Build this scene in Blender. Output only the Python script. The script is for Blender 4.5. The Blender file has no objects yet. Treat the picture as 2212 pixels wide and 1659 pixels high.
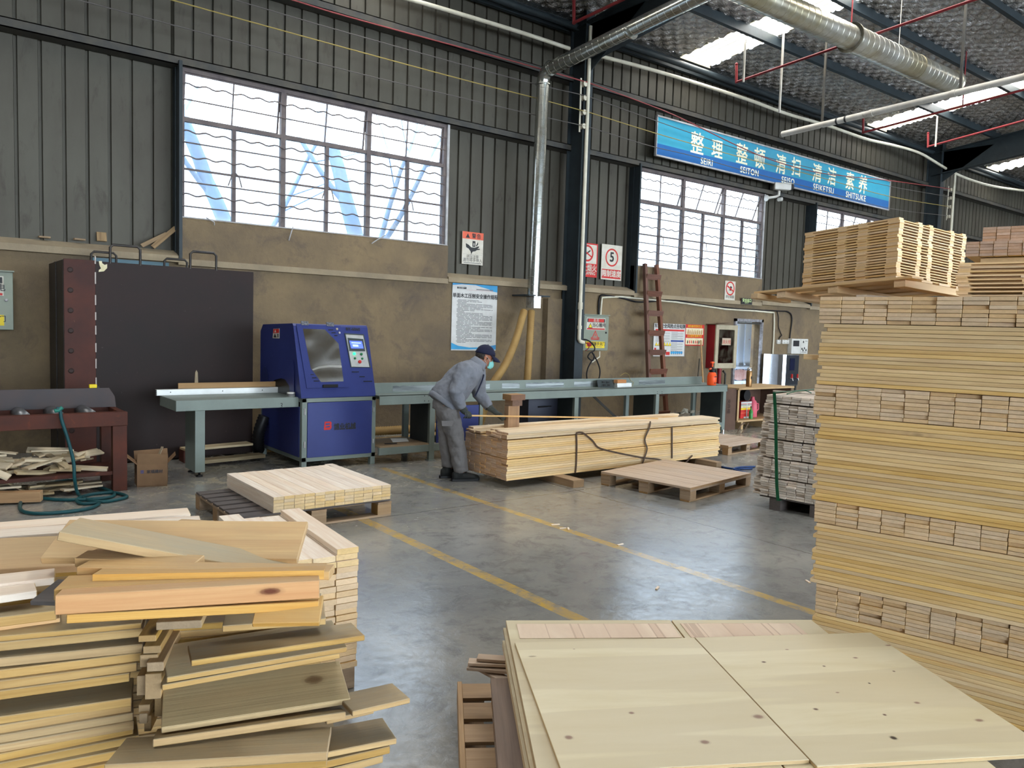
import bpy, bmesh, math, random
from mathutils import Vector, Matrix, Euler, noise as mnoise
random.seed(7)
SC = bpy.context.scene
COL = SC.collection
# ------------------------------------------------------------------ camera
W_PX, H_PX, F_PX, HC = 2212, 1659, 1680.0, 1.64
YAW, PITCH, ROLL = (math.radians(a) for a in (37.741, -4.0627, 1.7668))
_c, _s = math.cos, math.sin
FW = Vector((_s(YAW)*_c(PITCH), _c(YAW)*_c(PITCH), _s(PITCH)))
_r0 = Vector((_c(YAW), -_s(YAW), 0)); _u0 = _r0.cross(FW)
RT = _c(ROLL)*_r0 + _s(ROLL)*_u0
UP = -_s(ROLL)*_r0 + _c(ROLL)*_u0
CAM = Vector((0, 0, HC))
cd = bpy.data.cameras.new('camera'); cam = bpy.data.objects.new('camera', cd); COL.objects.link(cam)
cd.sensor_width = 36; cd.lens = 36*F_PX/W_PX; cd.clip_start = 0.05; cd.clip_end = 300
m3 = Matrix((RT, UP, -FW)).transposed().to_4x4(); m3.translation = CAM; cam.matrix_world = m3
SC.camera = cam
# ------------------------------------------------------------------ light
SKY = 11.0          # overcast sky outside
SKYLIGHT = 19.0     # translucent roof strips
SC.view_settings.view_transform = 'Standard'; SC.view_settings.look = 'None'
SC.view_settings.gamma = 1.0; SC.view_settings.use_curve_mapping = False
SC.view_settings.exposure = 0.45
wd = bpy.data.worlds.new('overcast'); SC.world = wd; wd.use_nodes = True
_bg = wd.node_tree.nodes['Background']; _bg.inputs[0].default_value = (0.79, 0.90, 1.0, 1); _bg.inputs[1].default_value = SKY
SC.cycles.max_bounces = 6; SC.cycles.diffuse_bounces = 4; SC.cycles.glossy_bounces = 3
SC.cycles.transmission_bounces = 3; SC.cycles.transparent_max_bounces = 6
SC.cycles.caustics_reflective = False; SC.cycles.caustics_refractive = False
SC.cycles.sample_clamp_indirect = 6.0
SC.cycles.use_denoising = True

# ------------------------------------------------------------------ measuring helpers: a point of the photograph on a real plane
def ray(x, y): return FW + (x-W_PX/2)/F_PX*RT - (y-H_PX/2)/F_PX*UP
def G(x, y, z=0.0): d = ray(x, y); return CAM + d*((z-HC)/d.z)
def PY(x, y, Y): d = ray(x, y); return CAM + d*(Y/d.y)
def PX(x, y, X): d = ray(x, y); return CAM + d*(X/d.x)

# ------------------------------------------------------------------ mesh builder
class MB:
    def __init__(s): s.v = []; s.f = []; s.m = []; s.sm = []; s.cur = 0; s.smooth = False
    def mat(s, i): s.cur = i; return s
    def add(s, vs, fs, smooth=None):
        o = len(s.v); s.v += [Vector(p) for p in vs]
        for f in fs: s.f.append([i+o for i in f]); s.m.append(s.cur); s.sm.append(s.smooth if smooth is None else smooth)
        return s
    def obox(s, c, ax, ay, az):
        c = Vector(c); ax = Vector(ax); ay = Vector(ay); az = Vector(az)
        if ax.cross(ay).dot(az) < 0: ay, az = az, ay
        vs = [c+i*ax+j*ay+k*az for i in (-1, 1) for j in (-1, 1) for k in (-1, 1)]
        return s.add(vs, [(0,1,3,2),(4,6,7,5),(0,4,5,1),(2,3,7,6),(0,2,6,4),(1,5,7,3)], False)
    def box(s, x0, x1, y0, y1, z0, z1):
        return s.obox(((x0+x1)/2,(y0+y1)/2,(z0+z1)/2), (abs(x1-x0)/2,0,0), (0,abs(y1-y0)/2,0), (0,0,abs(z1-z0)/2))
    def bar(s, a, b, w, h, up=(0,0,1)):
        a = Vector(a); b = Vector(b); d = (b-a).normalized(); u = Vector(up)
        sd = d.cross(u)
        if sd.length < 1e-4: sd = d.cross(Vector((1,0,0)))
        sd.normalize(); u = sd.cross(d)
        return s.obox((a+b)/2, (b-a)/2, sd*w/2, u*h/2)
    def tube(s, pts, r, n=8, closed=False, cap=True):
        pts = [Vector(p) for p in pts]; N = len(pts)
        rs = r if isinstance(r, (list, tuple)) else [r]*N
        rings = []; prev = None
        for i, p in enumerate(pts):
            if closed: t = pts[(i+1) % N]-pts[i-1]
            else: t = pts[min(i+1, N-1)]-pts[max(i-1, 0)]
            t = t.normalized() if t.length > 1e-9 else Vector((0,0,1))
            if prev is None:
                a = Vector((0,0,1)) if abs(t.z) < .9 else Vector((1,0,0))
                u = t.cross(a).normalized()
            else: u = (prev - prev.dot(t)*t); u = u.normalized() if u.length > 1e-6 else t.orthogonal().normalized()
            prev = u; w = t.cross(u)
            rings.append([p+rs[i]*(_c(2*math.pi*k/n)*u+_s(2*math.pi*k/n)*w) for k in range(n)])
        vs = [q for g in rings for q in g]; fs = []
        for i in range(N if closed else N-1):
            j = (i+1) % N
            for k in range(n): fs.append((i*n+k, i*n+(k+1) % n, j*n+(k+1) % n, j*n+k))
        s.add(vs, fs, True)
        if cap and not closed:
            s.add(rings[0], [tuple(reversed(range(n)))], False); s.add(rings[-1], [tuple(range(n))], False)
        return s
    def lathe(s, prof, c, axis=(0,0,1), n=20):
        c = Vector(c); a = Vector(axis).normalized(); u = a.orthogonal().normalized(); w = a.cross(u)
        vs = [c+a*z+r*(_c(2*math.pi*k/n)*u+_s(2*math.pi*k/n)*w) for r, z in prof for k in range(n)]
        fs = [(i*n+k, i*n+(k+1) % n, (i+1)*n+(k+1) % n, (i+1)*n+k) for i in range(len(prof)-1) for k in range(n)]
        s.add(vs, fs, True)
        if prof[0][0] > 1e-5: s.add(vs[:n], [tuple(reversed(range(n)))], False)
        if prof[-1][0] > 1e-5: s.add(vs[-n:], [tuple(range(n))], False)
        return s
    def prism(s, poly, ext, smooth=False):
        p = [Vector(q) for q in poly]; e = Vector(ext); n = len(p)
        nm = Vector((0,0,0))
        for i in range(n): nm += p[i].cross(p[(i+1) % n])
        if nm.dot(e) < 0: p.reverse()
        vs = p+[q+e for q in p]
        s.add(vs, [tuple(reversed(range(n))), tuple(range(n, 2*n))], False)
        s.add(vs, [(i, (i+1) % n, (i+1) % n+n, i+n) for i in range(n)], smooth)
        return s
    def grid(s, fn, nu, nv, smooth=True):
        vs = [fn(i/nu, j/nv) for i in range(nu+1) for j in range(nv+1)]
        fs = [(i*(nv+1)+j, (i+1)*(nv+1)+j, (i+1)*(nv+1)+j+1, i*(nv+1)+j+1) for i in range(nu) for j in range(nv)]
        return s.add(vs, fs, smooth)
    def build(s, name, mats, parent=None, bevel=0, label=None, cat=None, group=None, kind=None, org=None, sub=0):
        if not isinstance(mats, (list, tuple)): mats = [mats]
        if parent is None:
            if org is None:
                xs = [v.x for v in s.v]; ys = [v.y for v in s.v]; zs = [v.z for v in s.v]
                org = Vector(((min(xs)+max(xs))/2, (min(ys)+max(ys))/2, min(zs)))
            loc = Vector(org)
        else: org = ORG[parent.name]
        org = Vector(org)
        me = bpy.data.meshes.new(name); me.from_pydata([v-org for v in s.v], [], s.f)
        for m in mats: me.materials.append(m)
        me.polygons.foreach_set('material_index', s.m); me.polygons.foreach_set('use_smooth', s.sm)
        me.update()
        o = bpy.data.objects.new(name, me); COL.objects.link(o)
        if parent is None: o.location = org
        else: o.parent = parent
        ORG[o.name] = org
        if bevel:
            b = o.modifiers.new('edge', 'BEVEL'); b.width = bevel; b.segments = 2; b.limit_method = 'ANGLE'; b.angle_limit = 0.6
        if sub:
            b = o.modifiers.new('sub', 'SUBSURF'); b.levels = sub; b.render_levels = sub
        return tag(o, label, cat, group, kind)
ORG = {}
def tag(o, label=None, cat=None, group=None, kind=None):
    for k, v in (('label', label), ('category', cat), ('group', group), ('kind', kind)):
        if v: o[k] = v
    return o
def thing(name, loc, label, cat, group=None, kind=None):
    o = bpy.data.objects.new(name, None); COL.objects.link(o); o.location = loc; o.empty_display_size = .1
    ORG[o.name] = Vector(loc)
    return tag(o, label, cat, group, kind)
ORD = ['zeroth','first','second','third','fourth','fifth','sixth','seventh','eighth','ninth','tenth','eleventh','twelfth','thirteenth','fourteenth','fifteenth','sixteenth','seventeenth','eighteenth','nineteenth','twentieth','twenty-first','twenty-second','twenty-third','twenty-fourth','twenty-fifth']

# ------------------------------------------------------------------ lettering
_tc = {}
def text_mesh(txt, size=1.0, align='CENTER', space=1.0):
    k = (txt, align, space)
    if k not in _tc:
        c = bpy.data.curves.new('lettering', 'FONT'); c.body = txt; c.align_x = align; c.space_character = space; c.resolution_u = 3
        o = bpy.data.objects.new('lettering', c); COL.objects.link(o)
        bpy.context.view_layer.update()
        m = bpy.data.meshes.new_from_object(o.evaluated_get(bpy.context.evaluated_depsgraph_get()))
        _tc[k] = ([v.co.copy() for v in m.vertices], [tuple(p.vertices) for p in m.polygons])
        bpy.data.objects.remove(o); bpy.data.curves.remove(c); bpy.data.meshes.remove(m)
    return _tc[k]
def put_text(mb, txt, p, size, ux=(1,0,0), uy=(0,0,1), align='CENTER', sx=1.0, space=1.0, shear=0, bold=0):
    vs, fs = text_mesh(txt, 1, align, space); ux = Vector(ux).normalized(); uy = Vector(uy).normalized(); p = Vector(p)
    nz = ux.cross(uy)
    for k, (dx, dy) in enumerate(((0, 0),) if not bold else ((-bold, -bold), (bold, bold), (bold, -bold), (-bold, bold))):
        mb.add([p+((v.x*sx+shear*v.y)*size+dx)*ux+(v.y*size+dy)*uy+nz*(.0004*k) for v in vs], fs, False)
    return mb

# ------------------------------------------------------------------ materials
_mats = {}
def nodes_of(name):
    m = bpy.data.materials.new(name); m.use_nodes = True; nt = m.node_tree
    return m, nt, nt.nodes['Principled BSDF']
def L(nt, a, b): nt.links.new(a, b)
def rgb(c): return (c[0], c[1], c[2], 1)
def S(r, g, b):   # 0-255 display colour to linear
    return tuple(((x/255)/12.92 if x/255 <= .04045 else ((x/255+.055)/1.055)**2.4) for x in (r, g, b))
def _noise(nt, vec, scale, detail=4, rough=.6, dist=0):
    n = nt.nodes.new('ShaderNodeTexNoise'); n.inputs['Scale'].default_value = scale; n.inputs['Detail'].default_value = detail
    n.inputs['Roughness'].default_value = rough; n.inputs['Distortion'].default_value = dist
    if vec is not None: L(nt, vec, n.inputs['Vector'])
    return n.outputs['Fac']
def _ramp(nt, fac, stops):
    r = nt.nodes.new('ShaderNodeValToRGB'); e = r.color_ramp.elements
    while len(e) < len(stops): e.new(.5)
    for i, (p, c) in enumerate(stops): e[i].position = p; e[i].color = rgb(c) if isinstance(c, (tuple, list)) else (c, c, c, 1)
    L(nt, fac, r.inputs[0]); return r.outputs[0]
def _mix(nt, fac, a, b, typ='MIX'):
    n = nt.nodes.new('ShaderNodeMix'); n.data_type = 'RGBA'; n.blend_type = typ
    for k, v in ((0, fac), (6, a), (7, b)):
        if hasattr(v, 'is_linked'): L(nt, v, n.inputs[k])
        else: n.inputs[k].default_value = rgb(v) if isinstance(v, (tuple, list)) else v
    return n.outputs[2]
def _math(nt, op, a, b=0.5, c=None, clamp=False):
    n = nt.nodes.new('ShaderNodeMath'); n.operation = op; n.use_clamp = clamp
    for k, v in enumerate((a, b, c)):
        if v is None: continue
        if hasattr(v, 'is_linked'): L(nt, v, n.inputs[k])
        else: n.inputs[k].default_value = v
    return n.outputs[0]
def _coord(nt, scale=(1,1,1), per_object=False, kind='Object'):
    t = nt.nodes.new('ShaderNodeTexCoord'); v = t.outputs[kind]
    if per_object:
        oi = nt.nodes.new('ShaderNodeObjectInfo'); a = nt.nodes.new('ShaderNodeVectorMath'); a.operation = 'MULTIPLY_ADD'
        L(nt, oi.outputs['Random'], a.inputs[0]); a.inputs[1].default_value = (37, 19, 53); L(nt, v, a.inputs[2]); v = a.outputs[0]
    if tuple(scale) != (1,1,1):
        mp = nt.nodes.new('ShaderNodeMapping'); mp.inputs['Scale'].default_value = scale; L(nt, v, mp.inputs[0]); v = mp.outputs[0]
    return v
def _bump(nt, b, h, strength, dist=.01):
    n = nt.nodes.new('ShaderNodeBump'); n.inputs['Strength'].default_value = strength; n.inputs['Distance'].default_value = dist
    L(nt, h, n.inputs['Height']); L(nt, n.outputs[0], b.inputs['Normal'])
def surf(name, c1, c2=None, rough=.6, metal=0, scale=4, cov=(.35,.7), bump=0, bscale=60, c3=None, s3=18, cov3=(.58,.7), stretch=(1,1,1), spec=None, rvar=0, wobj=False):
    """plain surface: colour c1 broken up by patches of c2 and specks / rubs of c3"""
    if name in _mats: return _mats[name]
    m, nt, b = nodes_of(name); v = _coord(nt, stretch, per_object=wobj); col = c1
    b.inputs['Roughness'].default_value = rough; b.inputs['Metallic'].default_value = metal
    b.inputs['Specular IOR Level'].default_value = .22 if spec is None else spec
    if c2:
        f = _noise(nt, v, scale, 6, .65); r = _ramp(nt, f, [(cov[0], 0.0), (cov[1], 1.0)]); col = _mix(nt, r, c1, c2)
        if rvar: L(nt, _math(nt, 'MULTIPLY_ADD', f, rvar, rough-rvar/2, True), b.inputs['Roughness'])
    if c3:
        f3 = _noise(nt, v, s3, 8, .7, .4); col = _mix(nt, _ramp(nt, f3, [(cov3[0], 0.0), (cov3[1], 1.0)]), col, c3)
    if hasattr(col, 'is_linked'): L(nt, col, b.inputs['Base Color'])
    else: b.inputs['Base Color'].default_value = rgb(col)
    if bump: _bump(nt, b, _noise(nt, v, bscale, 5, .6), bump)
    _mats[name] = m; return m
def spots_on(nt, col, spots, axes='XY'):
    """single knots at known places: (a, b, radius_a, radius_b, colour) in the board's own coordinates"""
    t = nt.nodes.new('ShaderNodeTexCoord'); sp = nt.nodes.new('ShaderNodeSeparateXYZ'); L(nt, t.outputs['Object'], sp.inputs[0])
    u, v = sp.outputs['XYZ'.index(axes[0])], sp.outputs['XYZ'.index(axes[1])]
    wob = _math(nt, 'MULTIPLY', _math(nt, 'SUBTRACT', _noise(nt, t.outputs['Object'], 40, 3, .6), .5), .5)
    for a, b_, ra, rb, c in spots:
        du = _math(nt, 'DIVIDE', _math(nt, 'SUBTRACT', u, a), ra); dv = _math(nt, 'DIVIDE', _math(nt, 'SUBTRACT', v, b_), rb)
        d = _math(nt, 'ADD', _math(nt, 'POWER', _math(nt, 'ADD', _math(nt, 'MULTIPLY', du, du), _math(nt, 'MULTIPLY', dv, dv)), .5), wob)
        col = _mix(nt, _ramp(nt, _math(nt, 'MULTIPLY', d, .4), [(.18, 1.0), (.34, .75), (.42, .25), (.62, 0.0)]), col, c)
    return col
def wood(name, light, dark, end, dust=None, dustamt=0, spots=None, saxes='XY', var=.22, knots=.5, grain=(1.3, 16, 16), rough=.62, endvar=.5):
    """sawn timber: grain runs along the board's own X, saw-cut ends have their own colour"""
    if name in _mats: return _mats[name]
    m, nt, b = nodes_of(name); b.inputs['Roughness'].default_value = rough; b.inputs['Specular IOR Level'].default_value = .25
    v = _coord(nt, grain, True)
    g = _noise(nt, v, 1.6, 5, .6, .6); g2 = _noise(nt, _coord(nt, (grain[0]*.5, grain[1]*3.5, grain[2]*3.5), True), 2.2, 3, .7)
    col = _mix(nt, _ramp(nt, g, [(.32, 0.0), (.72, 1.0)]), light, dark)
    col = _mix(nt, _math(nt, 'MULTIPLY', _ramp(nt, g2, [(.48, 0.0), (.75, 1.0)]), .75), col, dark)
    if knots:
        vo = nt.nodes.new('ShaderNodeTexVoronoi'); vo.inputs['Scale'].default_value = 1.0; L(nt, _coord(nt, (3.2, 9.5, 9.5), True), vo.inputs['Vector'])
        kn = _ramp(nt, vo.outputs['Distance'], [(.05, 1.0), (.13, 0.0)])
        sel = nt.nodes.new('ShaderNodeSeparateColor'); L(nt, vo.outputs['Color'], sel.inputs[0])
        kf = _math(nt, 'MULTIPLY', kn, _math(nt, 'LESS_THAN', sel.outputs[0], knots*.4))
        col = _mix(nt, kf, col, tuple(c*.28 for c in dark))
        ring = _ramp(nt, vo.outputs['Distance'], [(.12, 0.0), (.17, 1.0), (.24, 0.0)])
        col = _mix(nt, _math(nt, 'MULTIPLY', _math(nt, 'MULTIPLY', ring, _math(nt, 'LESS_THAN', sel.outputs[0], knots*.4)), .35), col, tuple(c*.6 for c in dark))
    t = nt.nodes.new('ShaderNodeTexCoord'); sx = nt.nodes.new('ShaderNodeSeparateXYZ'); L(nt, t.outputs['Normal'], sx.inputs[0])
    ex = _math(nt, 'GREATER_THAN', _math(nt, 'ABSOLUTE', sx.outputs[0], 0), .7)
    en = _noise(nt, _coord(nt, (30, 30, 55), True), 1.0, 4, .7, .8)
    ec = _mix(nt, _math(nt, 'MULTIPLY', _ramp(nt, en, [(.38, 0.0), (.75, 1.0)]), endvar), end, tuple(c*.55 for c in end))
    col = _mix(nt, ex, col, ec)
    oi = nt.nodes.new('ShaderNodeObjectInfo'); hs = nt.nodes.new('ShaderNodeHueSaturation')
    L(nt, _math(nt, 'MULTIPLY_ADD', oi.outputs['Random'], var, 1-var*.55), hs.inputs['Value'])
    r2 = _math(nt, 'FRACT', _math(nt, 'MULTIPLY', oi.outputs['Random'], 7.31), 0)
    L(nt, _math(nt, 'MULTIPLY_ADD', r2, .3, .82), hs.inputs['Saturation'])
    L(nt, col, hs.inputs['Color']); col = hs.outputs[0]
    if dust:
        up = _ramp(nt, sx.outputs[2], [(.5, 0.0), (.8, 1.0)])
        dn = _ramp(nt, _noise(nt, _coord(nt, (2, 5, 5), True), 1.4, 5, .7), [(.3, .35), (.65, 1.0)])
        col = _mix(nt, _math(nt, 'MULTIPLY', _math(nt, 'MULTIPLY', up, dn), dustamt), col, dust)
    if spots: col = spots_on(nt, col, spots, saxes)
    L(nt, col, b.inputs['Base Color'])
    _bump(nt, b, g2, .25, .004)
    _mats[name] = m; return m
def emit(name, c, s):
    if name in _mats: return _mats[name]
    m, nt, b = nodes_of(name); b.inputs['Base Color'].default_value = rgb(c); b.inputs['Emission Color'].default_value = rgb(c); b.inputs['Emission Strength'].default_value = s
    _mats[name] = m; return m
def glass(name, tint=(.50,.54,.58), gloss=.06, dirt=.15, dirtc=(.6,.62,.62)):
    if name in _mats: return _mats[name]
    m, nt, b = nodes_of(name); nt.nodes.remove(b); out = nt.nodes['Material Output']
    tr = nt.nodes.new('ShaderNodeBsdfTransparent'); tr.inputs[0].default_value = rgb(tint)
    gl = nt.nodes.new('ShaderNodeBsdfGlossy'); gl.inputs['Roughness'].default_value = .05
    df = nt.nodes.new('ShaderNodeBsdfDiffuse'); df.inputs[0].default_value = rgb(dirtc)
    a = nt.nodes.new('ShaderNodeMixShader'); a.inputs[0].default_value = gloss; L(nt, tr.outputs[0], a.inputs[1]); L(nt, gl.outputs[0], a.inputs[2])
    c = nt.nodes.new('ShaderNodeMixShader'); f = _ramp(nt, _noise(nt, _coord(nt), 3.0, 6, .7), [(.45, 0.0), (.8, dirt*2)])
    L(nt, f, c.inputs[0]); L(nt, a.outputs[0], c.inputs[1]); L(nt, df.outputs[0], c.inputs[2]); L(nt, c.outputs[0], out.inputs[0])
    _mats[name] = m; return m
# ================================================================== setting
YW, YS, YF = 10.65, 10.87, 10.72       # plaster face, metal cladding, window plane
X0W, X1W = -7.0, 44.0
# floor: power-floated concrete with worn patches, painted aisle lines, joints and drifts of sawdust
def floor_mat():
    m, nt, b = nodes_of('worn_concrete'); t = nt.nodes.new('ShaderNodeTexCoord'); v = t.outputs['Object']
    sp = nt.nodes.new('ShaderNodeSeparateXYZ'); L(nt, v, sp.inputs[0]); x, y = sp.outputs[0], sp.outputs[1]
    n1 = _noise(nt, v, .9, 8, .65, .4); n2 = _noise(nt, v, 6, 8, .7, .6); n3 = _noise(nt, v, 45, 4, .7)
    col = _mix(nt, _ramp(nt, n1, [(.35, 0.0), (.68, 1.0)]), S(116,117,116), S(148,146,140))
    col = _mix(nt, _ramp(nt, n2, [(.5, 0.0), (.72, .8)]), col, S(84,84,82))
    col = _mix(nt, _ramp(nt, n3, [(.6, 0.0), (.75, .45)]), col, S(158,152,140))
    n4 = _noise(nt, v, 2.6, 9, .78, 1.6)
    col = _mix(nt, _ramp(nt, n4, [(.56, 0.0), (.70, .7)]), col, S(92,90,88))
    col = _mix(nt, _ramp(nt, _noise(nt, _coord(nt, (1, 3.5, 1)), 9, 7, .75, 2.0), [(.60, 0.0), (.70, .5)]), col, S(172,172,168))
    # sawdust drifts towards the wall
    near = _ramp(nt, y, [(0.0, 0.0), (1.0, 1.0)])
    yr = nt.nodes.new('ShaderNodeMapRange'); L(nt, y, yr.inputs[0]); yr.inputs[1].default_value = 4.5; yr.inputs[2].default_value = 8.6
    dn = _noise(nt, v, 2.3, 7, .72, 1.2)
    dust = _math(nt, 'MULTIPLY', _ramp(nt, dn, [(.5, 0.0), (.68, 1.0)]), yr.outputs[0])
    col = _mix(nt, _math(nt, 'MULTIPLY', dust, .6), col, S(176,162,122))
    # joints
    def band(u, c, w, wob=None):
        d = _math(nt, 'SUBTRACT', u, c)
        if wob is not None: d = _math(nt, 'ADD', d, wob)
        return _math(nt, 'LESS_THAN', _math(nt, 'ABSOLUTE', d, 0), w)
    wob = _math(nt, 'MULTIPLY', _math(nt, 'SUBTRACT', _noise(nt, v, 3.5, 6, .7), .5), .07)
    jt = _math(nt, 'MAXIMUM', band(y, 5.83, .006, wob), band(x, 5.40, .006, wob))
    jt = _math(nt, 'MAXIMUM', jt, band(x, 12.4, .006, wob))
    col = _mix(nt, _math(nt, 'MULTIPLY', jt, .8), col, S(40,40,40))
    # painted lines, worn
    ln = _math(nt, 'MAXIMUM', band(x, 2.985, .05), band(x, 4.25, .042))
    ymin = _math(nt, 'GREATER_THAN', y, -2.0); ymax = _math(nt, 'LESS_THAN', y, 7.9)
    ln = _math(nt, 'MULTIPLY', _math(nt, 'MULTIPLY', ln, ymin), ymax)
    wear = _ramp(nt, _noise(nt, v, 7, 8, .75, .5), [(.38, .92), (.62, .12)])
    ln = _math(nt, 'MULTIPLY', ln, wear)
    col = _mix(nt, ln, col, S(196,160,70))
    L(nt, col, b.inputs['Base Color'])
    rg = _math(nt, 'MULTIPLY_ADD', n2, .26, .06); rg = _math(nt, 'ADD', rg, _math(nt, 'MULTIPLY', dust, .3), None, True)
    L(nt, rg, b.inputs['Roughness']); b.inputs['Specular IOR Level'].default_value = 1.0
    h = _math(nt, 'ADD', _math(nt, 'MULTIPLY', _noise(nt, v, 16, 6, .7, 1.0), .6), _math(nt, 'MULTIPLY', jt, -.6))
    _bump(nt, b, h, .16, .012)
    return m
MB().grid(lambda u, v: (X0W+(X1W-X0W)*u, -16+(YS+16)*v, 0), 2, 2, False).build('floor', floor_mat(), kind='structure', org=(0,0,0))

M_plaster = surf('stained_plaster', S(98,86,71), S(124,107,82), .9, scale=.8, cov=(.35,.65), bump=1.0, bscale=16, c3=S(84,75,68), s3=2.6, cov3=(.52,.75))
M_clad = surf('dusty_sheet_metal', S(76,74,66), S(64,60,53), .55, .25, scale=1.3, c3=S(48,42,36), s3=5, cov3=(.56,.8), stretch=(1,1,.35))
M_steel = surf('dark_painted_steel', S(46,54,58), S(38,44,48), .5, .1, scale=3, c3=S(70,70,66), s3=9, cov3=(.62,.8))
M_girt = surf('dusty_girt_steel', S(54,55,55), S(76,72,64), .6, .1, scale=3)
M_frame = surf('rusted_window_steel', S(84,76,78), S(110,100,96), .6, .1, scale=5)
M_framel = surf('pale_window_reveal', S(170,170,172), S(140,138,138), .6, scale=5)
M_ledge = surf('dusty_cement_ledge', S(128,116,98), S(150,136,112), .95, scale=2, bump=.5, bscale=22)
WIN = [(2.83, 6.76), (11.25, 15.24), (17.38, 21.3)]
ZS, ZT = 2.96, 4.79
wall = thing('wall_back', (0, YS, 0), None, None, kind='structure')
DX0, DX1, DZ = 14.5, 15.42, 1.96
b = MB()
b.box(X0W, DX0, YW+.05, YS+.05, 0, 2.36); b.box(DX1, X1W, YW+.05, YS+.05, 0, 2.36); b.box(DX0, DX1, YW+.05, YS+.05, DZ, 2.36)
for a, c in WIN: b.box(a-.09, c+.10, YW, YS+.05, 2.36, ZS-.02)
# rough plaster pier beside the steel column
b.prism([(8.92,YW+.06,0),(9.28,YW+.06,0),(9.28,YW-.06,0),(8.95,YW-.06,0)], (0,0,2.2))
b.build('plaster_base', M_plaster, wall)
b = MB()
ed = [X0W]+[e for a, c in WIN for e in (a-.09, c+.10)]+[X1W]
for i in range(0, len(ed), 2):
    a, c = ed[i], ed[i+1]
    b.prism([(a,YS,2.36),(a,YW-.04,2.36),(a,YW-.04,2.44),(a,YS-.05,2.52),(a,YS,2.52)], (c-a,0,0))
for a, c in WIN: b.box(a-.09, c+.1, YW-.03, YW+.02, 2.33, 2.41)
b.build('cement_ledge', M_ledge, wall)
def ribbed(b, xa, xb, z0, z1, ph=.03):
    p = .2455; xs = [(xa, 0)]
    k = math.floor((xa-ph)/p)
    while True:
        c = ph+k*p; k += 1
        if c-.05 > xb: break
        for dx, dy in ((-.022, 0), (-.014, .035), (.014, .035), (.022, 0)):
            if xa < c+dx < xb: xs.append((c+dx, dy))
    xs.append((xb, 0))
    vs = [(x, YS+dy, z) for x, dy in xs for z in (z0, z1)]
    b.add(vs, [(2*i, 2*i+2, 2*i+3, 2*i+1) for i in range(len(xs)-1)], False)
b = MB(); zt = 7.3
prev = X0W
for a, c in WIN:
    ribbed(b, prev, a-.09, 2.45, zt); ribbed(b, a-.09, c+.1, ZT+.08, zt); prev = c+.1
ribbed(b, prev, X1W, 2.45, zt)
b.build('metal_cladding', M_clad, wall)
# girts, eave beam, columns, rafters
def channel(b, xa, xb, y, z, h=.11, d=.22):
    b.box(xa, xb, y, y+.012, z-h, z); b.box(xa, xb, y, y+d, z-.012, z); b.box(xa, xb, y, y+d, z-h, z-h+.012)
b = MB(); channel(b, X0W, X1W, YW-.02, 4.95); b.build('trim_1', M_girt, kind='structure')
b = MB(); channel(b, X0W, 22.6, YW-.02, 6.15); channel(b, 22.6, X1W, YW-.02, 6.15); b.build('trim_2', M_girt, kind='structure')
b = MB(); b.tube([(X0W, 10.56, 6.96), (X1W, 10.56, 6.96)], .06, 12); b.box(X0W, X1W, 10.74, 10.82, 7.02, 7.16); b.build('trim_3', M_steel, kind='structure')
SL = .115
def zroof(y): return 7.22+SL*(10.4-y)
def ibeam(b, a, c, w, h, up=(0,0,1)):
    a, c, u = Vector(a), Vector(c), Vector(up); d = (c-a).normalized(); s = d.cross(u).normalized(); u = s.cross(d)
    b.bar(a+u*(h/2-.01), c+u*(h/2-.01), w, .02, u); b.bar(a-u*(h/2-.01), c-u*(h/2-.01), w, .02, u); b.bar(a, c, .014, h, u)
CX = [-4.2, 9.44, 23.0]
for i, x in enumerate(CX):
    b = MB(); s = .1
    b.box(x-s, x+s, 10.28, 10.30, 0, 7.2); b.box(x-s, x+s, 10.66, 10.68, 0, 7.2); b.box(x-.007-.03, x+.007-.03, 10.3, 10.66, 0, 7.2)
    b.obox((x, 10.2, .01), (.2,0,0), (0,.3,0), (0,0,.012))
    b.build('column', M_steel, kind='structure')
    b = MB(); ibeam(b, (x, 10.6, zroof(10.6)-.58), (x, -14, zroof(-14)-.58), .22, .62)
    b.prism([(x-.007, 10.3, 6.1), (x-.007, 9.0, 6.95), (x-.007, 10.3, 6.95)], (.014, 0, 0))
    b.build('roof_beam', M_steel, kind='structure')
PUR = [10.78, 9.06, 7.5, 6.05, 4.6, 3.15, 1.7, .25, -1.2, -2.65, -4.1, -5.55, -7, -8.45, -9.9, -11.35, -12.8]
for y in PUR:
    b = MB(); z = zroof(y)-.05
    b.box(X0W, X1W, y-.004, y+.004, z-.22, z); b.box(X0W, X1W, y-.075, y, z-.22, z-.212); b.box(X0W, X1W, y, y+.075, z-.012, z); b.box(X0W, X1W, y-.078, y-.07, z-.22, z-.2)
    b.build('purlin', M_steel, kind='structure')
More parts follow.
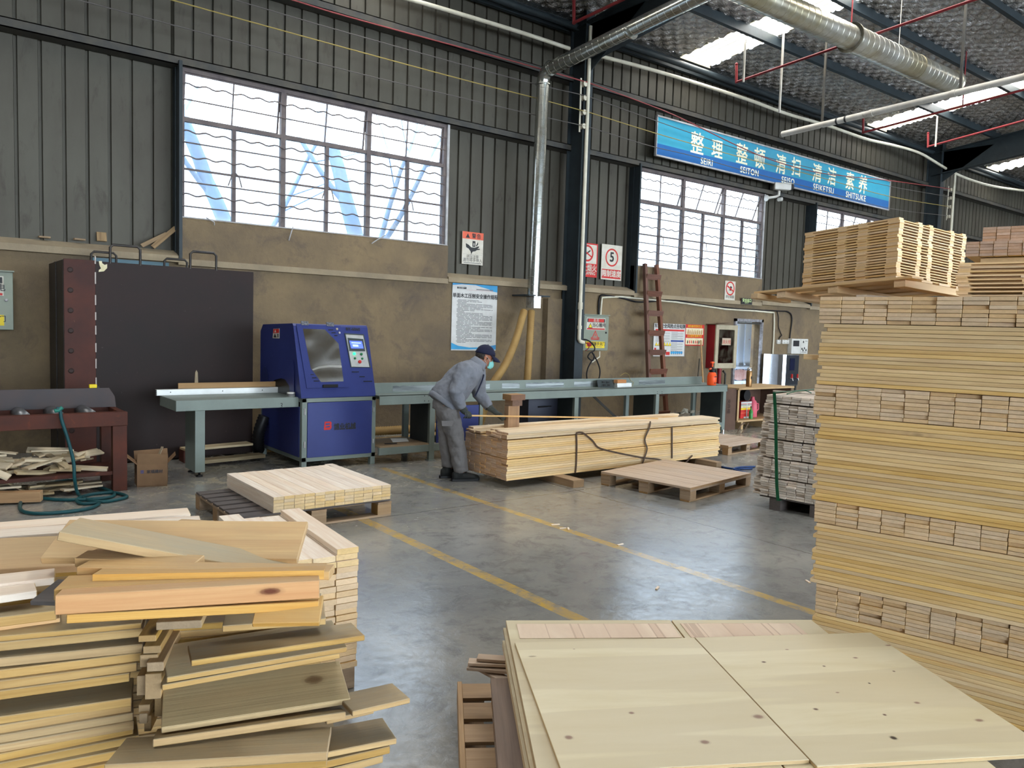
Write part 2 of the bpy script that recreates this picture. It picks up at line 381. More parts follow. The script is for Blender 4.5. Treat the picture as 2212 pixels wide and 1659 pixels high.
# roof: foil-faced quilt hanging in pillows between the netting, with strips of translucent sheet
SKX = [(-2.1, -1.2), (5.1, 6.0), (12.22, 13.1), (19.45, 20.4), (26.7, 27.6), (34, 34.9)]
def foil_mat():
    m, nt, b = nodes_of('foil_insulation'); v = _coord(nt)
    n = _noise(nt, v, 3.0, 6, .7, .8)
    L(nt, _mix(nt, _ramp(nt, n, [(.35, 0.0), (.7, 1.0)]), S(196,196,198), S(150,144,134)), b.inputs['Base Color'])
    b.inputs['Metallic'].default_value = .85
    L(nt, _math(nt, 'MULTIPLY_ADD', n, .22, .05), b.inputs['Roughness'])
    _bump(nt, b, _noise(nt, _coord(nt, (1, 2.2, 1)), 13, 4, .6, 1.6), .75, .03)
    return m
M_foil = foil_mat()
roof = thing('ceiling', (0, 0, 7), None, None, kind='structure')
def pillow(x, y):
    a = (x*.8+y)/.26; c = (x*.8-y)/.26
    return -.055*math.sqrt(abs(math.sin(math.pi*a)*math.sin(math.pi*c)))+.02*mnoise.noise(Vector((x*2.1, y*2.1, 0)))
b = MB(); sp = [X0W]+[e for s in SKX for e in s]+[X1W]
for i in range(0, len(sp), 2):
    a, c = sp[i], sp[i+1]
    fine = c > 8 and a < 28
    nu = max(2, int((c-a)/(.045 if fine else 1))); ylo = 2.0 if fine else 10.3
    if fine: b.grid(lambda u, v: (a+(c-a)*u, 10.6-8.6*v, zroof(10.6-8.6*v)-.02+1.25*pillow(a+(c-a)*u, 10.6-8.6*v)), nu, 190)
    b.grid(lambda u, v: (a+(c-a)*u, 10.95-.36*v, zroof(10.95-.36*v)-.05), 1, 1, False)
    y1 = 2.0 if fine else 10.6
    b.grid(lambda u, v: (a+(c-a)*u, y1-(y1+14)*v, zroof(y1-(y1+14)*v)-.03), 2, 2)
for a, c in SKX: b.grid(lambda u, v: (a+(c-a)*u, 10.95-.33*v, zroof(10.95-.33*v)-.05), 1, 1, False)
for a, c in SKX: b.grid(lambda u, v: (a+(c-a)*u, .02-14*v, zroof(.02-14*v)-.03), 1, 2)
b.build('foil_quilt', M_foil, roof)
def sky_mat():
    m, nt, b = nodes_of('translucent_sheet'); v = _coord(nt)
    w = nt.nodes.new('ShaderNodeTexWave'); w.wave_type = 'BANDS'; w.bands_direction = 'X'; w.inputs['Scale'].default_value = 1.7; w.inputs['Distortion'].default_value = .6; L(nt, v, w.inputs[0])
    n = _noise(nt, _coord(nt, (1,.4,1)), 7, 5, .7)
    f = _math(nt, 'MULTIPLY', _math(nt, 'MULTIPLY_ADD', _ramp(nt, w.outputs['Fac'], [(.12, 0.0), (.45, 1.0)]), .95, .03), _math(nt, 'MULTIPLY_ADD', n, 1.0, .45))
    b.inputs['Base Color'].default_value = rgb(S(225,225,210)); b.inputs['Emission Color'].default_value = (1, .98, .93, 1)
    L(nt, _math(nt, 'MULTIPLY', f, SKYLIGHT), b.inputs['Emission Strength']); return m
M_sky = sky_mat()
for a, c in SKX:
    b = MB(); b.grid(lambda u, v: (a+(c-a)*u, 10.62-10.6*v, zroof(10.62-10.6*v)+.03), 1, 2, False); b.build('roof_light', M_sky, roof)
b = MB()
for a, c in SKX:
    b.box(a-.02, c+.02, 10.62, 10.64, zroof(10.6)-.09, zroof(10.4)+.05)
    for x in (a, c): b.prism([(x-.01,10.62,zroof(10.62)-.05),(x-.01,10.62,zroof(10.62)+.05),(x-.01,0,zroof(0)+.05),(x-.01,0,zroof(0)-.05)], (.02,0,0))
b.build('roof_light_curb', surf('pale_curb', S(205,196,165), S(170,160,130), .7), roof)
b = MB(); b.box(X0W-.1, X1W+.1, -14.1, 11.0, 0, .02)
# left end wall and far end wall close the hall
b = MB(); b.box(X0W-.1, X0W, -14, 11, 0, 9.9); b.build('wall_left', M_clad, kind='structure')
b = MB(); b.box(X1W, X1W+.1, -14, 11, 0, 9.9); b.build('wall_right', M_clad, kind='structure')

# front wall behind the viewer: unseen sheet metal, two openings sized for the light in the hall
b = MB()
for xa, xb, za in ((X0W, -6.5, 0), (-6.5, 8.5, 6.0), (8.5, 9.5, 0), (9.5, 30, 6.0), (30, X1W, 0)): b.box(xa, xb, -14.1, -14, za, 10.2)
b.build('wall_front', M_clad, kind='structure')
# ------------------------------------------------------------------ windows
M_glass = glass('dirty_glass'); M_glassd = glass('dirtier_glass', dirt=.3)
def window(n, xa, xb, tilts):
    w = thing('window_%d' % n, ((xa+xb)/2, YF, ZS), None, None, kind='structure')
    zt_, zs_, ztr = ZT, ZS, 4.2
    b = MB()
    b.box(xa-.05, xa, YF-.03, YF+.05, zs_-.04, zt_+.05); b.box(xb, xb+.05, YF-.03, YF+.05, zs_-.04, zt_+.05)
    b.box(xa, xb, YF-.03, YF+.05, zt_, zt_+.05); b.box(xa, xb, YF-.03, YF+.05, zs_-.04, zs_)
    W3 = (xb-xa)/3
    b.box(xa, xb, YF-.025, YF+.04, ztr-.03, ztr+.02)
    for k in (1, 2): b.box(xa+k*W3-.035, xa+k*W3+.035, YF-.03, YF+.04, zs_, zt_)
    b.build('frame', M_frame, w)
    b = MB(); b.box(xb+.05, xb+.09, YF-.06, YF+.08, zs_-.03, zt_+.06); b.box(xa-.05, xb+.09, YF-.07, YF-.02, zs_-.035, zs_-.008); b.box(xa-.04, xb+.06, YF-.06, YF-.02, zt_+.055, zt_+.085)  # pale colour of the head lip stands for window light on it
    b.build('reveal', M_framel, w)
    b = MB(); b.box(xa-.09, xa-.05, YW-.06, YS, zs_-.55, zt_+.1); b.box(xa-.1, xa-.09, YW+.1, YS, zs_-.5, zt_+.1); b.build('jamb_post', M_steel, w)
    for k in range(3):
        a, c = xa+k*W3+(.035 if k else 0), xa+(k+1)*W3-(.035 if k < 2 else 0); mid = (a+c)/2
        # lower casements
        b = MB(); b.box(mid-.025, mid+.025, YF-.02, YF+.03, zs_, ztr-.03)
        b.box(a, c, YF-.012, YF+.012, 3.56, 3.585); b.build('casement_bar', M_frame, w)
        b = MB(); b.box(a, c, YF+.012, YF+.016, zs_, ztr-.03); b.build('glazing', M_glass if k < 2 else M_glassd, w)
        b = MB()
        for sgn in (-1, 1): b.tube([(mid+sgn*.02, YF-.03, 3.6), (mid+sgn*.05, YF-.07, 3.55), (mid+sgn*.09, YF-.06, 3.42)], .008, 6)
        b.build('window_latch', M_frame, w)
        # top-hung vent, propped open
        t = math.radians(tilts[k]); hgt = zt_-ztr-.03
        def hop(x, s): return Vector((x, YF+.01+hgt*s*math.sin(t), zt_-hgt*s*math.cos(t)))
        b = MB(); e = .016
        for x in (a+.012, mid, c-.012): b.bar(hop(x, 0), hop(x, 1), .022 if x != mid else .016, .025, (0, 1, 0))
        for s_ in (0.01, .99): b.bar(hop(a, s_), hop(c, s_), .025, .022)
        v = b.build('vent', M_frame, w)
        g = MB(); g.add([hop(a, 0), hop(c, 0), hop(c, 1), hop(a, 1)], [(0,1,2,3)]); g.build('vent_pane', M_glass if (n, k) != (1, 2) else M_glassd, v)
    zz = [4.63, 4.44, 4.04, 3.90, 3.72, 3.40, 3.24, 3.09]
    for i, z in enumerate(zz):
        b = MB(); pts = []
        if i % 2 == 0: pts = [(xa-.03+(xb-xa+.06)*j/96, YF-.05, z+.014*math.sin(j/96*(xb-xa)/.23*2*math.pi)) for j in range(97)]
        else: pts = [(xa-.03, YF-.05, z), (xb+.03, YF-.05, z)]
        b.tube(pts, .010, 5); b.build('security_bar', M_frame, w)
    return w
window(1, *WIN[0], (9, 8, 5)); window(2, *WIN[1], (0, 20, 20)); window(3, *WIN[2], (2, 16, 12))
# bent steel hooks hanging off the first sill
for (p, q, r, lab) in (((445,470),(463,480),(463,486),'bent metal stay lying on the left end of the big window sill'), ((633,490),(626,512),(624,519),'thin metal stay hanging below the middle of the big window sill'), ((832,508),(815,518),(803,526),'thin metal stay hanging below the right half of the big window sill')):
    b = MB(); b.tube([PY(*p, YW-.05), PY(*q, YW-.08), PY(*r, YW-.05)], .008, 6); b.build('window_stay', M_framel, label=lab, cat='window stay')
# trees outside
M_bark = surf('pale_hazy_bark', S(160,178,202), S(174,190,210), .9, scale=4)  # pale blue puts the overexposed daylight into the bark colour
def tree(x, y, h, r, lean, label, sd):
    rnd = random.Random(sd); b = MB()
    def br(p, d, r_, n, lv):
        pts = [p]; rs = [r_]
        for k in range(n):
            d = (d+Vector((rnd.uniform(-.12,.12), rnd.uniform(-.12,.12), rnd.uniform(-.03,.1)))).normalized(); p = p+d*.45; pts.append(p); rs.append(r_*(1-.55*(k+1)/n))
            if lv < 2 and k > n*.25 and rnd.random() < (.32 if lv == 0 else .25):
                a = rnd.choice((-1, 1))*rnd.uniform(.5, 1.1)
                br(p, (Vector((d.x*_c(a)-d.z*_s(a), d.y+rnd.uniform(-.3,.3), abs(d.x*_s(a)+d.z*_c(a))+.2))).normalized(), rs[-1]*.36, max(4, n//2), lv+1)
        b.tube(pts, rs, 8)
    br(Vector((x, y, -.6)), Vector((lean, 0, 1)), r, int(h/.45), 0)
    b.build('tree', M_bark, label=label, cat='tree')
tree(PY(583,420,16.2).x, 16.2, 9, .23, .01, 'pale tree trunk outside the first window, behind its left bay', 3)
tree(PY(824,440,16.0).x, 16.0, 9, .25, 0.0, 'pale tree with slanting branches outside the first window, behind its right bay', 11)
b = MB(); b.box(-10, 60, 11.0, 70, -.62, -.6); b.build('ground', surf('yard', S(150,150,148), None, .9), kind='structure')
# ================================================================== things on the walls and under the roof
M_white = surf('print_white', S(200,196,186), S(176,168,152), .5, scale=5, c3=S(140,128,110), s3=14, cov3=(.6,.8))
M_paper = surf('poster_white', S(196,196,194), S(184,182,178), .5, scale=6)
M_red = surf('print_red', S(190,48,44), S(168,44,42), .5, scale=6)
M_orange = surf('print_orange', S(208,98,72), S(190,86,66), .5, scale=6)
M_ink = surf('print_black', S(42,42,44), None, .5)
M_grey_ink = surf('print_grey', S(105,105,105), None, .5)
M_yellow = surf('print_yellow', S(222,196,40), S(205,182,40), .5, scale=6)
M_blue = surf('print_blue', S(52,150,196), S(60,130,180), .5, scale=4)
M_navy = surf('print_navy', S(44,66,130), None, .5)
M_green_print = surf('pale_green_print', S(205,226,160), None, .5)  # plain pale green letter colour
M_sticker = surf('cream_print', S(214,206,176), S(190,180,140), .5, scale=9)
class Sign:
    """flat board facing the hall (-Y); u, v run 0..1 from its top left corner"""
    def __init__(s, name, label, cat, x0, x1, z0, z1, Y, mat, th=.012, group=None, parent=None, bevel=0):
        s.x0, s.x1, s.z0, s.z1, s.Y, s.k, s.W, s.H = x0, x1, z0, z1, Y, 0, x1-x0, z1-z0
        b = MB().box(x0, x1, Y, Y+th, z0, z1)
        if parent is None:
            s.root = thing(name, ((x0+x1)/2, Y, z0), label, cat, group); b.build('panel', mat, s.root, bevel)
        else: s.root = b.build(name, mat, parent, bevel, label=label)
        s.q = {}
    def y(s): return s.Y-.0012*(1+s.lay)
    lay = 0
    def P(s, u, v): return Vector((s.x0+u*s.W, s.Y-.0015-.0012*s.lay, s.z1-v*s.H))
    def mb(s, name, mat):
        s.n = getattr(s, 'n', 0)+1
        return s.q.setdefault((name, mat.name if name in ('small_print', 'picture_print', 'vent_slots') or s.join else s.n), (MB(), mat))[0]
    join = False
    def poly(s, name, mat, pts, lay=0):
        s.lay = lay; p = [s.P(*q) for q in pts]; s.mb(name, mat).prism(p, (0, .001, 0)); return s
    def rect(s, name, mat, u0, v0, u1, v1, lay=0): return s.poly(name, mat, [(u0,v0),(u1,v0),(u1,v1),(u0,v1)], lay)
    def ring(s, name, mat, u, v, r, w, lay=0, n=32):
        s.lay = lay; c = s.P(u, v); b = s.mb(name, mat); o = []
        vs = [c+Vector((rr*_c(2*math.pi*k/n), 0, rr*_s(2*math.pi*k/n))) for rr in (r, r-w) for k in range(n)]
        b.add(vs, [(k, (k+1) % n, n+(k+1) % n, n+k) for k in range(n)], False); return s
    def disc(s, name, mat, u, v, r, lay=0, n=28):
        s.lay = lay; c = s.P(u, v); s.mb(name, mat).add([c+Vector((r*_c(2*math.pi*k/n), 0, r*_s(2*math.pi*k/n))) for k in range(n)], [tuple(range(n))], False); return s
    def text(s, name, mat, txt, u, v, size, lay=1, align='CENTER', sx=1, space=1, bold=0, shear=0):
        s.lay = lay; put_text(s.mb(name, mat), txt, s.P(u, v), size, align=align, sx=sx, space=space, bold=bold, shear=shear); return s
    def done(s):
        for (n, _), (b, m) in s.q.items(): b.build(n, m, s.root)
        return s
def tri(s, name, mat, u, v, w, lay=0):   # upright triangle, w in metres
    a = w/2/s.W; h = w*.87/s.H; return s.poly(name, mat, [(u-a, v+h/2), (u+a, v+h/2), (u, v-h/2)], lay)
# --- blue 5S banner
B = Sign('banner', 'long turquoise and blue banner with white lettering above the right-hand windows', 'banner', 11.56, 20.67, 5.10, 5.85, 10.58, surf('banner_turquoise', S(52,136,166), S(60,152,178), .45, scale=.6), .03)
B.rect('lower_band', surf('banner_blue', S(36,88,146), S(40,98,158), .45, scale=.8), 0, .69, 1, 1)
M_cream = surf('banner_cream', S(226,224,198), None, .5)
for ch, px, py, hp in (('整',1506,310,46),('理',1549,322,39),('整',1602.6,333,43),('顿',1640.5,342.5,42),('清',1686.9,355,40),('扫',1719.8,361,38),('清',1765,374,38),('洁',1796.7,381.5,36),('素',1835.8,391,36),('养',1863.9,399,37)):
    p = PY(px, py, 10.58); dep = (p-CAM).dot(FW); sz = hp*dep/F_PX*1.08
    put_text(B.mb('lettering', M_cream), ch, p+Vector((0,-.004,-.37*sz)), sz, sx=.92, bold=.006)
for t, px, py, hp in (('SEIRI',1526.5,349.5,13),('SEITON',1619,370,13),('SEISO',1702,390,13),('SEIKETSU',1779,407.7,13),('SHITSUKE',1848.7,424,12.5)):
    p = PY(px, py, 10.58); dep = (p-CAM).dot(FW); sz = hp*dep/F_PX*1.38
    put_text(B.mb('lettering', M_cream), t, p+Vector((0,-.004,-.36*sz)), sz, sx=1.0, space=1.12, bold=.003)
b = MB(); t = .02
for z in (5.10, 5.85): b.box(11.54, 20.69, 10.56, 10.61, z-.015, z+.015)
for x in (11.55, 20.68): b.box(x-.012, x+.012, 10.56, 10.61, 5.09, 5.86)
b.build('frame', M_framel, B.root); B.done()
# --- hand hazard notice
H = Sign('warning_sign', 'hand crushing warning notice with an orange header beside the first window', 'sign', 7.246, 7.67, 2.69, 3.225, 10.82, M_white)
H.rect('header_band', M_orange, 0, 0, 1, .22); tri(H, 'pictogram', M_ink, .25, .12, .085, 1)
H.text('lettering', M_ink, '警告', .66, .17, .085, space=1.35, bold=.0015)
H.poly('pictogram', M_ink, [(.16,.36),(.3,.4),(.42,.47),(.6,.47),(.75,.42),(.8,.42),(.8,.45),(.72,.49),(.84,.49),(.84,.52),(.7,.54),(.62,.58),(.5,.6),(.46,.64),(.43,.7),(.4,.6),(.3,.52),(.18,.48)], 0)
H.poly('pictogram', M_ink, [(.48,.27),(.62,.27),(.62,.45),(.48,.45)], 0); H.poly('print_light', M_white, [(.55,.32),(.52,.37),(.535,.37),(.535,.42),(.565,.42),(.565,.37),(.58,.37)], 1)
H.poly('pictogram', M_ink, [(.64,.42),(.74,.28),(.75,.36),(.68,.43)], 0); H.rect('pictogram', M_grey_ink, .04, .69, .96, .694)
H.text('lettering', M_ink, '挤压注意', .5, .80, .062); H.text('lettering', M_ink, '请勿将手伸入', .5, .91, .066); H.rect('lettering', M_grey_ink, .08, .945, .92, .965); H.done()
# --- no smoking, partly behind the column
N = Sign('no_smoking_sign', 'red and white no smoking sign half hidden behind the dark steel column', 'sign', 9.80, 10.33, 2.655, 3.285, 10.82, M_red)
N.rect('print_light', M_white, .05, .04, .95, .60, 0); N.ring('prohibition_ring', M_red, .5, .30, .155, .035, 1)
N.poly('prohibition_ring', M_red, [(.27,.22),(.31,.19),(.73,.39),(.69,.42)], 2); N.poly('pictogram', M_ink, [(.35,.35),(.62,.2),(.65,.23),(.38,.38)], 1)
N.text('lettering', M_white, '禁止烟火', .5, .81, .14, sx=.9, bold=.002); N.text('lettering', M_white, 'NO FLAMING', .5, .93, .085, sx=.85, bold=.001); N.done()
# --- speed limit
V = Sign('speed_limit_sign', 'white speed limit sign with a red ring around the number five', 'sign', 10.436, 10.985, 2.636, 3.305, 10.82, M_white)
V.ring('prohibition_ring', M_red, .5, .36, .172, .03); V.text('lettering', M_ink, '5', .5, .47, .25, bold=.006)
V.rect('lower_band', M_red, .04, .70, .96, .96); V.text('lettering', M_white, '限制速度', .5, .895, .135, sx=.95, bold=.003); V.done()
# --- small no smoking + exit
p0, p1 = PY(1567,606,YW-.02), PY(1587,650,YW-.02)
N2 = Sign('no_smoking_sign', 'small white no smoking sign below the second window, left of the exit sign', 'sign', p0.x, p1.x, p1.z, p0.z, YW-.02, M_white)
w = N2.W; N2.ring('prohibition_ring', M_red, .5, .38, w*.42, w*.08); N2.poly('prohibition_ring', M_red, [(.17,.29),(.25,.23),(.83,.49),(.77,.54)], 2); N2.poly('pictogram', M_ink, [(.5,.25),(.68,.3),(.55,.5),(.42,.48)], 1)
N2.text('lettering', M_ink, '禁止吸烟', .5, .87, w*.2); N2.done()
p0, p1 = PY(1602,643.5,YW-.05), PY(1624.5,658.5,YW-.05)
X = Sign('exit_sign', 'black exit sign with pale green letters above the doorway', 'sign', p0.x, p1.x, p1.z, p0.z, YW-.05, M_ink)
X.text('lettering', M_green_print, '安全出口', .5, .56, X.W*.21, bold=.001); X.text('lettering', M_green_print, 'EXIT', .5, .85, X.W*.14, space=1.4); X.done()
# --- rules poster
p0, p1 = PY(977.7,611,YW+.03), PY(1070.5,757.5,YW+.03); pz0 = PY(976,756.7,YW+.03).z
R = Sign('rules_poster', 'tall white safety rules poster with blue wavy ends behind the worker', 'poster', p0.x, p1.x, pz0, p0.z, YW+.03, M_paper)
R.poly('wave_print', M_blue, [(0,0),(1,0),(1,.10),(.85,.085),(.6,.045),(.4,.035),(.1,.05),(0,.06)], 0)
R.poly('print_light', M_paper, [(0,.03),(.2,.012),(.5,.012),(.8,.06),(.9,.085),(.6,.05),(.3,.04),(0,.07)], 1)
R.poly('wave_print', M_blue, [(0,.885),(.15,.93),(.4,.955),(.7,.95),(1,.91),(1,.985),(.7,.975),(.4,.985),(0,.985)], 0)
R.rect('lettering', M_ink, .1, .05, .3, .078, 2); R.text('print_light', M_paper, '安全第一', .2, .073, .036, 3)
R.rect('lettering', M_red, .3, .088, .9, .09, 2); R.rect('lettering', M_grey_ink, .52, .068, .9, .08, 2)
R.text('lettering', M_ink, '单面木工压刨安全操作规程', .51, .205, .082, 2, sx=.93, bold=.0016)
rr = random.Random(5); v = .24
while v < .88:
    u1 = .9 if rr.random() < .62 else rr.uniform(.25, .7); u = .1 if rr.random() < .5 else .12
    while u < u1:
        e = min(u1, u+rr.uniform(.05, .2)); R.rect('small_print', M_grey_ink, u, v, e, v+.0085, 1); u = e+rr.uniform(.008, .02)
    v += .0192
R.done()
# --- two boards behind the ladder
p0, p1 = PY(1413.5,698,YW+.03), PY(1478,770,YW+.03)
K = Sign('safety_board', 'white risk notice board behind the wooden ladder', 'notice board', p0.x, p1.x, p1.z, p0.z, YW+.03, M_paper)
K.rect('print_frame', M_framel, 0, .985, 1, 1); K.rect('print_frame', M_framel, .985, 0, 1, 1)
K.text('lettering', M_ink, '车间安全风险点告知牌', .5, .125, .095, sx=1.0, bold=.002); K.rect('red_band', M_red, .05, .17, .96, .225, 0)
K.rect('blue_band', M_navy, .54, .5, .95, .55); rr = random.Random(9)
for i in range(26):
    v = .25+i*.027
    if v < .48 or .56 < v < .86: K.rect('small_print', M_grey_ink, .55, v, .93 if i % 3 else .75, v+.008)
    if v < .56: K.rect('small_print', M_grey_ink, .06, v, .5 if i % 3 else .3, v+.008)
for i in range(6): tri(K, 'hazard_triangles', M_yellow, .09+.085*i, .62, .075, 1); tri(K, 'pictogram', M_ink, .09+.085*i, .62, .09, 0)
K.rect('red_band', M_red, .03, .74, .09, .84); K.rect('red_band', M_red, .4, .86, .52, .96)
for i in range(6): K.disc('blue_discs', M_blue, .58+.065*i, .88, .03); K.rect('small_print', M_grey_ink, .555+.065*i, .92, .605+.065*i, .935)
K.rect('small_print', M_grey_ink, .12, .77, .36, .78); K.rect('small_print', M_grey_ink, .12, .81, .33, .82); K.done()
p0, p1 = PY(1480.5,700.4,YW+.03), PY(1519.5,747,YW+.03)
F = Sign('fire_notice', 'red fire drill poster with two cream panels left of the fire cabinet', 'poster', p0.x, p1.x, p1.z, p0.z, YW+.03, M_red)
F.rect('picture_panel', M_sticker, .05, .17, .95, .47); F.rect('picture_panel', M_sticker, .05, .64, .95, .95)
F.text('lettering', M_yellow, '消防器材使用方法', .5, .13, .062, sx=.95); F.text('lettering', M_yellow, '火灾逃生自救方法', .5, .59, .062, sx=.95)
rr = random.Random(3); M_brown = surf('print_brown', S(150,110,80), S(170,140,90), .6, scale=20)
for i in range(8):
    u = .12+.1*i; F.poly('picture_print', M_brown, [(u,.45),(u+.07,.45),(u+.06,.22+rr.random()*.1),(u+.02,.2+rr.random()*.1)], 1)
    F.poly('picture_print', M_red if i % 3 else M_ink, [(u,.9),(u+.05,.9),(u+.06,.76+rr.random()*.05),(u+.02,.74)], 1)
F.done()
# --- blue board behind the iron screen
p0, p1 = PY(197,549,YW+.02), PY(365,700,YW+.02)
Sg = Sign('blue_board', 'blue board on the wall, mostly hidden behind the rusty iron screen', 'board', p0.x, p1.x, 1.5, PY(300,563,YW+.02).z, YW+.02, surf('faded_blue', S(96,124,136), S(110,132,140), .7)); Sg.done()
# --- electric boxes
M_box = surf('grey_green_enamel', S(126,132,118), S(116,122,110), .45, .1, scale=3)
def elec(x0, x1, z0, z1, yf, label):
    r = thing('electric_box', ((x0+x1)/2, yf, z0), label, 'electrical box')
    b = MB(); b.box(x0, x1, yf+.015, YW+.048, z0, z1); b.build('cabinet', M_box, r, .006)
    d = Sign('door', None, None, x0+.006, x1-.006, z0+.02, z1-.02, yf, M_box, .015, parent=r)
    b = MB(); b.box(x0-.01, x1+.01, yf-.02, YW, z1, z1+.015); b.build('rain_lip', M_box, r)
    w, h = d.W, d.H
    d.rect('danger_label', M_white, .10, .05, .86, .41, 0); d.rect('danger_label_header', M_ink, .12, .07, .84, .18, 1); d.rect('danger_label_header', M_red, .16, .08, .80, .17, 2)
    d.text('lettering', M_white, '危险', .48, .165, .065, 3, space=1.3); tri(d, 'hazard_triangle', M_ink, .25, .28, .11, 1); tri(d, 'hazard_triangle_face', M_yellow, .25, .285, .075, 2)
    d.text('lettering', M_ink, '当心触电', .6, .31, .088, 2, bold=.001); d.rect('danger_label_header', M_red, .12, .36, .84, .40, 1)
    tri(d, 'shock_triangle', M_red, .46, .56, .20, 0); tri(d, 'shock_triangle_face', M_box, .46, .575, .14, 1)
    d.poly('shock_triangle', M_red, [(.47,.5),(.43,.575),(.46,.575),(.44,.63),(.5,.56),(.47,.56)], 2); d.text('lettering', M_red, '有电危险', .46, .70, .06, 2)
    d.rect('door_label', M_yellow, .09, .76, .86, .955, 0); d.rect('door_label_square', M_red, .14, .79, .31, .91, 1); d.text('lettering', M_ink, '请随手关门', .585, .875, .075, 2, bold=.001)
    d.rect('lettering', M_grey_ink, .42, .91, .74, .925, 2); d.done()
    b = MB(); b.lathe([(.018,0),(.018,.012),(.008,.02)], (x1-.07, yf, (z0+z1)/2+.01), (0,-1,0)); b.build('knob', M_ink if x0 > 5 else M_framel, d.root)
    return r
elec(9.70, 10.335, 1.285, 1.935, 10.45, 'grey electrical box with hazard labels on the wall right of the steel column')
elec(.30, .92, 1.452, 2.10, 10.40, 'grey electrical box cut off by the left edge of the photo')
# --- fire cabinet
r = thing('fire_cabinet', (13.9, 10.46, .93), 'red fire cabinet with a cream framed glass front beside the doorway', 'fire cabinet')
b = MB(); b.box(13.53, 14.27, 10.49, 10.70, .93, 1.86); b.build('cabinet', surf('fire_red', S(134,30,38), S(120,28,34), .4, scale=3), r, .005)
M_creamp = surf('cream_frame', S(170,160,138), S(150,140,118), .5, scale=6)
b = MB()
for (a, c, e, f) in ((13.53,13.63,.93,1.86),(14.17,14.27,.93,1.86),(13.63,14.17,.93,1.04),(13.63,14.17,1.76,1.86)): b.box(a, c, 10.455, 10.49, e, f)
d = b.build('door_frame', M_creamp, r, .006)
b = MB(); b.box(13.62, 14.18, 10.474, 10.478, 1.03, 1.77); b.build('glass_pane', glass('cabinet_glass', (.45,.44,.40), .12, .3, S(120,112,98)), r)
s_ = Sign('fire_label', None, None, 13.76, 14.06, 1.43, 1.58, 10.468, surf('cab_label', S(176,160,140), None, .5), .003, parent=r); s_.text('lettering', M_red, '消火栓', .5, .78, .10, 1); s_.done()
b = MB(); b.prism([(13.5,10.4,1.862),(14.0,10.42,1.875),(13.98,10.7,1.875),(13.48,10.7,1.862)], (0,0,.012)); b.prism([(13.75,10.42,1.88),(13.98,10.41,1.9),(14.03,10.62,1.905),(13.72,10.62,1.885)], (0,0,.01))
b.build('scrap_sheet', surf('old_card', S(106,92,76), None, .9), label='curled scrap sheet lying on top of the red fire cabinet', cat='scrap')
b = MB(); b.tube([(13.86,10.58,0),(13.86,10.58,.93)], .045, 12); b.build('fire_riser', surf('fire_red', None), label='red fire pipe running down below the fire cabinet', cat='pipe')
b = MB(); b.tube([(14.1,10.6,0),(14.1,10.6,.8),(14.02,10.6,.86)], .022, 8); b.build('drain_pipe', M_girt, label='thin dark pipe beside the red riser under the fire cabinet', cat='pipe')
# --- leaning slats left of fire cabinet
for (p, q, c, lab) in (((1514,735),(1519,835),M_brown,'brown slat leaning upright against the wall left of the fire cabinet'),((1511,775),(1505,845),M_girt,'thin dark rod leaning in the shade left of the fire cabinet')):
    a = PY(*p, 10.62); e = PY(*q, 10.35); e2 = a+(e-a)*((a.z-.01)/(a.z-e.z)); b = MB(); b.bar(a, e2, .035 if c is M_brown else .02, .015, (0,1,0)); b.build('slat', c, label=lab, cat='slat')
# --- door_1
D = thing('door_1', ((DX0+DX1)/2, YW, 0), None, None, kind='structure')
b = MB(); b.box(DX0-.06, DX0, YW+.0, YW+.2, 0, DZ+.06); b.box(DX1, DX1+.06, YW, YW+.2, 0, DZ+.06); b.box(DX0-.06, DX1+.06, YW, YW+.2, DZ, DZ+.06); b.build('door_frame', surf('worn_door_steel', S(96,92,94), S(150,152,158), .6, scale=9), D)
b = MB(); b.box(DX0, DX1, YW+.05, YW+.1, DZ-.05, DZ-.02); b.build('door_track', M_girt, D)
M_gate = surf('blue_white_rusting_gate', S(176,196,222), S(196,208,224), .5, scale=1.5, c3=S(140,66,52), s3=2.6, cov3=(.60,.64))
b = MB(); gy_ = 11.5
b.box(14.0, 17.6, gy_, gy_+.02, -.6, 2.3)
for x in [14.1+.27*i for i in range(13)]: b.box(x-.03, x+.03, gy_-.035, gy_, -.6, 2.3)
b.box(14.0, 17.6, gy_-.05, gy_, .84, .90); b.box(14.0, 17.6, gy_-.05, gy_, 2.2, 2.3); b.box(14.0, 17.6, gy_-.05, gy_, .52, .56)
gate = thing('yard_gate', (15.8, gy_, -.6), 'pale blue ribbed gate with rust patches seen through the doorway', 'gate'); b.build('gate_leaf', M_gate, gate)
b = MB(); b.prism([(14.9,gy_-.045,.72),(15.8,gy_-.045,.56),(16.7,gy_-.045,.72),(15.8,gy_-.045,.84)], (0,.01,0)); b.build('gate_ornament', surf('rust_diamond', S(150,100,96), S(190,170,170), .6, scale=4), gate)
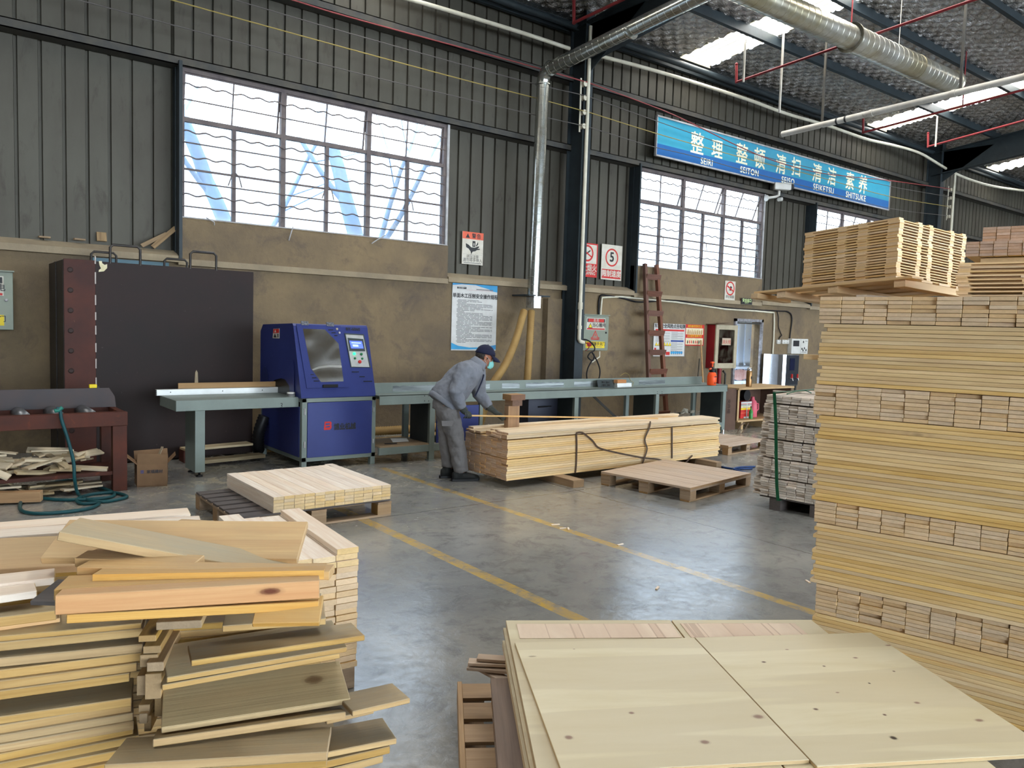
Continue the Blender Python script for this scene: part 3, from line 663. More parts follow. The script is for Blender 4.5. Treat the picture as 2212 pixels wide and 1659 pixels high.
# --- sockets and control panel, water heater
M_plast = surf('white_plastic', S(196,196,192), S(176,174,168), .4, scale=5)
for (px0, py0, px1, py1, lab, n) in ((1795,1040,1821,1077,'single white wall socket right of the doorway',1),(1841,1040,1896,1077,'double white wall socket beside the single one',2)):
    a, c = PY(px0/4.096+1240, py0/4.096+480, YW+.02), PY(px1/4.096+1240, py1/4.096+480, YW+.02)
    r = thing('wall_socket', ((a.x+c.x)/2, YW+.05, c.z), lab, 'socket'); MB().box(a.x, c.x, YW, YW+.05, c.z, a.z).build('plate', M_plast, r, .006)
    b = MB()
    for k in range(n):
        xc = a.x+(c.x-a.x)*(k+.5)/n
        for dx, dz in ((0,.03),(-.02,-.02),(.02,-.02)): b.box(xc+dx-.005, xc+dx+.005, YW-.001, YW, (a.z+c.z)/2+dz-.012, (a.z+c.z)/2+dz+.012)
    b.build('socket_holes', M_ink, r)
a, c = PY(1930/4.096+1240, 1030/4.096+480, YW-.06), PY(2066/4.096+1240, 1172/4.096+480, YW-.06)
Q = Sign('control_panel', 'grey heater control panel with a dark screen on the wall', 'control panel', a.x, c.x, PY(1930/4.096+1240, 1165/4.096+480, YW-.06).z, a.z, YW-.06, M_plast, .12, bevel=.01)
Q.rect('screen', M_ink, .08, .12, .45, .5); Q.rect('seam', M_grey_ink, .53, .02, .545, .98)
for u, v in ((.7,.2),(.63,.66),(.78,.62),(.88,.74),(.7,.76)): Q.disc('button', M_ink, u, v, .028)
Q.rect('lettering', M_grey_ink, .8, .12, .95, .16); Q.rect('vent_slots', M_grey_ink, .6, .86, .9, .9); Q.done()
M_inox = surf('brushed_stainless', S(205,208,212), S(190,194,200), .22, .95, scale=3, stretch=(1,1,.1))
r = thing('water_heater', (15.6, 10.2, 0), 'tall water heater with a shiny steel side and dark front with red taps', 'water heater')
b = MB(); b.prism([(15.34,10.12,.55),(15.38,10.03,.55),(15.46,10.0,.55),(15.95,10.0,.55),(15.95,10.5,.55),(15.34,10.5,.55)], (0,0,.70), False); b.build('casing', M_inox, r)
M_dk = surf('heater_front', S(38,40,46), S(46,50,56), .35, scale=3)
MB().box(15.47, 15.94, 9.985, 10.0, .57, 1.23).build('front_panel', M_dk, r, .004)
b = MB(); b.box(15.58, 15.76, 9.975, 9.986, .9, 1.17); b.build('display', surf('heater_display', S(26,30,52), None, .2), r)
for x in (15.58, 15.80):
    b = MB(); b.tube([(x,9.985,.72),(x,9.9,.72),(x,9.88,.67)], .014, 8); t_ = b.build('tap', M_inox, r)
    b = MB(); b.box(x-.012, x+.012, 9.9, 9.93, .73, .82); b.build('tap_lever', M_red, t_)
b = MB()
for x in (15.36, 15.92):
    for y in (10.03, 10.47): b.box(x-.02, x+.02, y-.02, y+.02, 0, .55)
b.build('stand', M_girt, r)
# --- ducting
M_galv = surf('galvanised_steel', S(176,180,178), S(150,150,142), .22, .92, scale=1.2, c3=S(128,120,98), s3=3, cov3=(.5,.75), rvar=.12)
M_galvd = surf('dusty_galvanised', S(160,152,128), S(186,186,180), .3, .8, scale=.9, cov=(.42,.62), c3=S(118,104,78), s3=2, cov3=(.5,.8))
def duct(b, a, c, r, pitch=.13, n=24):
    a, c = Vector(a), Vector(c); Lh = (c-a).length; k = int(Lh/pitch)
    b.lathe([(r, 0), (r, Lh)], a, c-a, n); u = (c-a).normalized()
    for i in range(k):
        p = a+u*((i+.5)*pitch); b.lathe([(r-.001, -.004), (r+.0035, -.001), (r+.0035, .001), (r-.001, .004)], p, u, n)
dr = thing('vertical_duct', (8.43, 10.3, 2.2), 'shiny spiral duct dropping down the wall with a bend at its top', 'duct')
vx, vy, vr = 8.43, 10.3, .106
b = MB(); duct(b, (vx-.06, vy, 2.2), (vx, vy, 5.74), vr); b.build('drop_pipe', M_galv, dr)
b = MB(); pts = []
for i in range(6):
    t = math.radians(84*i/5); pts.append((vx, vy-.2+.2*_c(t), 5.74+.2*_s(t)))
b.tube(pts, vr+.003, 24); b.lathe([(vr+.02,0),(vr+.02,.02)], (vx,vy,5.71), (0,0,1), 24); b.lathe([(vr+.02,0),(vr+.02,.02)], pts[-1], (0,-1,.1), 24); b.build('elbow', M_galv, dr)
b = MB(); duct(b, pts[-1], (vx, 6.85, 6.17), vr+.005); b.lathe([(vr+.02,0),(vr+.02,.02)], (vx,8.3,6.04), (0,-1,.06), 24); b.build('cross_pipe', M_galv, dr)
b = MB(); b.box(vx-.13, vx+.02, vy-.11, vy+.1, 2.0, 2.2); b.build('hopper', surf('crumpled_foil_tape', S(190,192,192), S(150,148,140), .25, .9, scale=14, bump=.6, bscale=20), dr)
b = MB(); b.box(vx-.25, vx+.3, vy-.02, vy+.34, 2.2, 2.225); b.prism([(vx-.25,vy-.12,2.2),(vx-.1,vy-.12,2.2),(vx-.1,vy+.02,2.2),(vx-.25,vy+.02,2.2)], (0,0,.02)); b.build('support_plate', M_steel, dr)
bd = thing('overhead_duct', (11, 6.8, 6.2), 'big dusty spiral duct running along under the roof', 'duct')
b = MB(); duct(b, (6.4, 6.8, 6.28), (11.75, 6.8, 6.36), .185, .16); b.build('rear_section', M_galvd, bd)
b = MB(); duct(b, (11.75, 6.8, 6.36), (15.35, 6.8, 6.42), .2, .16); b.lathe([(.23,0),(.23,.03)], (11.75,6.8,6.36), (1,0,.01), 24); b.lathe([(.2,0),(.23,.01),(.23,.05)], (15.32,6.8,6.42), (1,0,.01), 24); b.lathe([(.21,0),(.21,.012)], (13.9,6.8,6.395), (1,0,0), 24); b.build('front_section', M_galvd, bd)
for x in (9.6, 13.3):
    b = MB(); b.tube([(x, 6.8, 6.5), (x+.1, 6.85, zroof(6.85))], .006, 5); b.build('hanger_wire', M_galvd, bd)
# flexible hoses from the hopper
M_hose = surf('tan_ribbed_hose', S(152,124,76), S(132,104,62), .55, scale=4)
def ribhose(pts, r, pitch=.035, n=12):
    pts = [Vector(p) for p in pts]; fine = []
    for i in range(len(pts)-1):       # catmull-rom
        p0, p1, p2, p3 = pts[max(i-1,0)], pts[i], pts[i+1], pts[min(i+2,len(pts)-1)]
        m = max(2, int((p2-p1).length/(pitch/2)))
        for k in range(m):
            t = k/m; fine.append(.5*((2*p1)+(p2-p0)*t+(2*p0-5*p1+4*p2-p3)*t*t+(3*p1-p0-3*p2+p3)*t**3))
    fine.append(pts[-1]); b = MB(); b.tube(fine, [r*(1.06 if i % 2 else .92) for i in range(len(fine))], n); return b
a1 = PY(1132,672,10.28); a2 = PY(1148,672,10.32)
ribhose([a1, PY(1112,740,9.95), PY(1090,790,9.7), PY(1062,835,9.5), PY(1040,905,9.45), PY(1030,950,9.5)], .06).build('flexible_hose', M_hose, label='tan ribbed hose curving left from the duct outlet down behind the bench', cat='hose')
ribhose([a2, PY(1144,740,10.1), PY(1139,825,9.85), PY(1135,890,9.75), PY(1120,935,9.6)], .06).build('flexible_hose', M_hose, label='tan ribbed hose hanging straight down from the duct outlet', cat='hose')
b = ribhose([(3.4,9.55,.06),(3.9,9.35,.06),(4.6,9.32,.06),(5.4,9.35,.06),(6.2,9.5,.06)], .06); b.build('flexible_hose', M_hose, label='lower tan ribbed hose lying on the floor under the bench', cat='hose')
b = ribhose([(3.5,9.6,.26),(4.0,9.58,.2),(4.7,9.55,.18),(5.6,9.5,.18),(6.3,9.6,.18)], .06); b.build('flexible_hose', M_hose, label='upper tan ribbed hose lying across another under the bench', cat='hose')
# --- pipes
M_pvc = surf('grey_pvc', S(184,182,176), S(160,154,144), .4, scale=3, c3=S(120,112,100), s3=5)
M_pvcw = surf('cream_conduit', S(206,202,186), S(186,180,160), .45, scale=4)
def smooth_path(pts, n=6):
    pts = [Vector(p) for p in pts]; o = []
    for i in range(len(pts)-1):
        p0, p1, p2, p3 = pts[max(i-1,0)], pts[i], pts[i+1], pts[min(i+2,len(pts)-1)]
        for k in range(n):
            t = k/n; o.append(.5*((2*p1)+(p2-p0)*t+(2*p0-5*p1+4*p2-p3)*t*t+(3*p1-p0-3*p2+p3)*t**3))
    o.append(pts[-1]); return o
pv = thing('drain_pipe_overhead', (13.36, 6, 5.6), 'fat white plastic pipe with an open end hanging across the roof bay', 'pipe')
b = MB(); pe = PX(2212,166,13.36); p9 = Vector((13.36, 9.0, 5.535)); dd = (pe-p9); b.tube([p9, p9+dd*1.6], .055, 16, cap=False); b.tube([p9+dd*.0, p9+dd*1.6], .049, 16); b.build('pipe', M_pvc, pv)
for t in (.27, .31): 
    b = MB(); b.lathe([(.061,0),(.061,.03)], p9+dd*t, dd, 16); b.build('pipe_clamp', M_ink, pv)
for t in (.42, .75, 1.0):
    b = MB(); b.lathe([(.062,0),(.062,.06)], p9+dd*t, dd, 16); b.build('coupling', M_pvc, pv)
for t in (.2, .78):
    q = p9+dd*t; b = MB(); b.box(q.x-.012, q.x+.012, q.y-.02, q.y+.02, q.z-.06, zroof(q.y)); b.build('hanger_strap', M_girt, pv)
M_redpipe = surf('dusty_red_pipe', S(128,40,44), S(104,44,46), .5, scale=5)
for i, (x, z, z2, ys, yr, lab) in enumerate(((12.635, 6.47, 6.72, 9.6, 5.5, 'red sprinkler pipe crossing beneath the spiral duct'), (8.437, 6.5, 6.56, 9.6, 7.5, 'red sprinkler pipe ending in an elbow left of the column top'), (20.53, 6.55, 6.81, 9.6, 7.4, 'red sprinkler pipe next to the far roof beam'), (17.0, 6.25, 6.6, 9.4, 5, 'red sprinkler pipe passing below the far roof light'), (27.5, 6.5, 6.8, 9.6, 7, 'farthest red sprinkler pipe beyond the second column'))):
    r = thing('sprinkler_pipe', (x, ys, z), lab, 'pipe'); sl = (z2-z)/(ys-yr)
    b = MB(); b.tube([(x, ys, z+.02), (x, 0, z+sl*ys)], .024, 8); b.build('pipe', M_redpipe, r)
    b = MB(); b.tube([(x, ys-.02, z), (x, ys, z+.34)], .026, 8); b.lathe([(.012,0),(.03,.01),(.03,.03),(.01,.05)], (x, ys, z+.34)); b.build('sprinkler_head', M_redpipe, r)
    for y in (7.3, 4.4):
        b = MB(); b.tube([(x, y, z+sl*(ys-y)), (x, y, zroof(y))], .014, 6); b.build('hanger', M_redpipe, r)
for (p, q, Y, lab) in (((1611.5,62),(1613.5,180),9.3,'pale hanger rod below the near roof light'),((2026,238),(2035,322),9.3,'pale hanger rod below the far roof light'),((1688,160),(1688,245),8.7,'thin hanger rod just above the open end of the white pipe')):
    a = PY(*p, Y); c = PY(*q, Y); b = MB(); b.bar((a.x,Y,zroof(Y)), (a.x,Y,c.z), .03, .03); b.build('hanger_rod', M_pvc, label=lab, cat='hanger')
# sagging plastic conduit along the wall top
pts = [PY(x, y, 10.45) for x, y in ((600,-70),(740,-38),(890,0),(1060,50),(1150,78),(1230,105))]
MB().tube(smooth_path(pts), .034, 8).build('wall_conduit', M_pvcw, label='cream conduit pipe high on the wall left of the column', cat='conduit')
pts = [PY(x, y, 10.4 if x < 1900 else 10.32 if x < 1960 else 10.2) for x, y in ((1292,120),(1380,143),(1480,172),(1615,215),(1700,246),(1790,272),(1870,300),(1930,314),(1985,330),(2030,356),(2062,374),(2110,393),(2160,405),(2230,414))]
MB().tube(smooth_path(pts), .036, 8).build('wall_conduit', M_pvcw, label='cream conduit pipe sagging along the wall right of the column', cat='conduit')
a, c = PY(1276,60,10.24), PY(1249,735,10.24)
r = thing('column_conduit', (a.x, 10.24, c.z), 'cream downpipe fixed to the face of the near steel column', 'conduit')
xx = PY(1262,430,10.24).x; zl = c.z
b = MB(); b.tube([(xx,10.24,6.9),(xx,10.24,zl+.08)], .032, 10); b.build('pipe', M_pvcw, r)
b = MB(); b.lathe([(.042,0),(.042,.12)], (xx,10.24,zl+.55), n=12); b.lathe([(.042,0),(.042,.06)], (xx,10.24,zl+.2), n=12); b.build('coupling', M_pvcw, r)
b = MB(); b.tube([(xx,10.24,zl+.1),(xx,10.24,zl+.02),(xx+.03,10.25,zl-.02),(xx+.14,10.27,zl-.04)], .034, 10); b.build('elbow', M_pvcw, r)
a = PY(2063,375,10.2); b = MB(); b.tube([(a.x,10.2,a.z),(a.x,10.2,2.2)], .035, 8); b.build('column_conduit', M_pvcw, label='cream downpipe on the far steel column', cat='conduit')
c40 = lambda x, y, Y=YW+.02: PY(x/4.096+1240, y/4.096+480, Y)
pts = [c40(*q) for q in ((232,822),(240,740),(247,668),(300,663),(420,660),(620,680),(900,706),(1180,746),(1340,770),(1600,785),(1768,800),(1770,900),(1765,1040),(1757,1165))]
MB().tube(pts, .02, 8).build('box_conduit', M_pvcw, label='thin white conduit running from the grey electrical box along the wall', cat='conduit')
M_cable = surf('black_cable', S(22,22,26), None, .5)
MB().tube(smooth_path([c40(*q) for q in ((218,820),(220,700),(240,648),(300,650),(430,672),(560,705),(700,700),(900,695),(1200,740),(1500,770),(1800,785),(1895,795),(1928,850),(1912,1000),(1902,1165))]), .017, 6).build('power_cable', M_cable, label='black cable following the white conduit to the water heater', cat='cable')
MB().tube(smooth_path([c40(*q) for q in ((1795,785),(1810,850),(1808,920),(1830,985),(1838,1000),(1828,1010),(1815,1030),(1815,1050))]), .011, 6).build('power_cable', M_cable, label='black lead dropping to the white wall sockets', cat='cable')
s5 = lambda x, y, Y=10.38: PY(x/5.53+1130, y/5.53+560, Y)
MB().tube(smooth_path([s5(*q) for q in ((690,965),(740,958),(800,985),(850,1040),(850,1090),(800,1120),(775,1170),(830,1210),(850,1150),(820,1110),(840,1140),(890,1230),(918,1330),(905,1430),(860,1500),(790,1500),(760,1400),(775,1300),(830,1200))], 5), .013, 6).build('power_cable', M_cable, label='black cable looping out of the grey electrical box beside the column', cat='cable')
MB().tube(smooth_path([s5(*q) for q in ((690,980),(740,995),(785,1025),(780,1065),(745,1090))], 5), .009, 6).build('power_cable', M_redpipe, label='short red wire curling over the yellow label of the electrical box', cat='cable')
MB().tube([s5(912,1100,10.5), s5(912,1165,10.5), s5(820,1232,10.4)], .014, 8).build('box_conduit', M_pvcw, label='short bent white conduit stub under the grey electrical box', cat='conduit')
# strung wires on insulators
def wire(px, Y, r, m, lab):
    MB().tube(smooth_path([PY(x, y, (10.47 if x < 1200 else 10.3 if x < 1255 else 10.24) if Y == WY else Y) for x, y in px], 5), r, 5, cap=False).build('strung_wire', m, label=lab, cat='wire')
M_wire = surf('old_wire', S(84,80,78), None, .6); M_wirey = surf('yellow_wire', S(140,124,70), None, .6); M_wirer = surf('red_wire', S(128,62,62), None, .6)
WY = 10.2
wire([(560,-20),(632,0),(740,33),(960,93),(1100,130),(1262,176)], WY, .011, M_wirer, 'red wire strung along the wall left of the column')
wire([(430,-22),(507,0),(740,68),(1000,140),(1150,180),(1262,206)], WY, .008, M_wire, 'upper grey wire strung along the wall left of the column')
wire([(300,-20),(371,0),(740,102),(1000,172),(1150,210),(1262,240)], WY, .009, M_wirey, 'yellowish wire strung along the wall left of the column')
wire([(90,-25),(170,0),(740,150),(1000,212),(1150,247),(1262,272)], WY, .008, M_wire, 'lowest grey wire strung along the wall left of the column')
wire([(1264,176),(1400,226),(1472,256),(1600,318),(1680,350),(1780,375),(1920,390),(2052,408)], 10.24, .011, M_wirer, 'red wire sagging across the top of the turquoise banner')
wire([(1264,206),(1400,255),(1500,290),(1620,330),(1760,365),(1920,402),(2050,425)], 10.24, .008, M_wire, 'upper grey wire crossing in front of the turquoise banner')
wire([(1264,240),(1400,283),(1500,312),(1620,345),(1760,380),(1920,424),(2048,446)], 10.24, .009, M_wirey, 'yellowish wire crossing in front of the turquoise banner')
wire([(1264,272),(1400,314),(1500,338),(1620,372),(1760,408),(1920,450),(2046,466)], 10.24, .008, M_wire, 'lowest grey wire crossing in front of the turquoise banner')
M_porc = surf('insulator_porcelain', S(190,184,168), None, .3)
for (xs, lab) in ((((1262,182),(1262,212),(1260,243),(1259,273)), 'white insulator rack on the near steel column'), (((2053,410),(2052,428),(2051,447),(2049,468)), 'white insulator rack on the far steel column')):
    q = [PY(x, y, 10.28) for x, y in xs]; r = thing('insulator_rack', q[-1], lab, 'insulator')
    b = MB(); b.bar(q[0]+Vector((-.05,.03,.1)), q[-1]+Vector((-.05,.03,-.1)), .03, .015, (0,1,0)); b.build('bracket', M_porc, r)
    for p in q: b = MB(); b.lathe([(.045,-.04),(.05,-.02),(.025,0),(.05,.02),(.045,.04)], p, (0,1,0), 14); b.build('insulator', M_porc, r)
# CCTV camera
cc = PY(1655,428,10.6); r = thing('security_camera', cc, 'white bullet security camera between the second and third windows', 'camera')
b = MB(); b.lathe([(.07,0),(.07,.02),(.03,.03)], cc, (1,-.2,0), 14); b.tube([cc, cc+Vector((.28,-.06,.06)), cc+Vector((.36,-.08,.1)), cc+Vector((.36,-.08,.2))], .03, 8); b.build('bracket', M_plast, r)
b = MB(); h0 = cc+Vector((.26,.0,.3)); b.bar(h0, h0+Vector((.34,-.2,0)), .15, .16); b.build('housing', M_plast, r, .02)
b = MB(); h1 = h0+Vector((.34,-.2,0)); b.lathe([(.075,0),(.075,.06),(.05,.065)], h1, (.86,-.5,0), 14); b.build('lens_hood', M_ink, r)
b = MB(); p = PY(1681,431,10.7); b.lathe([(.045,0),(.045,.1),(.02,.11)], p, (0,-1,0), 12); b.build('cable_gland', M_plast, label='round white junction box just right of the security camera', cat='junction box')
# --- wooden ladder
M_lad = wood('reddish_timber', S(112,74,58), S(86,54,44), S(130,96,72), var=.2, knots=.2)
LT, RTp = PY(1393,570,10.58), PY(1418,572.5,10.58); LM, RM = PY(1403,880,10.05), PY(1438,878,10.05)
ext = lambda t, m: t+(m-t)*(t.z/(t.z-m.z))
lf, rf = ext(LT, LM), ext(RTp, RM); lf.z += .02; rf.z += .02
r = thing('ladder', (lf+rf)/2, 'brown home-made wooden ladder leaning on the wall under the second window', 'ladder')
def board_obj(name, a, c, w, h, up, m, parent, **k):
    a, c = Vector(a), Vector(c); x = (c-a).normalized(); u = Vector(up); y = u.cross(x).normalized(); z = x.cross(y); Lh = (c-a).length
    me = box_mesh(Lh, w, h, m); o = bpy.data.objects.new(name, me); COL.objects.link(o)
    M = Matrix((x, y, z)).transposed().to_4x4(); M.translation = (a+c)/2
    if parent is not None: M.translation = M.translation-ORG[parent.name]; o.parent = parent
    else: ORG[o.name] = M.translation.copy()
    o.matrix_local = M; return tag(o, **k)
_bx = {}
def box_mesh(lx, ly, lz, m, ch=.0015):
    k = (round(lx,4), round(ly,4), round(lz,4), m.name, ch)
    if k not in _bx:
        bm = bmesh.new(); bmesh.ops.create_cube(bm, size=1); bmesh.ops.scale(bm, vec=(lx,ly,lz), verts=bm.verts)
        if ch: bmesh.ops.bevel(bm, geom=list(bm.edges), offset=ch, segments=1, affect='EDGES', profile=.5)
        me = bpy.data.meshes.new('board'); bm.to_mesh(me); bm.free(); me.materials.append(m); _bx[k] = me
    return _bx[k]
dl = (lf-LT).normalized()
nl = Vector((0, -1, -.3)).normalized()
board_obj('rail', LT, lf, .07, .07, nl, M_lad, r); board_obj('rail', RTp, rf, .07, .07, nl, M_lad, r)
for py in (597, 634, 677, 720, 762, 803, 850, 893):
    t = (py-570)/(880-570); a = LT+(LM-LT)*t*1.0; c = RTp+(RM-RTp)*t
    o_ = Vector((0,-.045,-.01)); e = (c-a).normalized()*.05; board_obj('rung', a+o_-e*.2, c+o_+e, .11, .02, nl, M_lad, r)
# scraps of wood on the cement ledge
M_scrapw = wood('dusty_scrap_wood', S(150,128,98), S(112,92,70), S(150,128,98), var=.2, knots=.1)
for (p, q, w, lab) in (((306,531),(360,505),.05,'upper dusty slat resting in the corner of the ledge left of the window'),((330,534),(380,492),.06,'lower dusty slat resting in the corner of the ledge left of the window')):
    board_obj('slat', PY(*p, YW+.06), PY(*q, YW+.12), w, .015, (0,-1,.5), M_scrapw, None, label=lab, cat='slat')
a = PY(220,521,YW+.16); board_obj('wood_block', a, a+Vector((.0,.03,.11)), .11, .02, (0,-1,0), M_scrapw, None, label='small square offcut standing on the cement ledge above the rusty screen', cat='wood offcut')
for px, lab in (((96,512),'flat crumb of mortar on the far left of the ledge'),((172,517),'flat chip of wood lying on the ledge left of the standing offcut')):
    a = PY(*px, YW+.12); board_obj('ledge_chip', a-Vector((.06,0,0)), a+Vector((.06,.02,0)), .05, .02, (0,0,1), M_scrapw, None, label=lab, cat='scrap')
# ================================================================== machines and benches along the wall
M_mgrey = surf('machine_grey_green', S(118,128,122), S(108,117,112), .45, .1, scale=3, c3=S(140,138,126), s3=12, cov3=(.64,.8))
M_mblue = surf('machine_blue', S(46,56,112), S(42,50,102), .38, .05, scale=2, c3=S(92,100,140), s3=7, cov3=(.66,.85))
M_dgrey = surf('dark_grey_panel', S(52,60,62), S(60,68,68), .5, .05, scale=3)
M_blk = surf('black_plastic', S(24,24,26), None, .4)
M_alu = surf('white_aluminium', S(206,208,206), S(190,192,190), .35, .3, scale=4)
M_rust = surf('rusty_red_steel', S(82,42,30), S(58,34,28), .6, .2, scale=3, c3=S(128,66,36), s3=5, cov3=(.6,.78))
M_iron = surf('dark_iron_sheet', S(35,29,28), S(43,31,29), .62, .1, scale=1.0, c3=S(92,84,80), s3=28, cov3=(.66,.74))
M_ironrust = surf('rust_brown_sheet', S(74,38,28), S(50,28,24), .55, .25, scale=1.8, c3=S(120,88,60), s3=20, cov3=(.64,.76))
M_ironside = surf('dark_iron_side', S(48,45,44), S(36,32,32), .5, .3, scale=2, c3=S(110,108,104), s3=16, cov3=(.66,.74), stretch=(1,1,.3))
# --- iron dust screen
ix0, ix1, iy0, iy1, iz = 1.288, 3.305, 9.46, 10.52, 2.235
r = thing('iron_screen', ((ix0+ix1)/2, 10, 0), 'big dark rusty iron screen box with lifting handles standing against the wall', 'iron screen')
xr = PY(207,760,9.46).x
b = MB(); b.box(xr, ix1, iy0, iy0+.012, .02, iz-.006); b.build('front_sheet', M_iron, r, .002)
b = MB(); b.box(ix0, xr, iy0-.003, iy0+.012, .02, iz); b.build('rust_strip', M_ironrust, r, .002)
b = MB(); b.box(ix0-.004, ix0+.01, iy0+.012, iy1, .02, iz-.01); b.box(ix0-.012, ix0+.02, iy0+.5, iy0+.62, .02, iz-.01); b.build('side_sheet', M_ironside, r)
b = MB(); b.box(ix1-.012, ix1, iy0+.012, iy1, .02, iz-.01); b.build('side_sheet', M_ironside, r)
b = MB(); b.box(ix0, ix1, iy0+.012, iy1, iz-.10, iz-.08); b.build('top_sheet', M_ironside, r)
M_weld = surf('weld_grey', S(120,112,106), None, .4, .5)
b = MB(); z = .5; rr = random.Random(2)
while z < 2.2: h = rr.uniform(.05,.13); b.box(xr-.006, xr+.006, iy0-.006, iy0, z, z+h); z += h+rr.uniform(.05,.12)
b.build('weld_seam', M_weld, r)
for k in range(9):
    b = MB(); b.lathe([(.03,0),(.022,.002),(.02,.003)], (PY(152,630,9.46).x, iy0-.003, .4+.215*k), (0,-1,0), 14); b.build('bolt_cap', surf('dark_bolt', S(40,26,22), None, .5, .3), r)
b = MB(); q = [PY(x/6.506+80, y/6.506+480, iy0-.002) for x, y in ((868,548),(912,545),(915,575),(950,600),(985,590),(985,645),(940,690),(865,698),(870,670),(900,650),(880,610))]
b.prism(q, (0,.001,0)); b.build('torn_paper', M_sticker, r)
M_handle = surf('handle_bar_steel', S(46,44,44), S(70,66,62), .45, .5, scale=8)
for (pa, pb, pt, Y) in (((238,562),(303,566),531,9.47),((411,574),(467,580),545,9.47),((197,558),(251,563),545,10.35),((355,572),(404,578),560,10.35)):
    a, c = PY(*pa, Y), PY(*pb, Y); zt_ = PY((pa[0]+pb[0])/2, pt, Y).z; z0 = iz-.02 if Y < 10 else iz-.1
    b = MB(); e = .03; b.tube([(a.x,Y,z0),(a.x,Y,zt_-e),(a.x+e,Y,zt_),(c.x-e,Y,zt_),(c.x,Y,zt_-e),(c.x,Y,z0)], .014, 8); b.build('lifting_handle', M_handle, r)
# --- roller table at the left edge
r = thing('roller_table', (.4, 8.3, 0), 'rusty red roller table at the left edge of the photo', 'roller table')
rx1 = 1.6
b = MB(); b.box(-.9, rx1, 7.96, 8.04, .62, .75); b.build('front_beam', M_rust, r, .004)
b = MB(); b.box(-.9, rx1, 8.54, 8.62, .62, .75); b.build('rear_beam', M_rust, r, .004)
b = MB(); b.box(rx1-.06, rx1-.002, 8.04, 8.54, .63, .745); b.build('end_beam', M_rust, r, .004)
for x, y in ((1.535,7.97),(.28,7.97),(-.85,7.97),(1.535,8.53),(.28,8.53),(-.85,8.53)):
    b = MB(); b.box(x-.062, x+.062, y, y+.08, 0, .62); b.build('leg', M_rust, r, .004)
b = MB(); b.box(-.85, 1.54, 7.99, 8.58, .155, .19); b.build('lower_shelf', M_rust, r, .004)
M_roll = surf('roller_steel', S(112,114,118), S(88,88,88), .35, .6, scale=4)
for k in range(9):
    x = 1.30-.262*k
    if x > -.85: b = MB(); b.lathe([(.02,0),(.06,.004),(.06,.49),(.02,.494)], (x, 8.045, .715), (0,1,0), 18); b.build('roller', M_roll, r)
b = MB(); b.prism([(-.9,8.49,.745),(1.6,8.49,.745),(1.59,8.49,.85),(1.54,8.49,.935),(-.9,8.49,.935)], (0,.02,0)); b.build('fence_plate', surf('dark_fence_steel', S(50,48,50), S(62,52,50), .45, .4, scale=3, c3=S(110,50,40), s3=9, cov3=(.7,.8)), r)
# yellow tape measure
p = PY(203,834,8.5); tm = thing('tape_measure', (p.x, 8.5, .935), 'small yellow tape measure on top of the roller table fence', 'tape measure')
b = MB(); b.box(p.x-.045, p.x+.025, 8.48, 8.515, .935, .972); b.build('case', M_yellow, tm, .008); b = MB(); b.box(p.x+.025, p.x+.045, 8.485, 8.51, .936, .95); b.build('hook', M_blk, tm)
# offcuts heaped on its lower shelf and under it
M_off = wood('pale_offcut', S(206,190,160), S(176,156,122), S(196,172,136), var=.3, knots=.15)
M_offd = wood('dusty_offcut', S(150,134,106), S(120,104,80), S(150,128,98), var=.3, knots=.2)
rr = random.Random(21)
for i in range(46):
    x = rr.uniform(.36, 1.38); y = rr.uniform(8.05, 8.5); k = i/46
    z = .205+.20*k*(1-.45*abs(x-.95)/.6); a = rr.choice((rr.gauss(0,.5), rr.gauss(1.1,.4), rr.gauss(-.6,.5))); Lh = rr.uniform(.14,.42); t = rr.uniform(-.16,.16)
    d = Vector((_c(a)*_c(t), _s(a)*_c(t), _s(t)))*Lh/2; c = Vector((min(max(x, .4+abs(d.x)), 1.44-abs(d.x)), min(max(y, 8.02+abs(d.y)), 8.5), z))
    board_obj('wood_offcut', c-d, c+d, rr.uniform(.045,.09), rr.uniform(.014,.028), Vector((rr.uniform(-.35,.35), rr.uniform(-.5,.2), 1)), M_off, None, label='pale offcut in the heap on the lower shelf of the rusty roller table', cat='wood offcut', group='offcuts heaped on the roller table shelf')
for i in range(16):
    x = rr.uniform(.45, 1.3); y = rr.uniform(8.0, 8.4); a = rr.gauss(.35,.35); Lh = rr.uniform(.2,.5); d = Vector((_c(a), _s(a), rr.uniform(-.03,.05)))*Lh/2
    board_obj('wood_offcut', Vector((x,y,.02+.006*i))-d, Vector((x,y,.02+.006*i))+d, rr.uniform(.04,.08), .018, (0,0,1), M_offd if i % 3 else M_off, None, label='dusty offcut on the floor under the rusty roller table', cat='wood offcut', group='offcuts under the roller table')
a, c = G(-60,1076,.06), G(90,1071,.06); board_obj('timber_block', a, c, .09, .09, (0,0,1), wood('brown_timber', S(170,130,84), S(140,104,64), S(176,140,96), var=.1), None, label='thick brown timber on the floor at the left edge below the roller table', cat='timber')
board_obj('slat', G(-30,1020,.22), G(63,1066,.03), .03, .012, (0,0,1), M_off, None, label='thin pale slat sloping to the floor at the far left', cat='slat')
board_obj('wood_offcut', PY(-14,1018,7.9), PY(20,1032,7.86), .09, .018, (0,-.3,1), M_off, None, label='short pale plank poking out at the left edge above the sloping slat', cat='wood offcut')
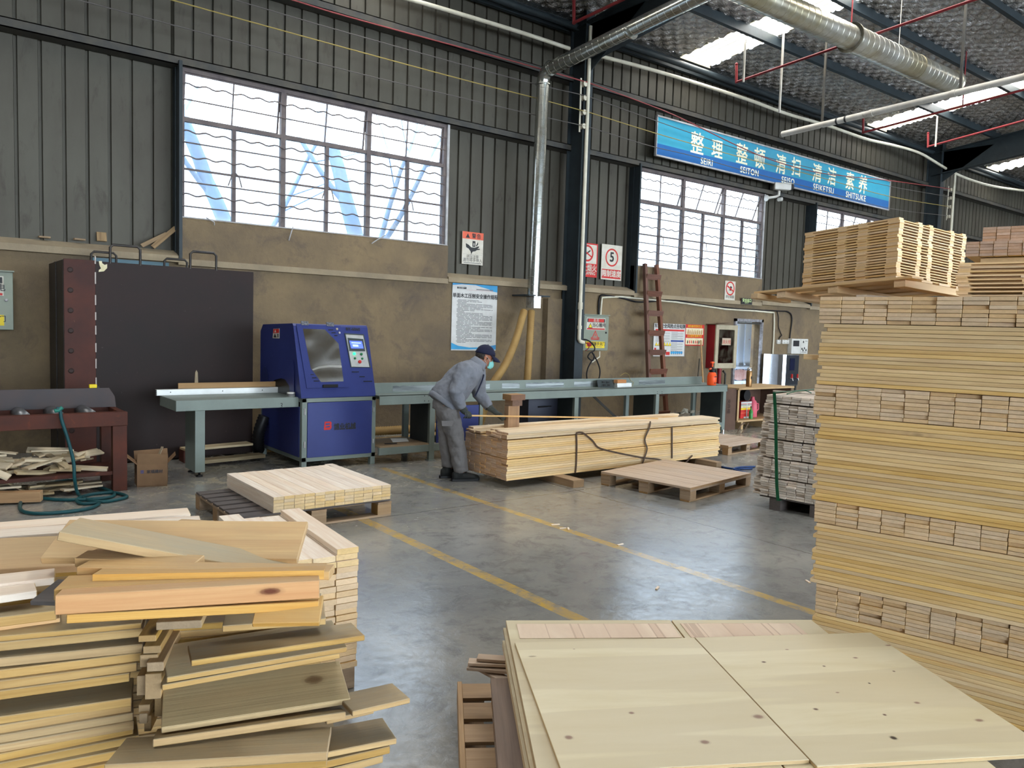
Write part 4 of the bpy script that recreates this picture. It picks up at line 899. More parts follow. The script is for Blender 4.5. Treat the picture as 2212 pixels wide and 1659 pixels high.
# teal air hose: hangs from the table and coils on the floor
M_teal = surf('teal_hose', S(26,74,78), S(22,60,66), .4, scale=4)
q4 = lambda x, y: (x/2.553, y/2.553+500)
pts = [PY(*q4(*q), 7.9) for q in ((310,975),(330,985),(340,1040),(375,1150),(405,1270),(412,1370))]+[G(*q4(*q), .016) for q in ((430,1445),(480,1478),(560,1490),(650,1478),(700,1460),(620,1440),(500,1450),(425,1478),(450,1500),(545,1498),(480,1530),(300,1552),(160,1552),(108,1520),(150,1445),(250,1395),(400,1372),(520,1400),(630,1445),(560,1472),(300,1478),(100,1440),(0,1370),(-60,1330))]
hs = thing('air_hose', (pts[6].x, pts[6].y, 0), 'dark teal air hose hanging from the roller table and coiled on the floor', 'hose')
MB().tube(smooth_path(pts, 6), .015, 8).build('hose', M_teal, hs)
b = MB(); b.tube([PY(*q4(300,990),7.9), PY(*q4(325,985),7.9), PY(*q4(345,970),7.9)], .018, 8); b.build('nozzle', surf('green_nozzle', S(36,110,96), None, .4), hs)
# cardboard carton
M_card = surf('cardboard', S(126,98,72), S(108,84,62), .85, scale=3)
q = [Vector((1.70,8.06,0)), Vector((1.96,8.0,0)), Vector((2.04,8.30,0)), Vector((1.74,8.36,0))]; hz = PY(328,1003,8.03).z
cr = thing('carton', (1.86, 8.18, 0), 'open cardboard carton full of wood scraps beside the roller table leg', 'carton')
b = MB()
for i in range(4):
    a, c = q[i], q[(i+1) % 4]; n_ = (c-a).cross(Vector((0,0,1))).normalized()*-.006; b.prism([a, c, c+Vector((0,0,hz)), a+Vector((0,0,hz))], n_)
b.prism([p+Vector((0,0,.004)) for p in q], (0,0,.006)); b.build('box_walls', M_card, cr)
for i, (o, h) in enumerate((((0,-.02,.10),0),((.07,.0,.07),1),((0,.03,.09),2),((-.09,0,.08),3))):
    a, c = q[i]+Vector((0,0,hz)), q[(i+1) % 4]+Vector((0,0,hz)); o = Vector(o); b = MB(); b.prism([a, c, c+o*.95, a+o*1.1], Vector((.003,.003,.002))); b.build('flap', M_card, cr)
b = MB(); ux = (q[1]-q[0]).normalized(); put_text(b, '家福建材', q[0]+ux*.155+Vector((0,-.004,hz*.62)), .036, ux, bold=.0008); b.build('lettering', surf('carton_ink', S(58,56,60), None, .8), cr)
b = MB(); 
for k in range(3): p = q[0]+ux*.03+Vector((0,-.004,hz*.62+.011*k)); b.prism([p, p+ux*.028, p+ux*.028+Vector((0,0,.006)), p+Vector((0,0,.006))], (0,.001,0))
b.build('logo_bars', M_navy, cr)
for i in range(9):
    a = rr.uniform(0,6.28); c = Vector((1.87,8.18,hz-.03+.008*i))+Vector((rr.uniform(-.05,.05), rr.uniform(-.05,.05), 0)); d = Vector((_c(a)*.09, _s(a)*.09, rr.uniform(-.05,.05)))
    if i == 8: d = Vector((.05,.02,.11))
    board_obj('wood_scrap', c-d, c+d, .03, .01, (0,0,1), M_offd, None, label='thin wood scrap lying in the open carton', cat='wood scrap', group='scraps in the carton')
# planks in front of the iron screen
board_obj('plank', (2.55,8.95,.05), (3.28,9.05,.05), .16, .04, (0,0,1), M_offd, None, label='dusty plank on the floor left of the blue machine below the iron screen', cat='plank')
board_obj('plank', (2.42,9.2,.16), (3.2,9.25,.17), .2, .025, (0,0,1), M_off, None, label='pale plank propped up against the foot of the iron screen', cat='plank')
board_obj('timber_block', (2.5,9.2,.07), (2.5,9.4,.07), .14, .14, (0,0,1), M_rust, None, label='rusty block carrying the pale plank below the iron screen', cat='block')
# --- infeed table
r = thing('infeed_table', (2.7, 8.5, 0), 'grey steel infeed table on a single leg left of the blue machine', 'table')
b = MB(); b.box(2.104, 3.398, 8.25, 8.90, .70, .81); b.build('top_beam', M_mgrey, r, .004)
b = MB(); b.box(2.302, 2.402, 8.29, 8.66, .05, .70); b.build('leg', M_mgrey, r, .004)
b = MB()
for y in (8.33, 8.62): b.lathe([(.035,0),(.035,.015),(.012,.02),(.012,.05)], (2.355, y, 0), n=14)
b.build('levelling_foot', M_blk, r)
b = MB(); b.box(2.06, 3.388, 8.84, 8.90, .81, .875); al = b.build('fence_rail', M_alu, r, .003)
b = MB()
for k in range(3): b.box(2.058, 2.061, 8.85, 8.89, .82+.018*k, .832+.018*k)
for x in (2.2, 2.75, 3.2): b.lathe([(.006,0),(.006,.003)], (x, 8.842, .845), (0,-1,0), 8)
b.build('rail_slots', M_blk, r)
b = MB(); p = PY(607,876,8.249); put_text(b, '3', p+Vector((0,-.001,-.025)), .075, shear=.15); b.build('hand_lettering', M_ink, r)
board_obj('fence_board', (2.30,8.93,.905), (3.385,8.93,.905), .022, .06, (0,0,1), wood('tan_board', S(168,136,96), S(140,110,76), S(160,128,90), var=.1), None, label='brown board standing on edge behind the white rail of the infeed table', cat='board')
b = MB(); a = PY(424,844,8.96); b.prism([(a.x-.022,8.955,.875),(a.x+.022,8.955,.875),(a.x+.014,8.955,1.05),(a.x,8.955,1.075),(a.x-.012,8.955,1.05)], (0,.012,0)); b.build('wood_paddle', M_offd, label='small upright wooden paddle behind the infeed table board', cat='paddle')
p = Vector((3.34, 8.33, .81)); tr_ = thing('tape_roll', p, 'white roll of tape standing on the infeed table beside the blue machine', 'tape roll')
b = MB(); b.lathe([(.026,0),(.045,0),(.045,.05),(.026,.05),(.026,0)], p, n=20); b.build('roll', M_alu, tr_)
b = MB(); b.lathe([(.0455,.012),(.0455,.036)], p, n=20); b.build('lettering_band', M_grey_ink, tr_)
# --- blue cross-cut machine
bx0, bx1, by0, by1 = 3.40, 4.305, 8.16, 9.44
r = thing('crosscut_machine', (3.85, 8.6, 0), 'blue cross-cut saw machine with a lit screen and a tinted window', 'machine')
b = MB()
for x in (bx0, bx1-.06):
    for y in (by0, by1-.06): b.box(x, x+.06, y, y+.06, .0, .80)
for y in (by0, by1-.05): b.box(bx0, bx1, y, y+.05, .755, .80); b.box(bx0, bx1, y, y+.05, .09, .14)
for x in (bx0, bx1-.05): b.box(x, x+.05, by0, by1, .755, .80); b.box(x, x+.05, by0, by1, .09, .14)
b.build('base_frame', M_mgrey, r, .003)
b = MB(); b.box(bx0+.062, bx1-.05, by0-.006, by0+.02, .135, .752); b.build('front_door', M_mblue, r, .003)
b = MB(); b.box(bx0-.004, bx0+.02, by0+.07, by1-.05, .135, .70); b.build('side_door', M_mblue, r, .003)
b = MB(); b.box(bx1-.02, bx1-.004, by0+.05, by1-.05, .135, .76); b.build('side_door', M_mblue, r)
b = MB(); b.box(bx0+.06, bx1-.06, by1-.03, by1, .1, .8); b.build('rear_panel', M_dgrey, r)
b = MB()
for z in (.25, .62):
    b.lathe([(.01,0),(.01,.07)], (bx0+.03, by0-.004, z), n=8)
    b.lathe([(.008,0),(.008,.05)], (bx1-.03, by0-.004, z), n=8)
b.build('hinge_pins', M_framel, r)
hp0, hp1 = Vector((0, by0, .80)), Vector((0, by0+.25, 1.625)); hd = (hp1-hp0); hn = Vector((0, -hd.z, hd.y)).normalized()
def HPt(px, py, off=0.0):
    d = ray(px, py); t = (hp0-CAM).dot(hn)/d.dot(hn); return CAM+d*t+hn*off
s6 = lambda x, y, off=0: HPt(x/3.19+500, y/3.19+600, off)
M_hood = M_mblue
b = MB(); pr = [(by0,.80),(by0+.25,1.60),(by0+.275,1.625),(by1-.08,1.60),(by1,1.52),(by1,.80)]
b.prism([(bx0-.01,y,z) for y, z in pr], (bx1-bx0+.01,0,0)); b.build('hood', M_hood, r, .012)
def panel(name, pts, mat, off=.002, th=.004, par=r, bev=0, label=None):
    b = MB(); b.prism([s6(x, y, off) for x, y in pts], -hn*th); return b.build(name, mat, par, bev, label=label)
dw = panel('window_door', [(445,320),(750,335),(806,755),(518,762)], M_mblue, .008, .01, bev=.002)
wp = [(490,352),(640,358),(735,455),(770,715),(615,720),(545,625)]
panel('window_backing', wp, surf('window_dark_inside', S(104,98,88), S(84,80,72), .5, scale=3), .0095, .002, dw)  # flat sheet coloured like the wall mirrored in the pane
panel('saw_guard', [(552,632),(600,612),(680,603),(756,606),(758,622),(680,618),(610,625),(560,640)], M_alu, .0105, .001, dw)
b = MB(); b.add([s6(x, y, .0125) for x, y in wp], [tuple(range(6))]); b.build('tinted_pane', glass('tinted_pane', (.75,.72,.66), .25, .1), dw)
panel('door_handle', [(625,740),(727,738),(728,757),(626,760)], M_blk, .03, .02, dw, .003)
for q in ([(475,300),(525,303),(529,330),(480,328)], [(650,308),(700,311),(704,338),(655,336)]): panel('door_hinge', q, surf('silver_hinge', S(120,122,128), S(50,52,60), .4, .5, scale=60), .016, .012, dw)
b = MB()
for x0, x1, y in ((828,876,650),(880,916,683),(907,967,715),(665,698,361),(687,715,381),(707,728,400),(543,565,668),(553,583,691),(565,602,713)): b.prism([s6(x0,y-3,.011), s6(x1,y-3,.011), s6(x1,y+3,.011), s6(x0,y+3,.011)], -hn*.003)
b.build('vent_slots', M_blk, r)
for x, y, m in ((725,355,M_creamp),(742,381,M_framel)): b = MB(); b.lathe([(.014,0),(.012,.008)], s6(x,y,.008), hn, 14); b.build('lock', m, r)
b = MB(); put_text(b, 'BY-6060', s6(838,364,.002), .050, (1,0,0), hd, bold=.0012, sx=1.0, space=1.05); b.build('lettering', M_ink, r)
panel('panel_recess', [(778,382),(912,390),(960,620),(822,618)], M_dgrey, .004, .004)  # raised dark plate stands in for the shaded edge of a recess
cp = panel('control_panel', [(786,392),(905,399),(948,616),(826,614)], surf('worn_panel_grey', S(170,172,170), S(150,150,148), .45, scale=8), .008, .004)
panel('screen_bezel', [(798,416),(905,424),(918,508),(810,506)], M_dgrey, .014, .008, cp)
panel('screen', [(809,436),(894,440),(906,489),(822,488)], emit('screen_glow', (.05,.09,1.0), 1.6), .0155, .002, cp, label='lit blue touch screen')
panel('screen_figures', [(822,447),(886,450),(888,456),(824,453)], emit('screen_text', (.2,.3,1.0), 2.2), .0165, .001, cp)
panel('screen_figures', [(830,462),(868,464),(872,478),(834,476)], emit('screen_text', None, 0), .0165, .001, cp)
M_gb = surf('green_button', S(40,110,70), None, .4)
for x, y, m, rd in ((843,525,emit('lit_green_button', (.02,1.0,.25), 1.6),.017),(892,528,M_gb,.015),(848,557,M_gb,.013),(898,559,M_gb,.013),(881,581,M_red,.02)):
    b = MB(); b.lathe([(rd,0),(rd,.012),(rd*.6,.016)], s6(x,y,.008), hn, 16); b.build('button', m, cp)
b = MB(); put_text(b, '博业机械', PY(745,926,by0-.008), .078, sx=.88, bold=.002); b.build('lettering', M_ink, r)
p = PY(708,919,by0-.008); lg = MB(); w_ = .046
lg.prism([p+Vector((x*w_,0,z*w_)) for x, z in ((-1,-.9),(.8,-.9),(1,-.6),(1,.0),(.85,.1),(1,.25),(1,.7),(.7,.95),(-.8,.95))], (0,.001,0)); lg.build('logo', M_red, r)
b = MB(); b.prism([p+Vector((x*w_,-.0015,z*w_)) for x, z in ((-.6,-.5),(.5,-.5),(.6,-.1),(-.6,-.25))], (0,.001,0)); b.prism([p+Vector((x*w_,-.0015,z*w_)) for x, z in ((-.6,.1),(.6,.2),(.5,.55),(-.5,.55))], (0,.001,0)); b.build('logo_gap', M_mblue, r)
b = MB(); a = PY(700,929,by0-.008); b.prism([a, a+Vector((.075,0,0)), a+Vector((.075,0,.014)), a+Vector((0,0,.014))], (0,.001,0)); b.build('logo', M_red, r)
b = MB(); a = PY(722,929,by0-.008); x = 0
for k in range(20): b.box(a.x+x, a.x+x+.008, by0-.009, by0-.008, a.z, a.z+.016); x += .0125 if k != 10 else .025
b.build('small_print', M_ink, r)
# left cheek of the hood
lx = bx0-.011
def LP(x, y, off=0): p = PX(x/3.19+500, y/3.19+600, lx); p.x -= off; return p
def lpanel(name, pts, mat, off=.003, par=r): b = MB(); b.prism([LP(x, y, off) for x, y in pts], (.003,0,0)); return b.build(name, mat, par)
lpanel('chute_cover', [(266,565),(430,570),(437,640),(437,822),(412,822),(405,745),(375,700),(345,692),(300,705),(278,740),(272,790),(264,790)], M_mblue, .012)
lpanel('chute_mouth', [(405,745),(375,700),(345,692),(300,705),(278,740),(274,800),(412,822)], M_blk, .004)  # flat black sheet stands in for the dark inside of the opening
lpanel('oval_hatch', [(208+24+24*_c(t), 690+80*_s(t)) for t in [i*math.pi/10 for i in range(20)]], surf('hatch_blue', S(34,44,92), None, .3), .004)
st = lpanel('danger_sticker', [(291,352),(332,350),(331,418),(286,416)], M_white, .004)
lpanel('sticker_header', [(292,354),(331,352),(331,380),(291,382)], M_red, .0055, st); lpanel('pictogram', [(302,384),(314,412),(292,411)], M_ink, .0055, st)
lpanel('small_print', [(316,386),(329,386),(329,412),(318,412)], M_grey_ink, .0055, st); lpanel('pictogram', [(305,358),(311,376),(299,376)], M_white, .007, st)
b = ribhose([(3.36,9.2,.5),(3.3,9.22,.3),(3.32,9.3,.1),(3.4,9.5,.06)], .07); b.build('dust_hose', M_blk, label='black ribbed hose in the gap left behind the blue machine', cat='hose')
# --- outfeed bench
r = thing('outfeed_bench', (7.5, 8.4, 0), 'long grey-green steel outfeed bench running along the wall right of the blue machine', 'bench')
bz0, bz1, bY0, bY1, bF = .705, .82, 8.05, 8.74, 8.30
b = MB(); b.box(bx1-.01, 10.79, bY0, bY0+.012, bz0, bz1); b.box(bx1-.01, 10.79, bY0, bY1, bz1-.012, bz1); b.box(10.778, 10.79, bY0, bY1, bz0, bz1); b.box(bx1, 10.79, bY1-.012, bY1, bz0, bz1); b.build('top', M_mgrey, r, .003)
M_rub = surf('rubbed_steel', S(70,76,78), S(140,146,146), .3, .3, scale=3, stretch=(.5,1,12))
b = MB(); b.box(bx1, 10.42, bF-.005, bF+.015, bz1-.005, .945); b.build('back_fence', M_mgrey, r, .003)
for (xa, xb) in ((4.6,5.25),(5.4,6.05),(6.25,6.55),(6.66,7.35),(7.55,8.15),(8.22,8.6),(8.9,9.5)):
    n_ = 14; b = MB(); q = []
    for i in range(n_+1): q.append((xa+(xb-xa)*i/n_, bF-.0065, .838+.004*_s(i*1.7)))
    for i in range(n_, -1, -1): q.append((xa+(xb-xa)*i/n_, bF-.0065, .905+.006*_s(i*2.3)))
    b.prism(q, (0,.001,0)); b.build('worn_patch', M_rub, r)
lgx = [PY(928,930,bY0).x, PY(1241,890,bY0).x, PY(1416,890,bY0).x, PY(1561,890,bY0).x]
for x in lgx:
    b = MB(); b.box(x, x+.075, bY0+.002, bY0+.05, .0, bz0); b.box(x-.01, x+.09, bY0-.01, bY0+.08, 0, .01); b.build('leg', M_mgrey, r, .003)
    b = MB(); b.box(x, x+.07, bY1-.06, bY1-.01, 0, bz0); b.build('leg', M_mgrey, r)
    b = MB(); b.box(x, x+.014, bY0+.05, bY0+.47, .1, bz0); b.build('side_panel', M_dgrey, r)
b = MB(); b.box(bx1, lgx[1], bY0+.005, bY0+.045, .115, .20); b.build('lower_rail', M_mgrey, r, .003)
b = MB(); b.box(bx1, lgx[1], bY1-.06, bY1-.02, .115, .20); b.build('lower_rail', M_mgrey, r, .003)
b = MB(); b.box(lgx[2], lgx[3], bY0+.005, bY0+.045, .115, .19); b.build('lower_rail', M_mgrey, r, .003)
b = MB(); b.box(bx1+.01, 5.0, bY0+.01, 8.7, .20, .215); sh = b.build('shelf_board', M_scrapw, r)
b = MB(); b.box(5.09, 5.72, bY0+.012, bY0+.03, .21, .66); b.build('cabinet_door', M_mblue, r, .003)
b = MB(); b.box(5.73, 5.78, bY0+.005, bY0+.05, 0, bz0); b.build('leg', M_mgrey, r, .003)
b = MB(); b.box(6.82, 7.36, 8.42, 8.72, .22, .69); b.build('drawer_unit', surf('dark_slate', S(58,62,76), None, .45), r, .004)
b = MB(); b.tube([(7.0,8.42,.55),(7.0,8.38,.555),(7.2,8.38,.555),(7.2,8.42,.55)], .01, 6); b.build('drawer_handle', M_blk, r)
b = MB()
for px, py in ((917,855),(926,855),(917,866),(926,866),(1420,846),(1430,846),(1420,850),(1430,850)): p = PY(px, py, bY0); b.lathe([(.006,0),(.006,.002)], (p.x, bY0-.001, p.z), (0,-1,0), 8)
b.build('bolt_holes', M_blk, r)
b = MB(); pp = [(4.62,8.3),(4.83,8.28),(4.84,8.35),(4.64,8.40)]; b.prism([(x, y, .217+.03*(i > 1)) for i, (x, y) in enumerate(pp)], (0,0,.002)); b.build('paper_sheet', M_paper, label='crumpled white sheet of paper on the bench shelf beside the ribbed hoses', cat='paper')
b = MB(); b.bar((4.45,8.2,.225), (4.6,8.17,.225), .02, .01); b.build('metal_clip', M_blk, label='small dark metal clip lying on the bench shelf', cat='clip')
board_obj('pipe_batten', PY(1281,855,8.6), PY(1334,905,8.4), .035, .035, (0,0,1), M_girt, None, label='grey tube slanting under the bench right of the drawer unit', cat='tube')
rr = random.Random(8)
for px, py in ((1470,890),(1480,887),(1492,890)):
    p = PY(px, py, 8.5); b = MB(); ps = [p+Vector((rr.uniform(-.09,.09), rr.uniform(-.05,.05), rr.uniform(-.05,.05))) for _ in range(7)]
    bm = bmesh.new(); [bm.verts.new(v) for v in ps]; bmesh.ops.convex_hull(bm, input=bm.verts); bm.verts.index_update(); b.add([v.co for v in bm.verts], [[v.index for v in f.verts] for f in bm.faces], False); bm.free()
    b.build('crumpled_bag', surf('dusty_bag', S(140,134,120), None, .8), label='crumpled dusty bag in the heap under the right end of the bench', cat='bag', group='bags under the bench')
# things on the bench
p = PY(1306,839,8.15)
r = thing('switch_box', (p.x, 8.15, .82), 'dark grey switch box tilted on the bench below the electrical box', 'switch box')
w0, w1 = PY(1292,838,8.2), PY(1324,836,8.12)
b = MB(); b.prism([(w0.x,8.20,.821),(w1.x,8.09,.821),(w1.x,8.15,.935),(w0.x,8.23,.925)], (.07,.07,0)); b.build('case', M_dgrey, r, .006)
b = MB(); n_ = Vector((w1.x-w0.x, -.11, 0)).normalized()
for i in range(2):
    for k in range(2): c = Vector((w0.x,8.20,.843))+n_*(.09+.07*k)+Vector((0,-.004+.02*i,.016+.043*i)); b.obox(c, n_*.016, (0,.003,0), (0,0,.011))
b.build('switches', M_blk, r)
for (z, w, h, lab) in ((.8355,.07,.028,'lower white batten on the bench beside the switch box'),(.8645,.06,.028,'upper white batten stacked on the bench beside the switch box')):
    p0, p1 = PY(1330,834,8.2), PY(1361,832,8.2); board_obj('batten', (p0.x,8.2,z), (p1.x,8.2,z), w, h, (0,0,1), M_alu, None, label=lab, cat='batten')
p0, p1 = PY(1330,822,8.2), PY(1349,820,8.2); board_obj('wood_block', (p0.x,8.2,.904), (p1.x,8.2,.906), .08, .05, (0,0,1), wood('orange_block', S(196,140,90), S(170,112,70), S(190,140,96), var=.1), None, label='orange-brown wood block on top of the white battens on the bench', cat='wood block')
MB().tube(smooth_path([PY(x, y, 8.22) for x, y in ((1340,812),(1350,806),(1358,810),(1362,822),(1368,826),(1364,836))]), .004, 5).build('bent_wire', M_wirey, label='thin yellow bent wire beside the white battens on the bench', cat='wire')
# orange sprayer
sp = G(1537,832,.82); r = thing('sprayer', sp, 'orange pump sprayer bottle with a black neck at the end of the bench', 'sprayer')
M_or = surf('orange_plastic', S(236,88,40), S(220,80,36), .35, scale=6)
b = MB(); b.lathe([(.07,0),(.075,.01),(.077,.14),(.06,.2),(.045,.215)], sp, n=22); b.build('bottle', M_or, r)
b = MB(); b.lathe([(.046,.21),(.05,.22),(.05,.26),(.03,.275),(.02,.29),(.012,.30)], sp, n=18); b.build('neck', M_blk, r)
b = MB(); b.tube([sp+Vector((.03,0,.25)), sp+Vector((.08,0,.26)), sp+Vector((.10,0,.22)), sp+Vector((.09,0,.15))], .012, 8); b.build('handle', M_blk, r)
b = MB(); b.tube([sp+Vector((0,0,.29)), sp+Vector((0,0,.36))], .012, 8); b.box(sp.x-.035, sp.x+.025, sp.y-.015, sp.y+.015, sp.z+.36, sp.z+.385); b.tube([sp+Vector((-.02,0,.27)), sp+Vector((-.1,-.02,.262))], .014, 8); b.build('pump', M_or, r)
b = MB(); b.box(sp.x-.03, sp.x+.035, sp.y-.079, sp.y-.077, sp.z+.135, sp.z+.15); b.lathe([(.011,0),(.011,.002)], sp+Vector((-.015,-.077,.04)), (0,-1,0), 10); b.lathe([(.011,0),(.011,.002)], sp+Vector((.03,-.072,.04)), (0,-1,0), 10); b.build('printed_marks', M_ink, r)
# --- wooden locker with tea things
r = thing('open_locker', (11.9, 8.5, 0), 'open plywood locker holding a milk carton and thermos behind the grey stack', 'locker')
M_lockd = surf('stained_plywood', S(92,70,58), S(76,58,50), .7, scale=2); M_lockl = surf('plywood_edge', S(176,148,108), S(160,132,96), .7, scale=6)
kx0, kx1, ky0, ky1, kz0, kz1 = PY(1592,900,8.3).x, 13.0, 8.28, 8.95, .16, .70
sl_ = .42
b = MB(); b.prism([(kx0-.03,ky0,kz0),(kx0,ky0,kz0),(kx0,ky1,kz0),(kx0-.03,ky1,kz0)], (0,0,kz1-kz0)); b.build('side', M_lockd, r)
b = MB(); b.box(kx1, kx1+.03, ky0, ky1, 0, kz1); b.build('side', M_lockd, r)
b = MB(); b.box(kx0-.06, kx1+.05, ky0-.04, ky1+.02, kz1, kz1+.03); b.build('top_board', M_lockl, r)
b = MB(); b.box(kx0-.03, kx1, ky0-.02, ky1, kz0-.03, kz0); b.build('bottom_board', M_lockl, r)
b = MB(); b.box(kx0, kx1, ky1-.02, ky1, kz0, kz1); b.build('back', M_lockd, r)
b = MB(); b.box(kx0-.04, kx0-.03+.04, ky0-.008, ky0, kz0-.02, kz1); b.build('edge_strip', M_lockl, r)
for x in (kx0+.1, kx0+.75): b = MB(); b.box(x, x+.06, ky0, ky1, 0, kz0-.03); b.build('foot', M_lockl, r)
b = MB(); b.box(kx0-.55, kx0-.04, ky0+.02, ky0+.04, .12, kz1+.02); b.box(kx0-.55, kx0-.04, ky0+.02, ky1, 0, .12); b.build('side_cupboard', M_lockd, r)
b = MB(); p = PY(1572,878,ky0+.015); put_text(b, '文件柜', p, .085, (0,0,-1), (1,0,0), bold=.001); b.build('lettering', surf('faint_ink', S(60,48,42), None, .8), r)
def onsh(px, py, y, z): p = PY(px, py, y); return Vector((p.x, y, z))
p = onsh(1605,914,8.5,kz0); mk = thing('milk_carton', p, 'red and orange striped milk carton in the open locker', 'carton')
b = MB(); b.box(p.x-.155, p.x+.155, 8.45, 8.6, kz0, kz0+.30); b.build('box', M_red, mk, .004)
for v0, v1, m in ((.155,.185,M_yellow),(.19,.225,M_sticker),(.225,.255,surf('grey_stripe', S(150,160,156), None, .5)),(.09,.105,M_orange)): b = MB(); b.box(p.x-.154, p.x+.154, 8.4485, 8.45, kz0+v0, kz0+v1); b.build('stripe', m, mk)
b = MB(); b.box(p.x-.156, p.x+.156, 8.4475, 8.449, kz0+.265, kz0+.30); b.box(p.x+.01, p.x+.03, 8.446, 8.449, kz0, kz0+.3); b.box(p.x-.06, p.x+.156, 8.4475, 8.449, kz0, kz0+.03); b.build('white_tape', M_paper, mk)
M_pink = surf('pink_enamel', S(206,96,112), S(192,86,102), .4, scale=5)
p = onsh(1623,914,8.55,kz0); th = thing('thermos', p, 'pink thermos flask with a handle behind the milk carton', 'thermos')
b = MB(); b.lathe([(.085,0),(.09,.01),(.09,.22),(.07,.29),(.04,.315),(.038,.34)], p, n=20); b.build('body', M_pink, th)
b = MB(); b.lathe([(.032,.34),(.032,.37),(.01,.375)], p, n=14); b.build('stopper', M_pink, th)
b = MB(); b.tube([p+Vector((.08,-.02,.25)), p+Vector((.14,-.03,.24)), p+Vector((.15,-.03,.14)), p+Vector((.09,-.02,.1))], .012, 8); b.build('handle', M_pink, th)
p = onsh(1621,913,8.36,kz0); gb = thing('green_bottle', p, 'small green bottle in front of the pink thermos', 'bottle')
b = MB(); b.lathe([(.035,0),(.037,.02),(.035,.13),(.014,.17),(.013,.2)], p, n=16); b.build('glass_body', surf('green_glass', S(40,130,60), S(90,140,80), .2, scale=12), gb)
b = MB(); b.lathe([(.016,.2),(.016,.225),(.006,.228)], p, n=12); b.build('cap', M_lockd, gb)
p = onsh(1598,882,8.7,kz0); b = MB(); b.lathe([(.10,0),(.10,.1)], p+Vector((0,-.05,.40)), (0,-1,0), 20); b.box(p.x-.12,p.x+.12,8.68,8.78,kz0,kz0+.32); b.build('black_drum', M_blk, label='round black object in the back of the open locker', cat='drum')
M_brass = surf('bronze_flask', S(138,104,66), S(120,90,56), .3, .6, scale=4)
p = PY(1617,841,8.45); p = Vector((p.x, 8.45, kz1+.03)); fl = thing('flask', p, 'bronze vacuum flask standing on top of the open locker', 'flask')
b = MB(); b.lathe([(.05,0),(.052,.01),(.052,.27),(.044,.29)], p, n=18); b.build('body', M_brass, fl)
b = MB(); b.lathe([(.042,.29),(.042,.33),(.03,.345)], p, n=16); b.build('lid', M_inox, fl)
b = MB(); b.box(p.x-.02, p.x+.01, 8.3965, 8.398, p.z+.14, p.z+.19); b.build('mark', M_ink, fl)
# ================================================================== timber
R_ = random.Random(77)
M_pine = wood('sawn_pine', S(218,188,136), S(192,156,102), S(206,176,138), var=.2, knots=.55, endvar=.4)
M_pinew = wood('white_pine', S(238,226,210), S(218,194,170), S(214,184,136), var=.14, knots=.45)
M_pinedust = wood('dusty_pine', S(190,156,98), S(158,122,70), S(160,132,94), dust=S(158,148,124), dustamt=.9, var=.22, knots=.5)
M_pinefresh = wood('fresh_pine', S(212,172,112), S(186,138,82), S(184,150,104), dust=S(170,150,116), dustamt=.6, var=.16, knots=.7)
M_weath = wood('weathered_lath', S(206,192,178), S(176,160,146), S(218,206,192), var=.34, knots=.1, endvar=.5)
M_slat = wood('pale_slat', S(226,196,150), S(204,168,120), S(224,192,150), var=.14, knots=.2)
M_pallet = wood('pallet_wood', S(168,142,112), S(136,110,84), S(150,118,80), var=.22, knots=.3)
M_palletp = wood('pale_pallet_deck', S(196,176,156), S(168,146,126), S(160,128,92), var=.26, knots=.3)
def brd(name, c, x, y, lx, ly, lz, m, label=None, cat=None, group=None, ch=.0012, parent=None, rx=0):
    """board: length lx along x, width ly along y, thickness lz"""
    x = Vector(x).normalized(); y = Vector(y); z = x.cross(y).normalized(); y = z.cross(x)
    if rx: M0 = Matrix.Rotation(rx, 3, x); y = M0 @ y; z = M0 @ z
    o = bpy.data.objects.new(name, box_mesh(lx, ly, lz, m, ch)); COL.objects.link(o)
    M = Matrix((x, y, z)).transposed().to_4x4(); c = Vector(c)
    if parent is not None: c = c-ORG[parent.name]; o.parent = parent
    else: ORG[o.name] = c.copy()
    M.translation = c; o.matrix_local = M
    return tag(o, label, cat, group)
j = lambda a: R_.uniform(-a, a)
# ---------------- tall pile on the right
PO = Vector((3.282, 1.892, 0)); PS = Vector((.255, -.967, 0)).normalized(); PD = Vector((.967, .255, 0)).normalized(); ZU = Vector((0,0,1))
def PP(s, d, z): return PO+PS*s+PD*d+ZU*z
LAY = ['topmost', 'second', 'third', 'lowest']
cross = [(1.708, 1.828, 7, -.07), (1.292, 1.429, 8, -.072), (.796, .897, 6, -.04), (.377, .513, 8, -.012)]
longs = [(1.431, 1.706, 16, -.055), (.899, 1.290, 22, -.045), (.515, .794, 16, -.03), (.10, .375, 16, -.012)]
NC = 9
for k, (z0, z1, n, s0) in enumerate(cross):
    t = (z1-z0)/n
    for r in range(n):
        for c in range(NC):
            dj = abs(R_.gauss(0, .006)); z = z1-(r+.5)*t; w = .0925+j(.0012)
            brd('pine_board', PP(s0+(c+.5)*.0945+j(.0008), .575+dj+.004, z+j(.0004)), PD, PS, 1.15, w, t-.0012, M_pine, 'board end, %s column, %s row down, in the %s cross layer of tall pile' % (ORD[c+1], ORD[r+1], LAY[k]), 'board', 'board ends in the %s cross layer of the tall pile' % LAY[k])
for k, (z0, z1, n, s0) in enumerate(longs):
    t = (z1-z0)/n
    for r in range(n):
        z = z1-(r+.5)*t; e = s0+j(.012)+(.02 if (k == 0 and r < 2) else 0); Lh = 2.1+j(.02)
        brd('pine_board', PP(e+Lh/2, .0465+abs(R_.gauss(0,.0035)), z), PS, -PD, Lh, .093, t-.0011, M_pine, 'long board edge, %s from the top, %s lengthwise layer of tall pile' % (ORD[r+1], LAY[k]), 'board', 'long boards in the %s lengthwise layer of the tall pile' % LAY[k])
b = MB()
